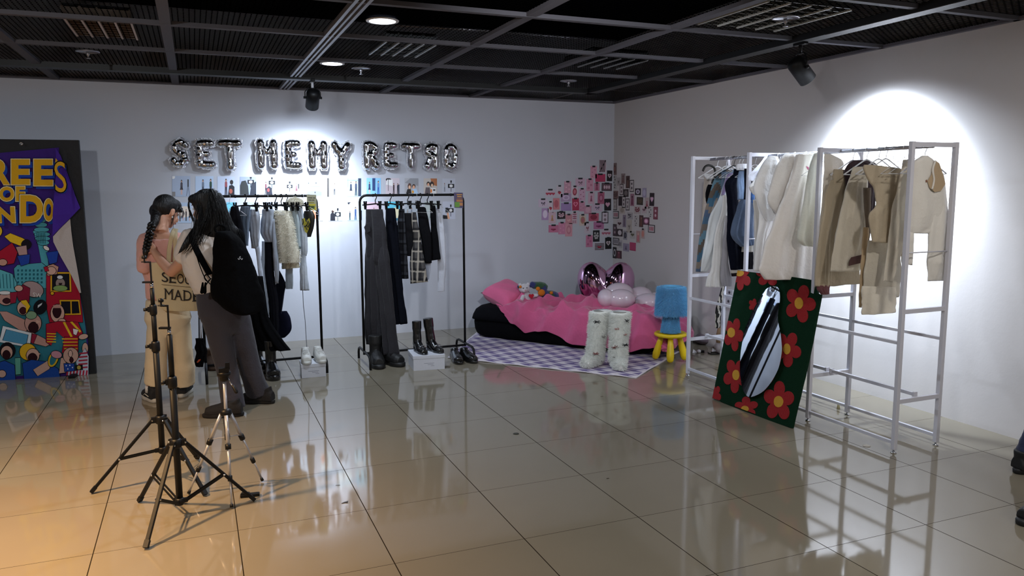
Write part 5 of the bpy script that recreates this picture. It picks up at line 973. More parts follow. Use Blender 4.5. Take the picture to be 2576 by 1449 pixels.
# front row
el(45, 1228, 42, 44, '#141016'); el(42, 1238, 32, 36, '#c9a08e'); el(40, 1252, 20, 24, '#2c0e14'); ol([(-20, 1300), (30, 1285), (85, 1310), (90, 1390), (-20, 1400)], '#1d4694'); el(15, 1358, 22, 20, '#c9a08e'); ol([(88, 1270), (118, 1268), (120, 1360), (92, 1362)], '#5fa08c')
el(160, 1235, 46, 46, '#d9a922'); el(188, 1255, 36, 38, '#c9a08e'); el(186, 1268, 24, 24, '#2c0e14'); flat([(205, 1235), (232, 1246), (208, 1256)], '#c9a08e')
ol([(130, 1300), (180, 1280), (260, 1290), (330, 1330), (340, 1378), (140, 1392)], '#1d4694'); ol([(190, 1335), (270, 1285), (290, 1300), (280, 1330), (215, 1370)], '#c9a08e'); el(302, 1275, 26, 46, '#e0b424', .35); el(302, 1275, 17, 36, '#2e7280', .35, False); el(320, 1250, 30, 20, '#c98f9c', .2)
ol([(345, 1270), (372, 1265), (370, 1350), (335, 1355)], '#c9a08e'); el(400, 1255, 42, 44, '#c9a08e', .3); el(404, 1280, 9, 14, '#3a1018'); el(398, 1245, 10, 18, '#d8b0a0')
ol([(430, 1290), (480, 1215), (500, 1260), (498, 1364), (375, 1366), (380, 1345), (440, 1340)], '#b9c0cc')
for k in range(7): flat([(378+k*18, 1338), (388+k*18, 1338), (384+k*18, 1366), (374+k*18, 1366)], '#a8283c')
for k in range(5): flat([(440+k*2, 1320-k*20), (494, 1316-k*20), (494, 1324-k*20), (440+k*2, 1329-k*20)], '#a8283c')
ol([(362, 1300), (420, 1300), (420, 1340), (366, 1345)], '#24479a')
for x, y in ((375, 1312), (395, 1310), (410, 1322), (384, 1330)): el(x, y, 4, 4, '#d8dce6', 0, False, 8)
ol([(428, 1310), (464, 1308), (466, 1334), (430, 1336)], '#15151a'); el(446, 1322, 11, 11, '#b9a24a')
# block letters with blue drop shadow and cream edge
def block(ch, x0, x1, y0, y1, lean=0):
    for dx, dy, col, g in ((14, 16, '#1c3f98', 2), (0, 0, '#0f0c14', 7), (0, 0, '#d9cfae', 4), (0, 0, '#cf9c1e', 0)):
        LAY[0] += 1; lay = LAY[0]; b.color(col)
        put_text(b, ch, lambda u, v, w: bp(lerp(x0-g, x1+g, u)+dx+lean*v, lerp(y1+g, y0-g, v)+dy, .004+lay*.00007+w*.0005), bold=.045)
for ch, x0, x1, y0, y1, ln in (('R', -45, 60, 160, 300, 0), ('E', 68, 172, 158, 300, 0), ('E', 194, 300, 158, 306, 0), ('O', 2, 84, 312, 392, 0), ('F', 94, 144, 310, 392, 0), ('N', -8, 92, 424, 512, -6), ('D', 118, 246, 358, 512, 0), ('O', 250, 304, 378, 504, 0)): block(ch, x0, x1, y0, y1, ln)
LAY[0] += 1; b.color('#e4dcd4'); put_text(b, 'SW', lambda u, v, w: bp(lerp(190, 238, u), lerp(925, 902, v)+u*8, .004+LAY[0]*.00007+w*.0004))
tag(b.build('printed_cloth', PFAB), 'purple cartoon cloth with yellow block letters, pinned on the black panel', 'banner')
root = bpy.data.objects['printed_cloth']
b = MB(); fl_ = [(318, 94), (346, 140), (374, 205), (402, 292), (428, 360), (455, 430), (425, 462), (395, 492), (345, 540), (303, 586), (304, 470), (311, 340), (322, 210)]
b.color('#43268a'); b.poly([bp(x, y, .03+.012*math.sin(x*.09)) for x, y in fl_], pn, .006)
b.color('#cf9c1e'); b.poly([bp(x, y, .05) for x, y in ((322, 152), (344, 182), (350, 200), (338, 208), (330, 192), (318, 186))], pn, .001)
for dx, col, g in ((8, '#1c3f98', 0), (0, '#0f0c14', 6), (0, '#cf9c1e', 0)):
    b.color(col); put_text(b, 'S', lambda u, v, w: bp(lerp(322-g, 384+g, u)+dx+v*-8, lerp(342+g, 172-g, v)+dx, .052+w*.0005+(.001 if dx else .002+(.001 if g == 0 else 0))))
b.build('folded_corner', PFAB, root)
b = MB(); b.color('#b9ada6'); b.poly([bp(x, y, .012) for x, y in ((396, 492), (402, 560), (412, 640), (430, 740), (446, 830), (457, 905), (448, 905), (400, 802), (345, 706), (302, 620), (300, 590), (345, 541))], pn, .004)
b.build('plain_back', PFAB, root)['label'] = 'plain white back of the cloth'

# ------------------------------------------------------------------ rug
RP = [Vector((2.13, 6.80, 0)), Vector((3.345, 5.428, 0)), Vector((4.28, 6.16, 0)), Vector((2.86, 7.98, 0))]
def rug_pt(u, v, z=.008): return RP[0].lerp(RP[1], u).lerp(RP[3].lerp(RP[2], u), v)+Vector((0, 0, z))
m = mat('rug_weave', '#cfc6cf', .95, bump=.6, bs=160, spec=.1); N, L = m.node_tree.nodes, m.node_tree.links
uvn = N.new('ShaderNodeUVMap'); uvn.uv_map = 'UVMap'; sp = N.new('ShaderNodeSeparateXYZ'); L.new(uvn.outputs[0], sp.inputs[0])
def MN(op, a, v):
    n = N.new('ShaderNodeMath'); n.operation = op
    for i, q in enumerate((a, v)):
        if isinstance(q, (int, float)): n.inputs[i].default_value = q
        else: L.new(q, n.inputs[i])
    return n.outputs[0]
def saw(x, p): return MN('PINGPONG', x, p)
vv = MN('ADD', MN('MULTIPLY', sp.outputs[1], 12), 0)
uu = MN('ADD', MN('MULTIPLY', sp.outputs[0], 10), MN('MULTIPLY', saw(vv, .5), 1.0))
k1 = MN('GREATER_THAN', MN('FRACT', MN('MULTIPLY', MN('ADD', uu, MN('MULTIPLY', MN('FLOOR', vv, 0), .5)), 1.0), 0), .5)
bo = MN('MULTIPLY', MN('LESS_THAN', MN('ABSOLUTE', MN('SUBTRACT', sp.outputs[0], .5), 0), .492), MN('LESS_THAN', MN('ABSOLUTE', MN('SUBTRACT', sp.outputs[1], .5), 0), .488))
mx = N.new('ShaderNodeMix'); mx.data_type = 'RGBA'; L.new(MN('MULTIPLY', k1, bo), mx.inputs[0]); mx.inputs[6].default_value = lin('#d2cad0'); mx.inputs[7].default_value = lin('#766a92'); L.new(mx.outputs[2], N['Principled BSDF'].inputs['Base Color'])
b = MB(); NU, NV = 40, 30
vs = [rug_pt(u/NU, v/NV, .009+.003*math.sin(u*.9+v*.4)) for v in range(NV+1) for u in range(NU+1)]
fs = [(v*(NU+1)+u, v*(NU+1)+u+1, (v+1)*(NU+1)+u+1, (v+1)*(NU+1)+u) for v in range(NV) for u in range(NU)]
b.add(vs, fs); o = b.build('rug', m, mods=[('SOLIDIFY', dict(thickness=.007, offset=-1))]); tag(o, 'white and lavender zigzag-check rug under the mattress and furry boots', 'rug')
uvl = o.data.uv_layers.new(name='UVMap')
for poly in o.data.polygons:
    for li, vi in zip(poly.loop_indices, poly.vertices): uvl.data[li].uv = ((vi % (NU+1))/NU, (vi//(NU+1))/NV)

# ------------------------------------------------------------------ mattress, blanket, pillow
E1 = Vector((.584, -.812, 0)); E2 = Vector((.812, .584, 0)); BO = Vector((2.66, 7.715, .012))
LB, DB, HB = 2.04, .80, .315
def bw(s, t_, z=0): return BO+E1*s+E2*t_+Vector((0, 0, z))
def rrect(s0, s1, t0, t1, r, z, n=8):
    P = []
    for cx, cy, a0 in ((s1-r, t1-r, 0), (s0+r, t1-r, PI/2), (s0+r, t0+r, PI), (s1-r, t0+r, 1.5*PI)):
        for k in range(n+1): a = a0+PI/2*k/n; P.append(bw(cx+r*math.cos(a), cy+r*math.sin(a), z))
    return P
b = MB(); b.rings([rrect(i, LB-i, i, DB-i, .17, z) for i, z in ((.05, 0), (.015, .03), (0, .08), (-.005, .15), (0, .22), (.015, .275), (.05, .305), (.12, HB), (.25, HB+.008))])
mt = tag(b.build('mattress', fabric('#08080b', sheen=.05)), 'low black mattress lying diagonally across the corner on the rug', 'mattress')
b = MB(); b.rings([rrect(i, LB-i, i, DB-i, .17, z) for i, z in ((-.022, .19), (-.012, .235), (.008, .285), (.045, .318), (.12, HB+.012), (.25, HB+.018))]); b.build('fitted_cover', fabric('#0b0b0f', sheen=.05), mt)
def hem(s):
    P = [(.42, .27), (.5, .20), (.58, .19), (.68, .10), (.8, .135), (.95, .15), (1.1, .10), (1.25, .045), (1.4, .04), (1.55, .05), (1.7, .045), (1.8, .06), (1.88, .035), (2.05, .10)]
    for (a, x), (c, y) in zip(P, P[1:]):
        if s <= c: return lerp(x, y, max(0, (s-a)/(c-a)))
    return P[-1][1]
def ridge(x): x = x-math.floor(x); return math.exp(-((x-.5)/.17)**2)
b = MB(); NS, NT = 130, 70; top = []
for j in range(NT+1):
    for i in range(NS+1):
        s = .42+2.05*i/NS; w = j/NT           # w 0 back .. 1 hem
        over = max(0, s-LB+.03)
        s2 = min(s, LB-.03)+.05*math.sin(w*7+1)*(1-i/NS)
        f = .055*ridge(s*2.3+w*1.3)+.04*ridge(s*3.9-w*2.2+.3)+.034*ridge(s*1.4+w*3.1+.7)+.03*ridge(s*5.3+w*2.3)+.014*ridge(s*8.1-w*4.3)+.02*math.sin(s*9+w*6)
        split = .62; drop = 0
        if over > 0: q = min(1, over/.35); s2 += .04+.17*math.sin(q*PI/2)+.03*math.sin(w*15); drop = q*.27
        if w < split:
            q = w/split; t_ = lerp(.78, .0, q); z = HB+.022+f*(1-drop*2)
            z -= .5*max(0, .15-q)*0
            e = min(1, i/5); z = HB+.02+(z-HB-.02)*e-drop
        else:
            q = (w-split)/(1-split); h = hem(min(s, LB)); z0 = HB+.022+f*.8-drop; t_ = -.012-.03*math.sin(min(1, q*1.4)*PI/2)-.025*ridge(s*3.1+.2+q*.6)-.012*math.sin(s*19+q*3); z = lerp(z0, min(h, z0), q**.9)
        top.append(bw(s2, t_, max(.012, z)))
b.add(top, [(j*(NS+1)+i, j*(NS+1)+i+1, (j+1)*(NS+1)+i+1, (j+1)*(NS+1)+i) for j in range(NT) for i in range(NS)])
PINK = fabric('#c95c86', sheen=.3, noise=.08)
tag(b.build('blanket', PINK, mods=[('SOLIDIFY', dict(thickness=.012, offset=1)), ('SUBSURF', dict(levels=1, render_levels=1))]), 'rumpled pink blanket spilling over the front of the black mattress', 'blanket')
def cushion(name, c, ux_, uy_, w, h, T, m, parent=None):
    ux_, uy_ = Vector(ux_).normalized(), Vector(uy_); uy_ = (uy_-ux_*uy_.dot(ux_)).normalized(); n = ux_.cross(uy_); b = MB(); G = 16; rg = random.Random(5)
    for sg in (1, -1):
        vs = []
        for j in range(G+1):
            for i in range(G+1):
                u, v = 2*i/G-1, 2*j/G-1; pin = 1-.10*(1-u*u)*abs(v)**2; pin2 = 1-.10*(1-v*v)*abs(u)**2
                th = T/2*((1-u**4)*(1-v**4))**.5+.004*math.sin(u*9+v*5)*(1-u*u)*(1-v*v)
                vs.append(Vector(c)+ux_*(w/2*u*pin2)+uy_*(h/2*v*pin)+n*th*sg)
        b.add(vs, [((j*(G+1)+i), (j*(G+1)+i+1), ((j+1)*(G+1)+i+1), ((j+1)*(G+1)+i)) if sg > 0 else ((j*(G+1)+i), ((j+1)*(G+1)+i), ((j+1)*(G+1)+i+1), (j*(G+1)+i+1)) for j in range(G) for i in range(G)])
    return b.build(name, m, parent)
pc = bw(.26, .36, HB+.105)
tag(cushion('pillow', pc, Vector((.97, -.1, -.10)).lerp(Vector((.1, .75, .5)), .42), Vector((-.12, .85, .45)).lerp(Vector((-.95, .1, -.1)), .42), .41, .41, .23, fabric('#d3648c', sheen=.25)), 'plump pink pillow lying corner-first at the left end of the mattress', 'pillow')
# white bear plush
c = bw(.50, .33, HB+.13)+Vector((0, 0, .02))
t = thing('plush_bear', c-Vector((0, 0, .13)), 'small white teddy bear with a red heart, between the pillow and the blanket', 'soft toy')
WF = fabric('#cfcbd0', sheen=.5, bs=200, bump=.8)
b = MB(); b.ell(c+Vector((0, 0, .045)), (.062, .055, .052)); b.ell(c+Vector((-.02, -.045, .03)), (.03, .028, .024)); b.ell(c+Vector((.03, .01, -.06)), (.06, .055, .065)); b.ell(c+Vector((-.05, 0, .085)), .02); b.ell(c+Vector((.045, 0, .088)), .02)
b.tube([c+Vector((.06, -.02, -.04)), c+Vector((.12, -.05, -.03))], [.024, .02], round_ends=True); b.tube([c+Vector((-.03, -.03, -.04)), c+Vector((-.07, -.07, -.08))], [.024, .02], round_ends=True)
b.build('body', WF, t, mods=skin(.005, 4))
b = MB(); b.ell(c+Vector((-.035, -.052, .055)), .006, nu=8, nv=6); b.build('eye', PLASTB, t); b = MB(); b.ell(c+Vector((.005, -.058, .058)), .006, nu=8, nv=6); b.build('eye', PLASTB, t)
b = MB(); b.ell(c+Vector((-.022, -.075, .035)), .008, nu=8, nv=6); b.build('nose', fabric('#d7a3a8'), t)
b = MB(); hc = c+Vector((.045, -.075, -.03)); b.poly([hc+Vector((p[0], 0, p[1])) for p in heart(0, 0, .03)], (0, -1, 0), .012); b.build('heart', fabric('#b51f35'), t)
# green, purple and orange plush behind
c = bw(.62, .52, HB+.11)
t = thing('plush_snake', c-Vector((0, 0, .11)), 'green and purple soft toy with orange patches lying behind the white bear', 'soft toy')
GP = mat('plush_green', '#243b33', .95, bump=.8, bs=150, sheen=.3); N, L = GP.node_tree.nodes, GP.node_tree.links
tc = N.new('ShaderNodeTexCoord'); vo = N.new('ShaderNodeTexNoise'); vo.inputs['Scale'].default_value = 9; L.new(tc.outputs['Object'], vo.inputs[0]); rp = N.new('ShaderNodeValToRGB'); e = rp.color_ramp; e.interpolation = 'CONSTANT'; e.elements[0].color = lin('#29306a'); e.elements[1].position = .5; e.elements[1].color = lin('#24502f'); L.new(vo.outputs[0], rp.inputs[0]); L.new(rp.outputs[0], N['Principled BSDF'].inputs['Base Color'])
def kb(x, y, o_=(0, 0)): return onY(*KB(x, y), c.y+o_[0])
b = MB(); b.tube(spline([kb(625, 262), kb(700, 255), kb(780, 248), kb(850, 250), kb(895, 262), kb(870, 310), kb(900, 345), kb(960, 355), kb(1005, 365)], 4), [.022]*8+[.04]*8+[.045]*8+[.05]*4+[.055]*5, 12, round_ends=True); b.ell(kb(850, 252), (.06, .05, .045)); b.ell(kb(770, 240), (.03, .03, .035)); b.build('body', GP, t, mods=skin(.006, 4))
OR = fabric('#c9721e')
for x, y, r in ((640, 264, .016), (830, 285, .025), (868, 328, .042), (975, 330, .02)): b = MB(); b.ell(kb(x, y, (-.045, 0)), (r, r*.6, r*.9)); b.build('orange_patch', OR, t)

# ------------------------------------------------------------------ balloons on the bed
hc = Vector((4.12, 7.34, .50)); vd = (CAM-hc); vd.z = 0; vd.normalize(); hx = Vector((-vd.y, vd.x, 0)); hz = Vector((0, 0, 1))
t = thing('heart_balloon', hc-Vector((0, 0, .28)), 'big metallic pink heart balloon standing in the corner behind the mattress', 'balloon')
b = MB(); hp_ = [(0, .60), (.13, .72), (.36, .88), (.62, .90), (.86, .74), (.98, .44), (.97, .1), (.86, -.24), (.66, -.56), (.42, -.82), (.18, -.98), (0, -1.03)]
hq = [(p.x, p.y) for p in spline([Vector((x, y, 0)) for x, y in hp_], 4)]; out = hq+[(-x, y) for x, y in hq[-2:0:-1]]
rs = []
for sg in (1, -1):
    ss = [1, .985, .95, .88, .76, .6, .4, .2, .04]
    if sg == -1: ss = ss[1:]
    R_ = [[hc+hx*(x*.315*s)+hz*((y+.05)*s-.05)*.31+vd*(sg*.17*(1-s**2.2)**.5*(1-.28*math.exp(-(x*s/.2)**2)*max(0, y*s+.3))) for x, y in out] for s in ss]
    rs = (R_[::-1]+rs) if sg > 0 else rs+R_
b.rings(rs); b.build('foil_body', mat('pink_foil', '#deb0d2', .06, 1, bump=.05, bs=8), t)
b = MB(); b.tube([hc-hz*.28, hc-hz*.31, hc-hz*.325], [.012, .009, .014], 8); b.build('neck', mat('pink_foil'), t)
fc = onY(1578, 782, 6.88)
t = thing('flower_balloon', (fc.x, fc.y, fc.z-.03), 'pale pearly balloon with rounded petals and an orange centre, lying on the pink blanket', 'balloon')
PE = mat('pearl_latex', '#d6c6d0', .12, sub=.25, coat=.5, spec=.6)
for px_, py_, y, rx, rz in ((1524, 750, 6.80, .085, .095), (1562, 752, 6.72, .145, .10), (1557, 736, 6.98, .15, .105), (1611, 744, 6.98, .13, .10), (1630, 762, 6.76, .15, .10), (1650, 756, 6.9, .11, .09)):
    b = MB(); P = onY(px_, py_, y); b.ell(P, (rx, .12, rz), Matrix.Rotation(-.3, 3, 'Z'), 24, 16); b.build('petal', PE, t)
b = MB(); b.ell(onY(1602, 781, 6.62), (.06, .04, .03)); b.build('centre', mat('orange_latex', '#d8861c', .2), t)['label'] = 'orange centre'

# ------------------------------------------------------------------ furry boots, stool, furry lamp
FURW = fabric('#e2e4de', sheen=.4, noise=.03)
def fur_boot(base, d, sh_off, label, bows):
    d = Vector(d).normalized(); t = thing('furry_boot', base, label, 'boot', 'white furry boots on the rug'); b = MB()
    Z = Vector((0, 0, 1)); s = Vector(sh_off)
    b.tube(spline([base+Z*.06, base+Z*.14+s*.2, base+Z*.3+s*.6, base+Z*.44+s, base+Z*.485+s], 4), [.072]*4+[.070]*4+[.080]*4+[.086]*5, 18)
    b.tube([base+Z*.055-d*.03, base+Z*.05+d*.05, base+Z*.042+d*.12], [.058, .056, .046], 16, round_ends=True)
    core = MB(); core.v, core.f, core.c, core.sm = list(b.v), list(b.f), list(b.c), list(b.sm)
    def ax(p):
        if p.z-base.z > .11: k = (p.z-base.z)/.485; return base+s*k+Z*(p.z-base.z)
        q = (p-base).dot(d); return base+d*min(.12, max(-.03, q))+Z*.05
    ss = orient(surf_samples(b), ax); n0 = len(b.f); furry(b, ss, 15000, .03, .0011, down=.35)
    for i, v in enumerate(b.v): 
        if v.z < .018: b.v[i] = Vector((v.x, v.y, .018))
    o = b.build('fur_shell', FURW, t)
    b = MB(); b.lathe(base+Z*.482+s, [(.06, 0), (.06, .004), (.001, .004)], 16); b.build('opening', fabric('#8f8f88'), t)
    for (dx, z, c_, sz, r) in bows:
        vdir = (CAM-base); vdir.z = 0; vdir.normalize(); side = Vector((-vdir.y, vdir.x, 0)); p = base+Z*z+s*(z/.485)+side*dx+vdir*(.088-abs(dx)*.35)
        b = MB()
        for a in (r, r+PI*.75, r+PI*.25): q = side*math.cos(a)*sz+Z*math.sin(a)*sz*.6; b.tube([p-q, p+vdir*.006, p+q], [.002, .005, .002], 6)
        b.build('bow', fabric(c_), t)
fur_boot(Vector((3.235, 5.955, .014)), (-.85, -.45, 0), (.055, 0, 0), 'white furry knee boot pointing left, with a black bow', [(-.02, .40, '#121214', .035, 0), (.0, .12, '#7a4a46', .03, .2), (.05, .27, '#8a8a84', .02, 0)])
fur_boot(Vector((3.385, 5.80, .014)), (-.35, -.93, 0), (.03, .03, 0), 'white furry knee boot facing forward, right of its pair', [(.062, .42, '#2c2c2c', .03, 1.4), (-.02, .35, '#a06a62', .022, .3), (.055, .30, '#a07a70', .018, 1), (-.03, .19, '#6a3c34', .035, .8), (.06, .21, '#1c1c1c', .03, .3), (-.035, .1, '#4a4440', .012, 0)])
sc = Vector((3.965, 5.855, 0)); SZ = .272
t = thing('child_stool', sc, 'yellow plastic child stool with four splayed legs, holding the blue lamp', 'stool'); YM = mat('yellow_plastic', '#d9b80c', .38, bump=.1, bs=200)
b = MB(); b.lathe(sc+Vector((0, 0, SZ)), [(.001, -.008), (.11, -.008), (.122, -.002), (.134, .002), (.146, -.006), (.149, -.018), (.143, -.03), (.125, -.036), (.001, -.036)], 40); b.build('seat', YM, t)
for k in range(4):
    a = 1.0+k*PI/2; d = Vector((math.cos(a), math.sin(a), 0)); b = MB(); P = [sc+d*lerp(.078, .137, q)+Vector((0, 0, lerp(SZ-.03, .02, q))) for q in (0, .25, .5, .75, .93, 1)]
    b.tube(P, [.023, .026, .032, .035, .030, .016], 14); b.build('leg', YM, t)
t = thing('table_lamp', sc+Vector((0, 0, SZ)), 'blue furry table lamp on the yellow stool', 'lamp'); BF = fabric('#6ab2de', sheen=.4, noise=.12, ns=30)
Lb = sc+Vector((0, 0, SZ))
for nm, prof, n_, ln in (('lamp_base', [(.074, .0), (.07, .05), (.062, .11), (.058, .17)], 5500, .026), ('lamp_shade', [(.122, .165), (.119, .25), (.112, .34), (.106, .425)], 14000, .040)):
    b = MB(); pr = []
    for (r0, z0), (r1, z1) in zip(prof, prof[1:]): pr += [(lerp(r0, r1, k/4), lerp(z0, z1, k/4)) for k in range(4)]
    pr.append(prof[-1]); rs = [[Lb+Vector((math.cos(2*PI*j/30)*r, math.sin(2*PI*j/30)*r, z)) for j in range(30)] for r, z in pr]
    b.rings(rs, cap=(nm == 'lamp_base')); ss = [(P, Vector((mid(P).x-Lb.x, mid(P).y-Lb.y, 0)).normalized()) for P, _ in surf_samples(b)]; furry(b, ss, n_, ln, .0011, down=.55); 
    for i, v in enumerate(b.v):
        if v.z < Lb.z+.002: b.v[i] = Vector((v.x, v.y, Lb.z+.002))
    b.build(nm, BF, t)
b = MB(); b.lathe(Lb+Vector((0, 0, .40)), [(.001, 0), (.03, 0), (.1, .0), (.1, .003), (.001, .004)], 20); b.build('shade_ring', mat('lamp_inner', '#1c3a52', .7), t)
# ------------------------------------------------------------------ shoes
BLK = mat('black_leather', '#0b0b0c', .25, coat=.3, spec=.6); BLM = mat('black_matte_leather', '#101011', .55, bump=.2, bs=40)
Zv = Vector((0, 0, 1))
def shoe(base, d, L, W, parent=None, shaft=0, m=BLM, sole_m=None, sole_h=.02, heel=0, toe=.05, chunky=1, tag_=None, name='shoe', sr=.042, extra=None, lean=(0, 0, 0), open_top=True):
    """base: floor point under the heel; d: pointing direction"""
    d = Vector(d); d.z = 0; d.normalize(); sd = Vector((-d.y, d.x, 0)); base = Vector(base)
    if tag_: root = thing(name, base, tag_[0], tag_[1], tag_[2] if len(tag_) > 2 else None)
    def out(k, z, h0=0):
        P = []
        for i in range(28):
            a = 2*PI*i/28; x = math.cos(a); y = math.sin(a)
            w = W/2*(1.0 if x > 0 else .82)*(1-.12*math.exp(-((x+.1)/.3)**2)); P.append(base+d*(L/2+x*L/2*k)+sd*(math.copysign(abs(y)**.8, y)*w*k)+Zv*(z+h0*(max(0, .35-(x+1)/2)/.35 if heel else 0)))
        return P
    b = MB()
    if heel:
        b.rings([out(1.0, .004+.0), out(1.0, sole_h, heel*.0)]); b.tube([base+d*.03+Zv*.0, base+d*.03+Zv*heel], [W*.34, W*.40], 14)
    else: b.rings([out(.97, 0), out(1.03*chunky, .006), out(1.04*chunky, sole_h*.8), out(1.0, sole_h)])
    u = MB(); h = sole_h; hh = heel
    cs = [(0.03, .45, .065), (.15, .5, .09), (.30, .5, .085), (.45, .5, .07), (.62, .52, .055), (.8, .5, .045), (.93, .36, .034)]
    rs = []
    for q, wf, ht in cs:
        c = base+d*(L*q)+Zv*(h+hh*max(0, 1-q*1.7)); wv = W*wf*(.95 if q > .3 else .85); ht = ht*(toe/.05 if q > .4 else 1); ring = []
        for i in range(16):
            a = 2*PI*i/16; ring.append(c+sd*math.cos(a)*wv+Zv*(max(0, math.sin(a))**.8*ht+min(0, math.sin(a))*.004))
        rs.append(ring)
    u.rings(rs)
    if shaft:
        ln = Vector(lean); u.tube(spline([base+d*(L*.2)+Zv*(h+hh*.8+.03), base+d*(L*.18)+Zv*(h+hh+.09)+ln*.3, base+d*(L*.19)+Zv*shaft*.75+ln*.7, base+d*(L*.19)+Zv*shaft+ln], 3), [sr*.95]*3+[sr*.9]*3+[sr]*4, 16)
    def bld(par):
        if par is not None:
            up = u.build('upper', m, par, mods=skin(.005, 3)); b.build('sole', sole_m or m, par); return up
    if tag_: up = bld(root); par = root
    else:
        up = u.build('shoe', m, parent, mods=skin(.005, 3)); b.build('sole', sole_m or m, up); par = up
    if extra: extra(par, base, d, sd, h)
    return root if tag_ else up
def laces(c):
    def f(par, base, d, sd, h, L=.24):
        b = MB(); pts = []
        for k in range(5):
            p = base+d*(.10+k*.018)+Zv*(h+.082-k*.007); pts += [p+sd*.022*(-1)**k, p-sd*.022*(-1)**k]
        b.tube(pts, .003, 6); b.build('laces', mat('lace_'+c, c, .8), par)
    return f
def chain(par, base, d, sd, h):
    b = MB(); p = base+d*.17+Zv*(h+.062)
    for k in range(7):
        a = (k/6-.5)*2; q = p+sd*a*.034+Zv*(-.018*a*a); r = Matrix.Rotation(k*1.57, 3, 'X'); b.tube([q+Vector((math.cos(t_)*.006, math.sin(t_)*.004, math.sin(t_+k)*.004)) for t_ in [i*PI/3 for i in range(7)]], .0016, 5)
    b.build('chain', CHROME, par)
def band(par, base, d, sd, h):
    b = MB(); b.tube([base+d*.19+sd*.045+Zv*(h+.02), base+d*.215+sd*.03+Zv*(h+.034), base+d*.222+Zv*(h+.038), base+d*.215-sd*.03+Zv*(h+.034), base+d*.19-sd*.045+Zv*(h+.02)], .003, 6); b.build('metal_band', CHROME, par)
GB = 'boots and shoes on the floor by the rails'
def fz(x, y, z=0): return onZ(x, y, z)
# chunky boots under the long trousers
b0 = fz(954, 924); b1 = fz(985, 921)
shoe(b0+Vector((0, .18, 0)), (-.05, -1, 0), .27, .125, shaft=.27, sole_h=.042, chunky=1.05, toe=.075, sr=.06, tag_=('chunky black boot, left one under the charcoal trousers', 'boot', GB), name='chunky_boot')
shoe(b1+Vector((-.03, .17, 0)), (.42, -.9, 0), .27, .125, shaft=.22, sole_h=.042, chunky=1.05, toe=.07, sr=.055, tag_=('chunky black boot, right one, turned outwards', 'boot', GB), name='chunky_boot')
# shoe boxes
def shoebox(c, a, w, dp, h, label, lid=.03):
    t = thing('shoe_box', (c[0], c[1], 0), label, 'box', None, a); m = mat('white_card', '#c5c7cf', .6, bump=.15, bs=20); M = Matrix.Rotation(a, 3, 'Z')
    b = MB(); b.box((c[0], c[1], (h-.002)/2), (w-.008, dp-.008, h-.002), M); b.build('box_body', m, t)
    b = MB(); b.box((c[0], c[1], h-lid/2), (w, dp, lid), M); b.build('lid', m, t, bev=.002)
    b = MB(); f = M @ Vector((0, -1, 0)); r_ = M @ Vector((1, 0, 0)); p = Vector((c[0], c[1], 0))+f*(dp/2-.004)+Zv*h*.36
    for k, (u, l) in enumerate(((0, .09), (.012, .05), (.03, .03))): b.box(p+Zv*(.012-k*.012)+r_*u, (l, .0012, .004), M)
    b.build('label', mat('box_print', '#8d909b', .7), t)
    return t
bx1 = shoebox((1.855, 6.56), math.radians(-6), .285, .30, .132, 'white shoe box under the heeled black boots')
bx2 = shoebox((.868, 6.64), math.radians(-3), .205, .20, .118, 'white shoe box under the white sneakers')
shoe(Vector((1.785, 6.66, .133)), (.12, -1, 0), .235, .085, shaft=.275, sole_h=.012, heel=.055, m=BLK, sr=.042, extra=chain, toe=.045, tag_=('glossy black heeled ankle boot with a chain, left on the white box', 'boot', GB), name='ankle_boot', lean=(.0, .01, 0))
shoe(Vector((1.90, 6.65, .133)), (.30, -1, 0), .235, .085, shaft=.295, sole_h=.012, heel=.055, m=BLK, sr=.046, extra=chain, toe=.045, tag_=('glossy black heeled ankle boot with a chain, right on the white box', 'boot', GB), name='ankle_boot', lean=(-.02, .01, 0))
WS = mat('white_leather', '#c9c9c4', .5, bump=.1)
shoe(Vector((.822, 6.745, .119)), (-.06, -1, 0), .235, .09, sole_h=.026, m=WS, sole_m=WS, extra=laces('#dcdcd8'), tag_=('white sneaker, left one on its box', 'shoe', GB), name='sneaker', shaft=.1, sr=.035, toe=.055)
shoe(Vector((.918, 6.745, .119)), (.10, -1, 0), .235, .09, sole_h=.026, m=WS, sole_m=WS, extra=laces('#dcdcd8'), tag_=('white sneaker, right one on its box', 'shoe', GB), name='sneaker', shaft=.1, sr=.035, toe=.055)
p = fz(1157, 915); q = fz(1185, 913)
shoe(p+Vector((.0, .20, 0)), (-.05, -1, 0), .25, .10, sole_h=.03, m=BLK, shaft=.11, sr=.037, tag_=('black loafer, left one at the right foot of the second rail', 'shoe', GB), name='loafer')
shoe(q+Vector((-.03, .19, 0)), (.25, -1, 0), .25, .10, sole_h=.03, m=BLK, shaft=.11, sr=.037, tag_=('black loafer, right one at the right foot of the second rail', 'shoe', GB), name='loafer')
p = fz(690, 955); q = fz(660, 940)
shoe(p+Vector((-.01, .20, 0)), (.04, -1, 0), .26, .12, sole_h=.045, m=BLK, shaft=.31, sr=.05, toe=.06, extra=band, tag_=('glossy black platform boot with a metal band, right of the backpack wearer', 'boot', GB), name='platform_boot')
shoe(q+Vector((-.03, .22, 0)), (.25, -1, 0), .26, .115, sole_h=.045, m=BLK, shaft=.30, sr=.048, toe=.06, extra=band, tag_=('glossy black platform boot half hidden behind the dark trousers', 'boot', GB), name='platform_boot')
BR = mat('brown_suede', '#3f2814', .8, bump=.4, bs=80)
shoe(fz(537, 928)+Vector((-.02, .16, 0)), (.1, -1, 0), .25, .115, sole_h=.03, m=BR, shaft=.16, sr=.045, tag_=('dark brown boot seen left of the grey trousers', 'boot', GB), name='suede_boot')
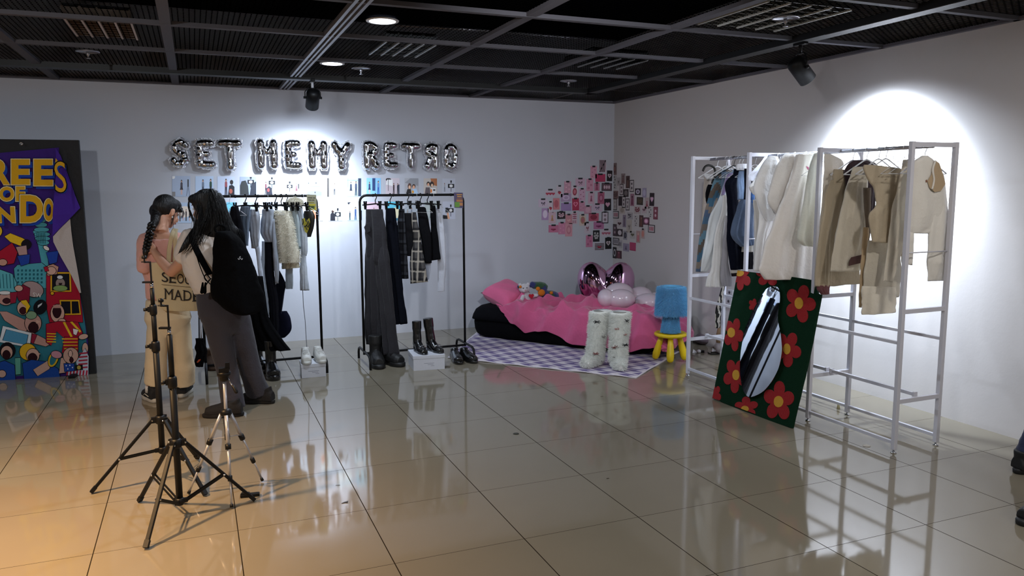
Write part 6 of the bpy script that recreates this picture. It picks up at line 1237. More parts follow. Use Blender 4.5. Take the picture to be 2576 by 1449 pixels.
shoe(fz(588, 922)+Vector((.0, .16, 0)), (.2, -1, 0), .25, .115, sole_h=.03, m=mat('tan_suede', '#6e3c18', .8, bump=.4, bs=80), shaft=.17, sr=.05, tag_=('tan brown boot seen between the legs of the grey trousers', 'boot', GB), name='suede_boot')
# black crumpled bag hung low at the left post
o = (.03, 6.72)
t = thing('hanging_pouch', onV(*KS(130, 615), o, 0), 'black crumpled pouch with an orange mark hanging by the left post of the first rail', 'bag')
b = garment(o, 0, [[(190, 70, 200), (260, 74, 205), (330, 58, 240), (400, 80, 250), (470, 70, 235), (560, 54, 200), (618, 80, 190)]], '', '', '', '', crop=KS, th=.04, build=False, folds=3, amp=.5); b.build('bag_body', fabric('#0b0a0b', bump=.8, bs=25), t)
b = MB(); b.poly([onV(*KS(x, y), o, 0)+Vector((0, -.05, 0)) for x, y in ((88, 530), (118, 492), (150, 486), (140, 510), (105, 540))], (0, -1, 0), .004); b.build('orange_mark', fabric('#c2512a'), t)
b = MB()
b.tube([onV(*KS(128, 195), o, 0), onV(*KS(126, 0), o, 0), onV(*KS(122, -380), o, 0), Vector((.02, 6.88, 1.52))], .005, 6); b.build('strap', fabric('#15151a'), t)
t2 = MB(); t2.tube([onV(*KS(160, 195), o, 0), onV(*KS(156, 0), o, 0), onV(*KS(150, -380), o, 0), Vector((.045, 6.88, 1.52))], .006, 6); tag(t2.build('white_ribbon', fabric('#c8c8cc')), 'white ribbon hanging by the left post of the first rail', 'ribbon')

# ------------------------------------------------------------------ light stands and tripod
def stand(C, feet, zc, zh, ztop, joints, label, top_silver=.06, brace=.55, clamp=True, wing=(-1, -.1)):
    t = thing('light_stand', (C[0], C[1], 0), label, 'tripod', 'black light stands in the foreground'); C = Vector((C[0], C[1], 0))
    j1, j2 = joints
    b = MB(); b.tube([C+Zv*(zh-.02), C+Zv*j1], .0155, 14); b.build('lower_pole', METALB, t)
    b = MB(); b.tube([C+Zv*j1, C+Zv*(j2 if j2 else ztop)], .0125, 14); b.build('middle_pole', METALB, t)
    if j2: b = MB(); b.tube([C+Zv*j2, C+Zv*ztop], .0105, 12); b.build('upper_pole', METALB, t)
    for j, r in ((j1, .0155), (j2, .0125)):
        if not j: continue
        k = thing_part = MB(); k.lathe(C+Zv*(j-.03), [(.001, 0), (r+.004, 0), (r+.006, .01), (r+.006, .045), (r+.003, .055), (.001, .055)], 14)
        k.box(C+Vector((.8, .1, 0))*(-r-.008)*1+Zv*j, (.022, .018, .026)); jb = k.build('clamp_collar', PLASTB, t)
        k = MB(); k.tube([C+Vector((-r-.014, 0, j)), C+Vector((-r-.034, -.004, j))], .0085, 10); k.build('knob', PLASTB, jb)
    b = MB(); b.lathe(C+Zv*(zc-.022), [(.001, 0), (.022, 0), (.026, .006), (.026, .036), (.02, .044), (.001, .044)], 16)
    h = MB(); h.lathe(C+Zv*(zh-.016), [(.001, 0), (.018, 0), (.022, .005), (.022, .026), (.017, .032), (.001, .032)], 16)
    for F in feet:
        F = Vector((F[0], F[1], .012)); d = F-C; d.z = 0; L = d.length; d.normalize()
        b.box(C+d*.03+Zv*zc, (.03, .022, .03), Matrix.Rotation(math.atan2(d.y, d.x), 3, 'Z')); h.box(C+d*.024+Zv*zh, (.024, .016, .02), Matrix.Rotation(math.atan2(d.y, d.x), 3, 'Z'))
    b.build('leg_collar', PLASTB, t); h.build('brace_hub', PLASTB, t)
    for F in feet:
        F = Vector((F[0], F[1], .012)); d = F-C; d.z = 0; d.normalize(); A = C+d*.04+Zv*zc
        k = MB(); k.bar(A, F, .019, .015); lg = k.build('leg', METALB, t, bev=.003)
        k = MB(); u = (F-A).normalized(); k.bar(F-u*.03, F+u*.004, .022, .018); k.build('rubber_foot', PLASTB, lg)
        M_ = A.lerp(F, brace); k = MB(); s_ = Vector((-d.y, d.x, 0))
        for sg in (-1, 1): k.bar(C+d*.03+Zv*zh+s_*.009*sg, M_+s_*.009*sg, .003, .012)
        k.build('brace', METALB, t)
        k = MB(); k.tube([M_-s_*.013, M_+s_*.013], .0055, 8); k.tube([A-s_*.014, A+s_*.014], .0045, 8); k.build('rivet', CHROME, t)
    k = MB(); k.tube([C+Zv*ztop, C+Zv*(ztop+.028)], .008, 12); k.build('spigot', CHROME, t)
    if clamp:     # phone holder: L bracket with a screw knob
        z = ztop+.028; g = thing_ = MB(); r_ = _R
        g.bar(C+Zv*(z+.0), C+Zv*(z+.115), .008, .022, up=(0, 1, 0)); g.bar(C+Zv*(z+.006)+r_*.006, C+Zv*(z+.006)-r_*.045, .02, .009); g.bar(C+Zv*(z+.112), C+Zv*(z+.112)-r_*.022, .016, .007)
        g.build('phone_bracket', PLASTB, t)
        k = MB(); k.tube([C-r_*.03+Zv*(z+.108), C-r_*.03+Zv*(z+.135)], .004, 8); k.lathe(C-r_*.03+Zv*(z+.13), [(.001, 0), (.011, 0), (.013, .006), (.010, .016), (.001, .018)], 14); k.lathe(C-r_*.03+Zv*(z+.112), [(.001, 0), (.016, 0), (.016, .004), (.001, .005)], 14); k.build('clamp_knob', PLASTB, t)
    return t
stand((-.23, 4.45), [(-.577, 4.421), (-.026, 4.152), (-.06, 4.76)], .354, .184, 1.065, (.757, 1.055-.1), 'taller black light stand with a phone clamp, left of its pair')
stand((-.141, 3.93), [(-.337, 4.196), (-.278, 3.612), (.203, 3.982)], .371, .08, .90, (.674, None), 'shorter black light stand with a phone clamp, nearest to the viewer')
# silver tripod
C = Vector((.095, 4.117, 0)); SIL = mat('silver_tube', '#b9bac0', .3, .5)
t = thing('camera_tripod', C, 'small silver camera tripod with black joints standing right of the light stands', 'tripod')
b = MB(); b.tube([C+Zv*.30, C+Zv*.615], .0085, 12); b.build('centre_column', SIL, t)
b = MB(); b.lathe(C+Zv*.425, [(.001, 0), (.018, 0), (.03, .012), (.028, .03), (.014, .04), (.001, .04)], 14); b.build('crown', PLASTB, t)
b = MB(); b.lathe(C+Zv*.612, [(.001, 0), (.02, 0), (.024, .01), (.024, .025), (.034, .03), (.034, .045), (.02, .05), (.001, .05)], 16); b.box(C+Zv*.67, (.05, .05, .02)); b.box(C+Vector((.018, -.01, .69)), (.022, .018, .035)); b.build('pan_head', PLASTB, t)
b = MB(); b.tube([C+Zv*.64+Vector((.01, 0, 0)), C+Vector((.04, -.05, .585))], .003, 8); hb = b.build('pan_handle', CHROME, t); b = MB(); b.tube([C+Vector((.04, -.05, .59)), C+Vector((.052, -.07, .565))], [.008, .010], 10, round_ends=True); b.build('grip', PLASTB, hb)
for F in ((-.106, 4.21), (.094, 3.93), (.265, 4.247)):
    F = Vector((F[0], F[1], .008)); d = F-C; d.z = 0; d.normalize(); A = C+d*.026+Zv*.435
    for u0, u1, r, nm in ((0, .36, .0095, 'upper_leg'), (.34, .70, .0075, 'middle_leg'), (.68, .985, .0055, 'lower_leg')):
        b = MB(); b.tube([A.lerp(F, u0), A.lerp(F, u1)], r, 10); b.build(nm, SIL, t)
    for u, r in ((.345, .0145), (.69, .0115)): b = MB(); b.tube([A.lerp(F, u-.03), A.lerp(F, u+.03)], r, 10); b.build('leg_lock', PLASTB, t)
    b = MB(); b.tube([A.lerp(F, .965), F], [.0075, .009], 10); b.build('rubber_foot', PLASTB, t)
    b = MB(); b.bar(C+Zv*.315, A.lerp(F, .31), .008, .003); b.build('spreader', SIL, t)
b = MB(); b.lathe(C+Zv*.30, [(.001, 0), (.013, 0), (.013, .03), (.001, .03)], 12); b.build('spreader_hub', PLASTB, t)
# small things lying on the floor
p = fz(628, 1250); b = MB(); b.bar(p+Vector((-.045, .01, .009)), p+Vector((.05, -.0, .009)), .028, .016); b.bar(p+Vector((-.04, .01, .02)), p+Vector((-.0, .0, .02)), .02, .012); tag(b.build('phone_clip', PLASTB, bev=.003), 'black phone clip lying at a foot of the shorter light stand', 'clip')
def scrap(px_, py_, pts, col, label, name='paper_scrap', th=.002, cat='scrap'):
    c = fz(px_, py_); b = MB(); b.poly([c+_R*x+Vector((_F.x, _F.y, 0)).normalized()*y+Zv*.0008 for x, y in pts], (0, 0, 1), th); tag(b.build(name, mat('scrap_'+col, col, .6)), label, cat)
scrap(1299, 1092, [(-.022, 0), (-.014, .02), (.004, .024), (.016, .012), (.004, .008), (.018, 0), (.008, -.014), (-.012, -.012)], '#3a3a30', 'dark leaf-shaped scrap on the floor in front of the rug')
scrap(867, 1265, [(-.014, -.01), (-.004, .004), (.014, .02), (.012, .006), (.018, -.004), (.004, -.002)], '#2a2622', 'tiny dark twig-like scrap on the floor in the glossy reflection')
scrap(850, 1221, [(-.012, 0), (.012, .002), (.012, -.001), (-.012, -.003)], '#2e2a26', 'thin dark line of lint on the floor near the centre line of tiles', th=.001)
scrap(1514, 998, [(-.01, -.004), (.01, 0), (.0, .01)], '#55493c', 'brown crumb on the floor just before the rug')
scrap(1529, 1204, [(-.008, -.003), (.008, .0), (.0, .004)], '#4c4438', 'small brown speck on the empty middle floor')
scrap(2180, 1122, [(.022*math.cos(k*PI/8), .022*math.sin(k*PI/8)) for k in range(16)], '#b3ada2', 'round pale plastic disc on the floor under the nearest rack bay', 'plastic_disc', cat='disc')
c = fz(2109, 1028); b = MB(); b.lathe(c, [(.001, 0), (.012, 0), (.009, .03), (.005, .045), (.001, .045)], 10); tag(b.build('foam_stub', fabric('#cfc79c')), 'small cream foam stub standing on the floor under the white rack', 'stub')
# things on the floor behind the far bay
c = onZ(*K7(585, 990), 0); t = thing('cardboard_tube', c, 'beige upright bottle-like tube behind the far bay of the white rack', 'bottle')
b = MB(); b.lathe(c, [(.001, 0), (.045, 0), (.047, .1), (.001, .1)], 18); b.build('base', mat('pale_plastic', '#b4aeb0', .5), t)
b = MB(); b.lathe(c+Zv*.1, [(.046, 0), (.05, .06), (.036, .14), (.022, .165), (.001, .165)], 18); b.build('shoulder', mat('tan_plastic', '#8d7558', .5), t)
c = onZ(*K7(380, 860), 0); b = MB(); rg = random.Random(4); b.ell(c+Vector((.03, .06, .05)), (.16, .12, .06), Matrix.Rotation(.5, 3, 'Z')); 
tag(b.build('crumpled_bag', fabric('#6d6067', bump=.9, bs=14)), 'grey crumpled bag on the floor in the corner behind the far bay', 'bag')
b = MB(); b.tube(spline([onZ(*K7(x, y), .006) for x, y in ((385, 990), (430, 1010), (500, 1012), (560, 1005), (500, 985), (430, 985))], 5), .006, 6); tag(b.build('power_cord', PLASTB), 'short black cord lying on the floor behind the far bay', 'cord')
c = onZ(*K7(295, 990), 0); b = MB(); b.box(c+Zv*.012, (.03, .03, .024)); tag(b.build('plug_block', PLASTB, bev=.003), 'tiny black block on the floor behind the far bay', 'plug')
for i, (x, y, l) in enumerate(((170, 990, 'white paper scrap nearest the far rack post'), (475, 970, 'white paper scrap by the black cord'))):
    c = onZ(*K7(x, y), 0); b = MB(); b.add([c+Vector((-.03, -.01, .001)), c+Vector((.03, -.012, .001)), c+Vector((.0, .02, .03)), c+Vector((.01, .0, .002))], [(0, 1, 2), (0, 3, 2), (1, 3, 2), (0, 1, 3)], False); tag(b.build('paper_scrap', mat('paper_white', '#c7c5c8', .6)), l, 'scrap')
c = onZ(*K7(240, 990), 0); b = MB(); b.lathe(c, [(.001, 0), (.006, 0), (.022, .004), (.02, .024), (.001, .03)], 10); tag(b.build('light_bulb', mat('paper_white')), 'small white round scrap between the plug block and the post', 'scrap')
# ------------------------------------------------------------------ people
SKIN = mat('skin', '#cc987c', .5, bump=.05, bs=120, sub=.08)
def rot_to(f, up=(0, 0, 1)):
    f = Vector(f).normalized(); x = f.cross(Vector(up)); x.normalize(); z = x.cross(f); return Matrix((x, f, z)).transposed()
def add_head(b, c, f, neck, tilt=None, s=1):
    M = rot_to(f); c = Vector(c)
    P = lambda x, y, z: c+M @ Vector((x, y, z))*s
    b.ell(P(0, -.008, .022), (.073*s, .09*s, .088*s), M); b.ell(P(0, .03, -.035), (.056*s, .058*s, .062*s), M); b.ell(P(0, .052, -.078), (.028*s, .026*s, .022*s), M)
    b.tube([P(0, .084, .02), P(0, .104, -.012), P(0, .096, -.022)], [.007*s, .012*s, .012*s], 8, round_ends=True)
    b.ell(P(-.03, .07, -.03), (.022*s, .02*s, .022*s), M); b.ell(P(.03, .07, -.03), (.022*s, .02*s, .022*s), M)
    b.ell(P(0, .088, -.048), (.02*s, .01*s, .006*s), M); b.ell(P(0, .086, -.057), (.018*s, .01*s, .006*s), M); b.ell(P(0, .078, .045), (.045*s, .014*s, .010*s), M)
    for sg in (-1, 1): b.ell(P(sg*.074, -.008, -.006), (.010*s, .018*s, .030*s), M @ Matrix.Rotation(sg*.25, 3, 'Z')); b.ell(P(sg*.078, -.013, .008), (.008*s, .018*s, .014*s), M)
    b.tube([P(0, -.02, -.04), P(0, -.02, -.04).lerp(Vector(neck), .6), neck], [.047*s, .048*s, .060*s], 14)
    return P, M
def face_parts(par, P, M, lip='#8f4a44'):
    for sg in (-1, 1):
        e = MB(); e.ell(P(sg*.03, .077, .012), (.0125, .008, .009), M, 12, 8); o = e.build('eye', mat('eye_white', '#c9c5c0', .2), par)
        e = MB(); e.ell(P(sg*.03, .0835, .012), (.0055, .003, .0055), M, 10, 6); e.build('iris', mat('iris', '#1c120d', .2), o)
        e = MB(); e.tube([P(sg*.014, .086, .036), P(sg*.03, .087, .041), P(sg*.047, .078, .036)], [.0022, .003, .0015], 6); e.build('eyebrow', mat('brow', '#17110e', .8), par)
    e = MB(); e.tube([P(-.021, .088, -.052), P(-.008, .098, -.049), P(0, .099, -.051), P(.008, .098, -.049), P(.021, .088, -.052)], [.002, .0045, .004, .0045, .002], 8); e.build('lips', mat('lips_'+lip, lip, .4), par)
def add_hand(b, w, d, n, s=1, curl=.5, thumb=1):
    """w wrist, d pointing direction, n palm normal, thumb side +1/-1"""
    d = Vector(d).normalized(); n = Vector(n); n = (n-d*n.dot(d)).normalized(); sd = d.cross(n)*thumb; w = Vector(w)
    M = Matrix((sd, d, n)).transposed()
    b.ell(w+d*.045*s, (.038*s, .052*s, .015*s), M); b.ell(w+d*.01*s, (.026*s, .03*s, .018*s), M)
    for k, (o, L) in enumerate(((.027, .072), (.010, .080), (-.009, .074), (-.026, .058))):
        p = w+d*.082*s+sd*o*s-d*abs(o)*.2; pts = [p-d*.012]; a = 0; q = p; sp_ = sd*(o*.12)
        for j, f in enumerate((.45, .32, .23)):
            a += curl*(.5+.35*j); dd = (d*math.cos(a)+n*math.sin(a)+sp_*.6).normalized(); q = q+dd*L*f*s; pts.append(q)
        b.tube(pts, [.0092*s, .0088*s, .0082*s, .007*s], 8, round_ends=True)
    p = w+d*.022*s+sd*.03*s; b.tube([p-sd*.01*s, p+(sd*.75+d*.6).normalized()*.028*s, p+(sd*.6+d*.9+n*.35).normalized()*.058*s], [.014*s, .0105*s, .008*s], 8, round_ends=True)
def limb(b, pts, rr, n=14): b.tube(spline(pts, 4), [lerp(rr[min(i//4, len(rr)-2)], rr[min(i//4+1, len(rr)-1)], (i % 4)/4) if i < 4*(len(rr)-1) else rr[-1] for i in range(4*(len(pts)-1)+1)], n, round_ends=True)
def torso(b, rows, ang, th_scale=1, grow=0):     # rows: centre, half width, half depth
    ux_ = Vector((math.cos(ang), math.sin(ang), 0)); uy_ = Vector((-math.sin(ang), math.cos(ang), 0)); C_ = spline([r[0] for r in rows], 4); rs = []
    for i, c in enumerate(C_):
        k = min(i//4, len(rows)-2); f = (i-4*k)/4; w = lerp(rows[k][1], rows[k+1][1], f)+grow; h = (lerp(rows[k][2], rows[k+1][2], f)+grow)*th_scale; ring = []
        for j in range(28):
            a = 2*PI*j/28; ring.append(c+ux_*math.copysign(abs(math.cos(a))**.85, math.cos(a))*w+uy_*math.copysign(abs(math.sin(a))**.85, math.sin(a))*h)
        rs.append(ring)
    b.rings(rs)
def cloth_mods(v=.009): return [('REMESH', dict(mode='VOXEL', voxel_size=v, use_smooth_shade=True)), ('SMOOTH', dict(factor=.5, iterations=5))]
def strands(b, guides, n, spread, r, rg, wob=.01):
    for _ in range(n):
        g = rg.choice(guides); o = Vector((rg.gauss(0, spread), rg.gauss(0, spread*.6), rg.gauss(0, spread*.25))); P = [Vector(p)+o*(.35+.65*i/(len(g)-1))+Vector((rg.gauss(0, wob), rg.gauss(0, wob), 0))*(i/(len(g)-1)) for i, p in enumerate(g)]
        S = spline(P, 3); b.tube(S, [r]*(len(S)-2)+[r*.7, r*.2], 4)
W = onY
# ---- person with the pink top, braid and tote bag
y1 = 6.22
feetL, feetR = Vector((-.372, 6.28, 0)), Vector((-.175, 6.34, 0))
pr = thing('person', (-.27, 6.28, 0), 'person in a pink top and cream trousers with a dark braid, carrying a tote bag', 'person')
shL, shR = W(368, 606, y1), W(447, 604, y1+.05)
hipc = W(420, 785, y1)
b = MB()
hc_, hf = W(419, 534, 6.26), (.66, .62, -.42)
P1, M1 = add_head(b, hc_, hf, W(404, 584, 6.20), s=1.02)
rows = [(W(404, 586, 6.2), .055, .05), (W(405, 600, 6.2), .135, .065), (W(406, 622, 6.2), .148, .085), (W(408, 660, 6.2), .138, .09), (W(412, 705, 6.21), .118, .082), (W(418, 750, 6.22), .125, .09), (W(422, 795, 6.22), .135, .085), (W(424, 815, 6.22), .11, .07)]
torso(b, rows, -.12)
elL = W(362, 672, 6.12); wrL = W(392, 690, 6.42)
limb(b, [shL, elL, wrL], [.045, .036, .026]); add_hand(b, wrL, (.6, .7, .1), (0, 0, 1), .92, .7)
elR = W(450, 660, 6.12); wrR = W(500, 694, 6.32)
limb(b, [shR, elR, wrR], [.045, .037, .026]); add_hand(b, wrR, (.85, .5, .05), (0, .2, 1), .92, .8, -1)
for hp, kn, an in ((W(402, 800, 6.22), W(392, 890, 6.24), feetL+Vector((0, .0, .09))), (W(446, 800, 6.22), W(452, 888, 6.26), feetR+Vector((0, .0, .09)))): limb(b, [hp, kn, an], [.062, .05, .036])
b.build('body', SKIN, pr, mods=skin(.0065, 5))
body1 = [o for o in pr.children][0]
face_parts(body1, P1, M1)
e = MB(); e.ell(P1(.086, -.012, -.042), .006, nu=8, nv=6); e.build('earring', mat('pearl', '#e8e4de', .2), body1)
# pink top
b = MB(); torso(b, rows[1:6], -.12, grow=.012)
limb(b, [shL, shL.lerp(elL, .55), elL], [.064, .06, .05]); limb(b, [shR, shR.lerp(elR, .4)], [.062, .058]); b.ell(shL.lerp(shR, .5)-Zv*.01, (.13, .07, .05))
b.build('pink_top', fabric('#dba294', sheen=.3), pr, mods=cloth_mods(.008)+[wrinkle('folds_fine', .012, .05)])
# trousers
b = MB(); torso(b, [(W(416, 752, 6.22), .125, .092), (W(420, 775, 6.22), .142, .105), (W(423, 800, 6.22), .158, .112), (W(424, 822, 6.22), .135, .09), (W(425, 845, 6.22), .07, .06)], -.12, grow=.006)
for hp, kn, an, hw in ((W(402, 792, 6.22), W(393, 890, 6.24), W(392, 962, 6.28), .092), (W(448, 792, 6.22), W(459, 890, 6.26), W(462, 962, 6.32), .098)):
    b.tube(spline([hp, kn, an], 6), [.092]*4+[.088]*4+[hw]*5, 22, flat=.86)
b.build('cropped_trousers', fabric('#dcc6a2', bump=.25), pr, mods=cloth_mods(.008)+[wrinkle('folds_wide', .007, .09)])
b = MB(); b.tube([W(424, 775, 6.105), W(427, 850, 6.12), W(429, 955, 6.20)], .003, 5); b.build('seam', fabric('#a8905f'), pr)
VAN = mat('black_canvas', '#131212', .8); RUB = mat('white_rubber', '#b9b4aa', .6)
def foxing(par, base, d, sd, h): 
    b = MB(); b.tube([base+d*.13+sd*.049+Zv*(h+.012), base+d*.09+sd*.05+Zv*(h+.03), base+d*.03+sd*.043+Zv*(h+.018)], .0035, 6); b.build('side_stripe', RUB, par)
for F, d in ((feetL+Vector((.03, -.08, 0)), (-.35, 1, 0)), (feetR+Vector((-.0, -.07, 0)), (.25, 1, 0))):
    s_ = shoe(F, d, .255, .098, parent=pr, shaft=.085, sr=.04, sole_h=.032, m=VAN, sole_m=RUB, toe=.05, extra=foxing)
for F in (feetL, feetR): b = MB(); b.tube([F+Zv*.07, F+Zv*.12], [.045, .042], 14); b.build('sock', fabric('#cfcac4'), pr)
# hair and braid
HAIR = mat('dark_hair', '#0d0a09', .42, bump=.7, bs=26, spec=.35, stretch=(6, 6, .7))
b = MB(); b.ell(P1(0, -.02, .034), (.081, .099, .094), M1); b.ell(P1(.0, .035, .07), (.066, .06, .05), M1); b.ell(P1(-.05, -.05, -.01), (.04, .05, .055), M1); b.tube([P1(-.02, -.065, -.03), W(389, 560, 6.14), W(382, 574, 6.12)], [.040, .030, .024], 12)
b.tube([P1(.055, .07, .06), P1(.078, .05, .03), P1(.08, .02, .04)], [.012, .014, .02], 8); 
hm = b.build('hair', HAIR, pr, mods=skin(.006, 4))
b = MB(); bra = [W(382, 566, 6.11), W(376, 590, 6.09), W(371, 612, 6.08), W(367, 630, 6.075)]
S = spline(bra, 5)
for i, p in enumerate(S[:-1:2]):
    r = lerp(.030, .023, i*2/len(S))
    for sg in (-1, 1): b.ell(p+_R*sg*r*.42-Zv*(.007*sg), (r*.72, r*.75, .0145), Matrix.Rotation(sg*.7, 3, 'Y'), 12, 8)
b.tube(spline([S[-3], W(366, 638, 6.075), W(368, 650, 6.08)], 4), [.014, .017, .02, .02, .018, .016, .012, .007, .003], 10)
b.build('braid', mat('braid_hair', '#0d0a09', .4, spec=.4), hm)
b = MB(); rg = random.Random(9); strands(b, [[P1(.07, .01, .0), P1(.08, .0, -.06), P1(.07, .02, -.13)]], 14, .004, .0009, rg); strands(b, [[P1(.02, .09, .07), P1(.07, .085, .03), P1(.075, .07, -.02)]], 14, .004, .0009, rg); b.build('loose_hair', HAIR, hm)
# tote bag on the shoulder
o = (-.16, 6.045)
t = thing('tote_bag', onV(*KP(280, 775), o, 0), 'cream canvas tote bag with two printed words, carried by the person in pink', 'bag')
b = garment(o, 0, [[(484, 118, 330), (530, 122, 385), (600, 130, 415), (680, 145, 424), (740, 168, 424), (776, 200, 418)]], '', '', '', '', crop=KP, th=.035, build=False, folds=2, amp=.22)
CAN = fabric('#cdb992', bump=.25, bs=120); b.build('bag_body', CAN, t)
for pts in (((226, 486), (232, 400), (248, 320), (258, 292), (268, 284)), ((266, 486), (268, 400), (268, 330), (268, 295), (272, 284))):
    b = MB(); P = [onV(*KP(x, y), o, 0)+Vector((0, .0+.10*max(0, (320-y)/40), 0)) for x, y in pts]; b.tube(spline(P, 5), .015, 8, flat=.2, up=(0, 1, 0)); b.build('handle', CAN, t)
INK = mat('black_ink', '#15100e', .8)
def tq(x, y, off=0): return onV(*KP(x, y), o, 0)+Vector((0, -.046-off, 0))
def serif_word(txt, x0, x1, y0, y1, slope=0):
    b = MB(); n = len(txt); w = (x1-x0)/n
    for i, ch in enumerate(txt):
        a, c = x0+w*i+w*.10, x0+w*(i+1)-w*.06; put_text(b, ch, lambda u, v, ww: tq(lerp(a, c, u), lerp(y1, y0, v)+slope*(lerp(a, c, u)-x0), ww*.0008))
        for (u0, u1, v) in {'E': ((-.12, .2, 0), (-.12, .2, 1)), 'M': ((-.12, .18, 0), (.8, 1.12, 0), (-.12, .15, 1), (.85, 1.12, 1)), 'A': ((-.12, .2, 0), (.8, 1.12, 0)), 'D': ((-.12, .2, 0), (-.12, .2, 1)), 'L': ((-.12, .25, 1), (-.12, .2, 0)), 'U': ((-.12, .25, 1), (.75, 1.12, 1)), 'S': ((.85, .95, .8),), 'O': ()}[ch]:
            y = lerp(y1, y0, v); b.poly([tq(lerp(a, c, uu), yy+slope*(lerp(a, c, uu)-x0)) for uu, yy in ((u0, y-1.5), (u1, y-1.5), (u1, y+2), (u0, y+2))], (0, -1, 0), .001)
    b.build('lettering', INK, t)
serif_word('SEOUL', 182, 416, 537, 596, .10); serif_word('MADE', 200, 426, 638, 698, .09)
b = MB(); b.poly([tq(186, 612), tq(420, 634), tq(420, 636), tq(186, 614)], (0, -1, 0), .001); b.build('printed_line', INK, t)

# ---- person with long black hair and backpack
y2 = 5.76
pr = thing('person', (.23, 5.80, 0), 'person with long black hair, white tee and flared grey trousers, wearing a black backpack', 'person')
b = MB(); hc2, hf2 = W(520, 524, 5.80), (-.70, .66, -.20)
P2, M2 = add_head(b, hc2, hf2, W(520, 574, 5.76), s=1.05)
sL, sR = W(478, 598, 5.76), W(578, 594, 5.82)
rows = [(W(522, 572, y2), .055, .05), (W(526, 586, y2), .13, .07), (W(524, 606, y2), .158, .095), (W(520, 650, y2), .148, .10), (W(522, 695, y2), .125, .092), (W(545, 735, y2), .122, .085), (W(560, 775, y2), .135, .09), (W(562, 800, y2), .11, .08)]
torso(b, rows, .25)
eL, wL = W(431, 684, 5.93), W(388, 634, 6.06)
limb(b, [sL, W(462, 650, 5.82), eL], [.047, .043, .036]); limb(b, [eL, W(408, 660, 6.0), wL], [.039, .033, .024]); add_hand(b, wL, (-.42, .55, .62), (.3, .9, -.2), .95, .3, 1)
eR, wR = W(600, 660, 5.98), W(575, 640, 6.25)
limb(b, [sR, eR, wR], [.045, .036, .026]); add_hand(b, wR, (-.2, .9, .3), (-1, 0, 0), .95, .8)
kL, aL = W(566, 905, 5.78), Vector((.185, 5.70, .09)); kR, aR = W(622, 895, 5.86), Vector((.40, 5.93, .09))
hL, hR = W(538, 800, 5.74), W(590, 800, 5.80)
for q in ((hL, kL, aL), (hR, kR, aR)): limb(b, q, [.064, .05, .036])
b.build('body', SKIN, pr, mods=skin(.0065, 5)); body2 = list(pr.children)[0]; face_parts(body2, P2, M2)
b = MB(); torso(b, rows[1:6], .25, grow=.018); limb(b, [sL, W(464, 640, 5.80)], [.068, .072]); b.ell(sL+Vector((.01, 0, .0)), (.07, .07, .055)); b.ell(sR, (.06, .065, .055)); limb(b, [sR, sR.lerp(eR, .5)], [.066, .07]); b.tube([W(533, 705, y2), W(540, 728, y2)], [.14, .142], 24, flat=.75, up=(0, 1, 0))
b.build('white_tee', fabric('#d6ccc3', bump=.2), pr, mods=cloth_mods(.008)+[wrinkle('folds_fine', .014, .06)])
b = MB(); torso(b, [(W(548, 728, y2), .138, .10), (W(556, 760, y2), .158, .118), (W(562, 788, y2), .166, .118), (W(564, 812, y2), .14, .10), (W(566, 840, y2), .07, .06)], .25, grow=.004)
for q, rr in (((W(537, 785, 5.74), kL, W(578, 960, 5.73), W(588, 1026, 5.70)), (.098, .082, .076, .088)), ((W(592, 785, 5.80), kR, W(636, 950, 5.88), W(648, 985, 5.92)), (.10, .084, .082, .092))):
    S = spline(q, 5); R_ = [lerp(rr[min(i//5, 2)], rr[min(i//5+1, 3)], (i % 5)/5) for i in range(15)]+[rr[3]]; b.tube(S, R_, 22, flat=.95)
b.build('flared_trousers', fabric('#3d3a40', bump=.3, bs=90), pr, mods=cloth_mods(.008)+[wrinkle('folds_wide', .008, .09)])
SUE = mat('black_suede', '#15110f', .85, bump=.3, bs=60)
shoe(Vector((.245, 5.60, 0)), (-1, .26, 0), .275, .105, parent=pr, shaft=.072, sr=.036, sole_h=.026, m=SUE, toe=.06, extra=laces('#2a2622'))
shoe(Vector((.475, 5.84, 0)), (-.85, .5, 0), .265, .105, parent=pr, shaft=.072, sr=.036, sole_h=.026, m=SUE, toe=.06, extra=laces('#2a2622'))
# hair
b = MB(); b.ell(P2(0, -.012, .036), (.086, .104, .098), M2); b.ell(P2(.03, .05, .06), (.05, .05, .05), M2); b.ell(P2(-.03, .05, .075), (.05, .05, .035), M2)
g = garment((.14, 5.73), 0, [[(60, 385, 545), (110, 372, 572), (165, 400, 590), (210, 405, 605), (250, 388, 628), (290, 372, 655), (330, 400, 640)]], '', '', '', '', crop=KP, th=.085, build=False, folds=2, amp=.1)
b.add(g.v, g.f)
b.tube(spline([W(503, 570, 5.74), W(482, 595, 5.67), W(462, 622, 5.66), W(447, 640, 5.66)], 4), [.034, .034, .032, .03, .028, .026, .024, .022, .018, .014, .010, .006, .003], 12)
HB2 = mat('black_hair', '#060607', .38, bump=.8, bs=24, spec=.4, stretch=(7, 7, .5))
hm = b.build('hair', HB2, pr, mods=skin(.007, 5))
b = MB(); rg = random.Random(12)
strands(b, [[W(515, 480, 5.70), W(500, 540, 5.66), W(492, 600, 5.64), W(470, 640, 5.65)], [W(530, 480, 5.66), W(525, 540, 5.63), W(505, 590, 5.64), W(498, 625, 5.65)]], 90, .022, .0011, rg, .012)
strands(b, [[W(540, 480, 5.66), W(560, 540, 5.63), W(580, 590, 5.62), W(592, 620, 5.60)], [W(530, 475, 5.64), W(550, 530, 5.61), W(560, 590, 5.61)]], 120, .026, .0011, rg, .014)
strands(b, [[P2(-.03, .09, .09), P2(-.055, .095, .04), P2(-.06, .085, -.02), P2(-.055, .08, -.08)]], 26, .006, .0010, rg, .004)
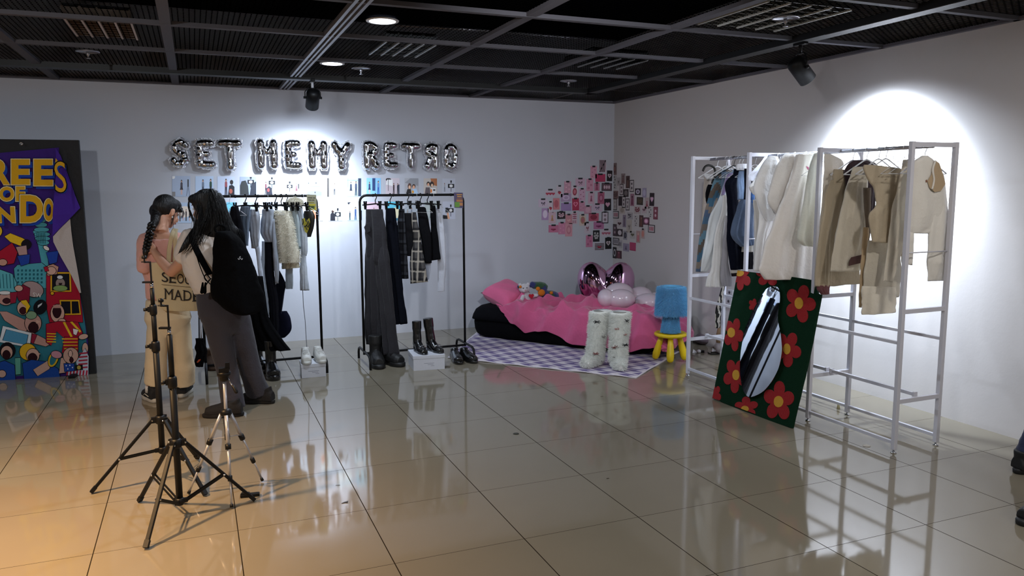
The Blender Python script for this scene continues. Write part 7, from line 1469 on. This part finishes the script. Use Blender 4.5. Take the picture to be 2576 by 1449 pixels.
strands(b, [[W(505, 585, 5.66), W(503, 610, 5.655), W(510, 640, 5.66)], [W(500, 590, 5.66), W(478, 620, 5.66), W(470, 650, 5.66)]], 16, .006, .0010, rg, .006)
b.build('loose_hair', HB2, hm)
# backpack
o = (.31, 5.50); BPK = fabric('#050506', bump=.35, bs=60)
t = thing('backpack', onV(*KP(650, 795), o, .1), 'large black backpack with a small white emblem, worn by the long-haired person', 'bag')
b = garment(o, .1, [[(296, 520, 600), (318, 508, 640), (360, 502, 680), (430, 498, 712), (520, 494, 752), (600, 482, 782), (680, 488, 806), (730, 520, 806), (775, 575, 780), (796, 630, 725)]], '', '', '', '', crop=KP, th=.125, build=False, folds=1, amp=.06)
b.build('bag_body', BPK, t, mods=cloth_mods(.009)+[wrinkle('folds_wide', .016, .09)])
for P in ([W(528, 590, 5.66), W(508, 578, 5.69), W(490, 584, 5.66), W(484, 600, 5.64), W(500, 640, 5.62), W(528, 690, 5.55)], [W(575, 590, 5.64), W(592, 580, 5.72), W(606, 592, 5.70), W(608, 640, 5.64), W(600, 690, 5.56)]):
    b = MB(); b.tube(spline(P, 5), .024, 10, flat=.35, up=(0, 1, 0)); b.build('shoulder_strap', BPK, t)
b = MB(); b.tube(spline([W(494, 642, 5.60), W(504, 672, 5.58), W(516, 700, 5.56), W(530, 716, 5.52)], 4), .008, 8, flat=.4); b.build('lower_strap', BPK, t)
b = MB(); b.tube(spline([W(546, 586, 5.56), W(540, 574, 5.56), W(552, 566, 5.56), W(566, 572, 5.56), W(566, 586, 5.56)], 4), .007, 8); b.build('carry_loop', BPK, t)
b = MB()
b.tube(spline([W(528, 700, 5.53), W(520, 690, 5.50), W(514, 698, 5.50), W(522, 708, 5.50), W(531, 700, 5.50), W(521, 712, 5.50), W(512, 730, 5.5)], 4), .004, 6)
b.build('drawcord', BPK, t)
for x in (510, 517): b = MB(); b.tube([W(x, 712, 5.5), W(x-2, 735, 5.5)], [.006, .012], 8, round_ends=True); b.build('cord_tassel', BPK, t)
WL = mat('emblem_white', '#b9bcc2', .5)
b = MB()
def em(x, y): return onV(*KP(x, y), (.33, 5.34), .1)+Vector((0, .004, 0))
for pts in (((650, 458), (651, 464), (656, 466), (659, 462), (659, 452), (662, 448), (666, 449)), ((660, 457), (666, 457)), ((668, 458), (668, 464), (672, 467), (676, 464), (677, 458))):
    b.tube(spline([em(x, y) for x, y in pts], 4), .0016, 6)
ob = b.build('emblem', WL, t)
# ---- person at the right edge, mostly outside the view
f = Vector((-.95, .1, 0)); f.normalize(); g1 = onZ(2563, 1322)-f*.205; g0 = onZ(2582, 1188)
pr = thing('person', ((g0.x+g1.x)/2, (g0.y+g1.y)/2, 0), 'person at the right edge, only a black shoe and jeans cuff in view', 'person')
sdv = Vector((-f.y, f.x, 0)); mc = (g0+g1)/2+Vector((.42, -.12, 0))
b = MB(); hd = mc+Zv*1.55+f*.05; P3, M3 = add_head(b, hd, (f.x, f.y, -.2), mc+Zv*1.42, s=1.04)
an = math.atan2(sdv.y, sdv.x); rows = [(mc+Zv*1.42, .055, .05), (mc+Zv*1.37, .15, .075), (mc+Zv*1.28, .175, .10), (mc+Zv*1.1, .155, .10), (mc+Zv*.98, .15, .10), (mc+Zv*.88, .15, .09), (mc+Zv*.80, .13, .09)]
torso(b, rows, an)
for sg, g_ in ((1, g0), (-1, g1)):
    A = mc+sdv*sg*.16+Zv*1.35; e_ = A+Vector((0, 0, -.27))+sdv*sg*.04; w_ = e_+f*.05-Zv*.24; limb(b, [A, e_, w_], [.048, .038, .027]); add_hand(b, w_, (f.x*.2, f.y*.2, -1), sdv*-sg, 1, .35, sg)
    limb(b, [mc+sdv*sg*.08+Zv*.84, mc.lerp(g_, .6)+Zv*.46+f*.03, Vector((g_.x, g_.y, .09))], [.07, .055, .04])
b.build('body', SKIN, pr, mods=skin(.009, 5)); b3 = list(pr.children)[0]; face_parts(b3, P3, M3)
b = MB(); torso(b, rows[1:5], an, grow=.02)
for sg in (1, -1): A = mc+sdv*sg*.16+Zv*1.35; limb(b, [A, A+Vector((0, 0, -.27))+sdv*sg*.04, A+Vector((0, 0, -.44))+sdv*sg*.04+f*.04], [.065, .058, .05])
b.build('dark_jacket', fabric('#20222b'), pr, mods=cloth_mods(.011))
b = MB(); torso(b, rows[4:], an, grow=.03)
for sg, g_ in ((1, g0), (-1, g1)): b.tube(spline([mc+sdv*sg*.085+Zv*.84, mc.lerp(g_, .6)+Zv*.46+f*.03, Vector((g_.x, g_.y, .10))], 5), [.098]*4+[.075]*4+[.066]*3, 18)
b.build('blue_jeans', fabric('#2c3350', bump=.3, bs=90), pr, mods=cloth_mods(.010)+[wrinkle('folds_wide', .02, .09)])
for g_, f_ in ((g0, Vector((1, -.15, 0))), (g1, f)): shoe(g_-f_*.08, f_, .285, .108, parent=pr, shaft=.13, sr=.05, sole_h=.03, m=BLM, toe=.065, extra=laces('#222222'))
b = MB(); b.ell(P3(0, -.02, .035), (.084, .10, .095), M3); b.build('hair', HAIR, pr, mods=skin(.009, 3))
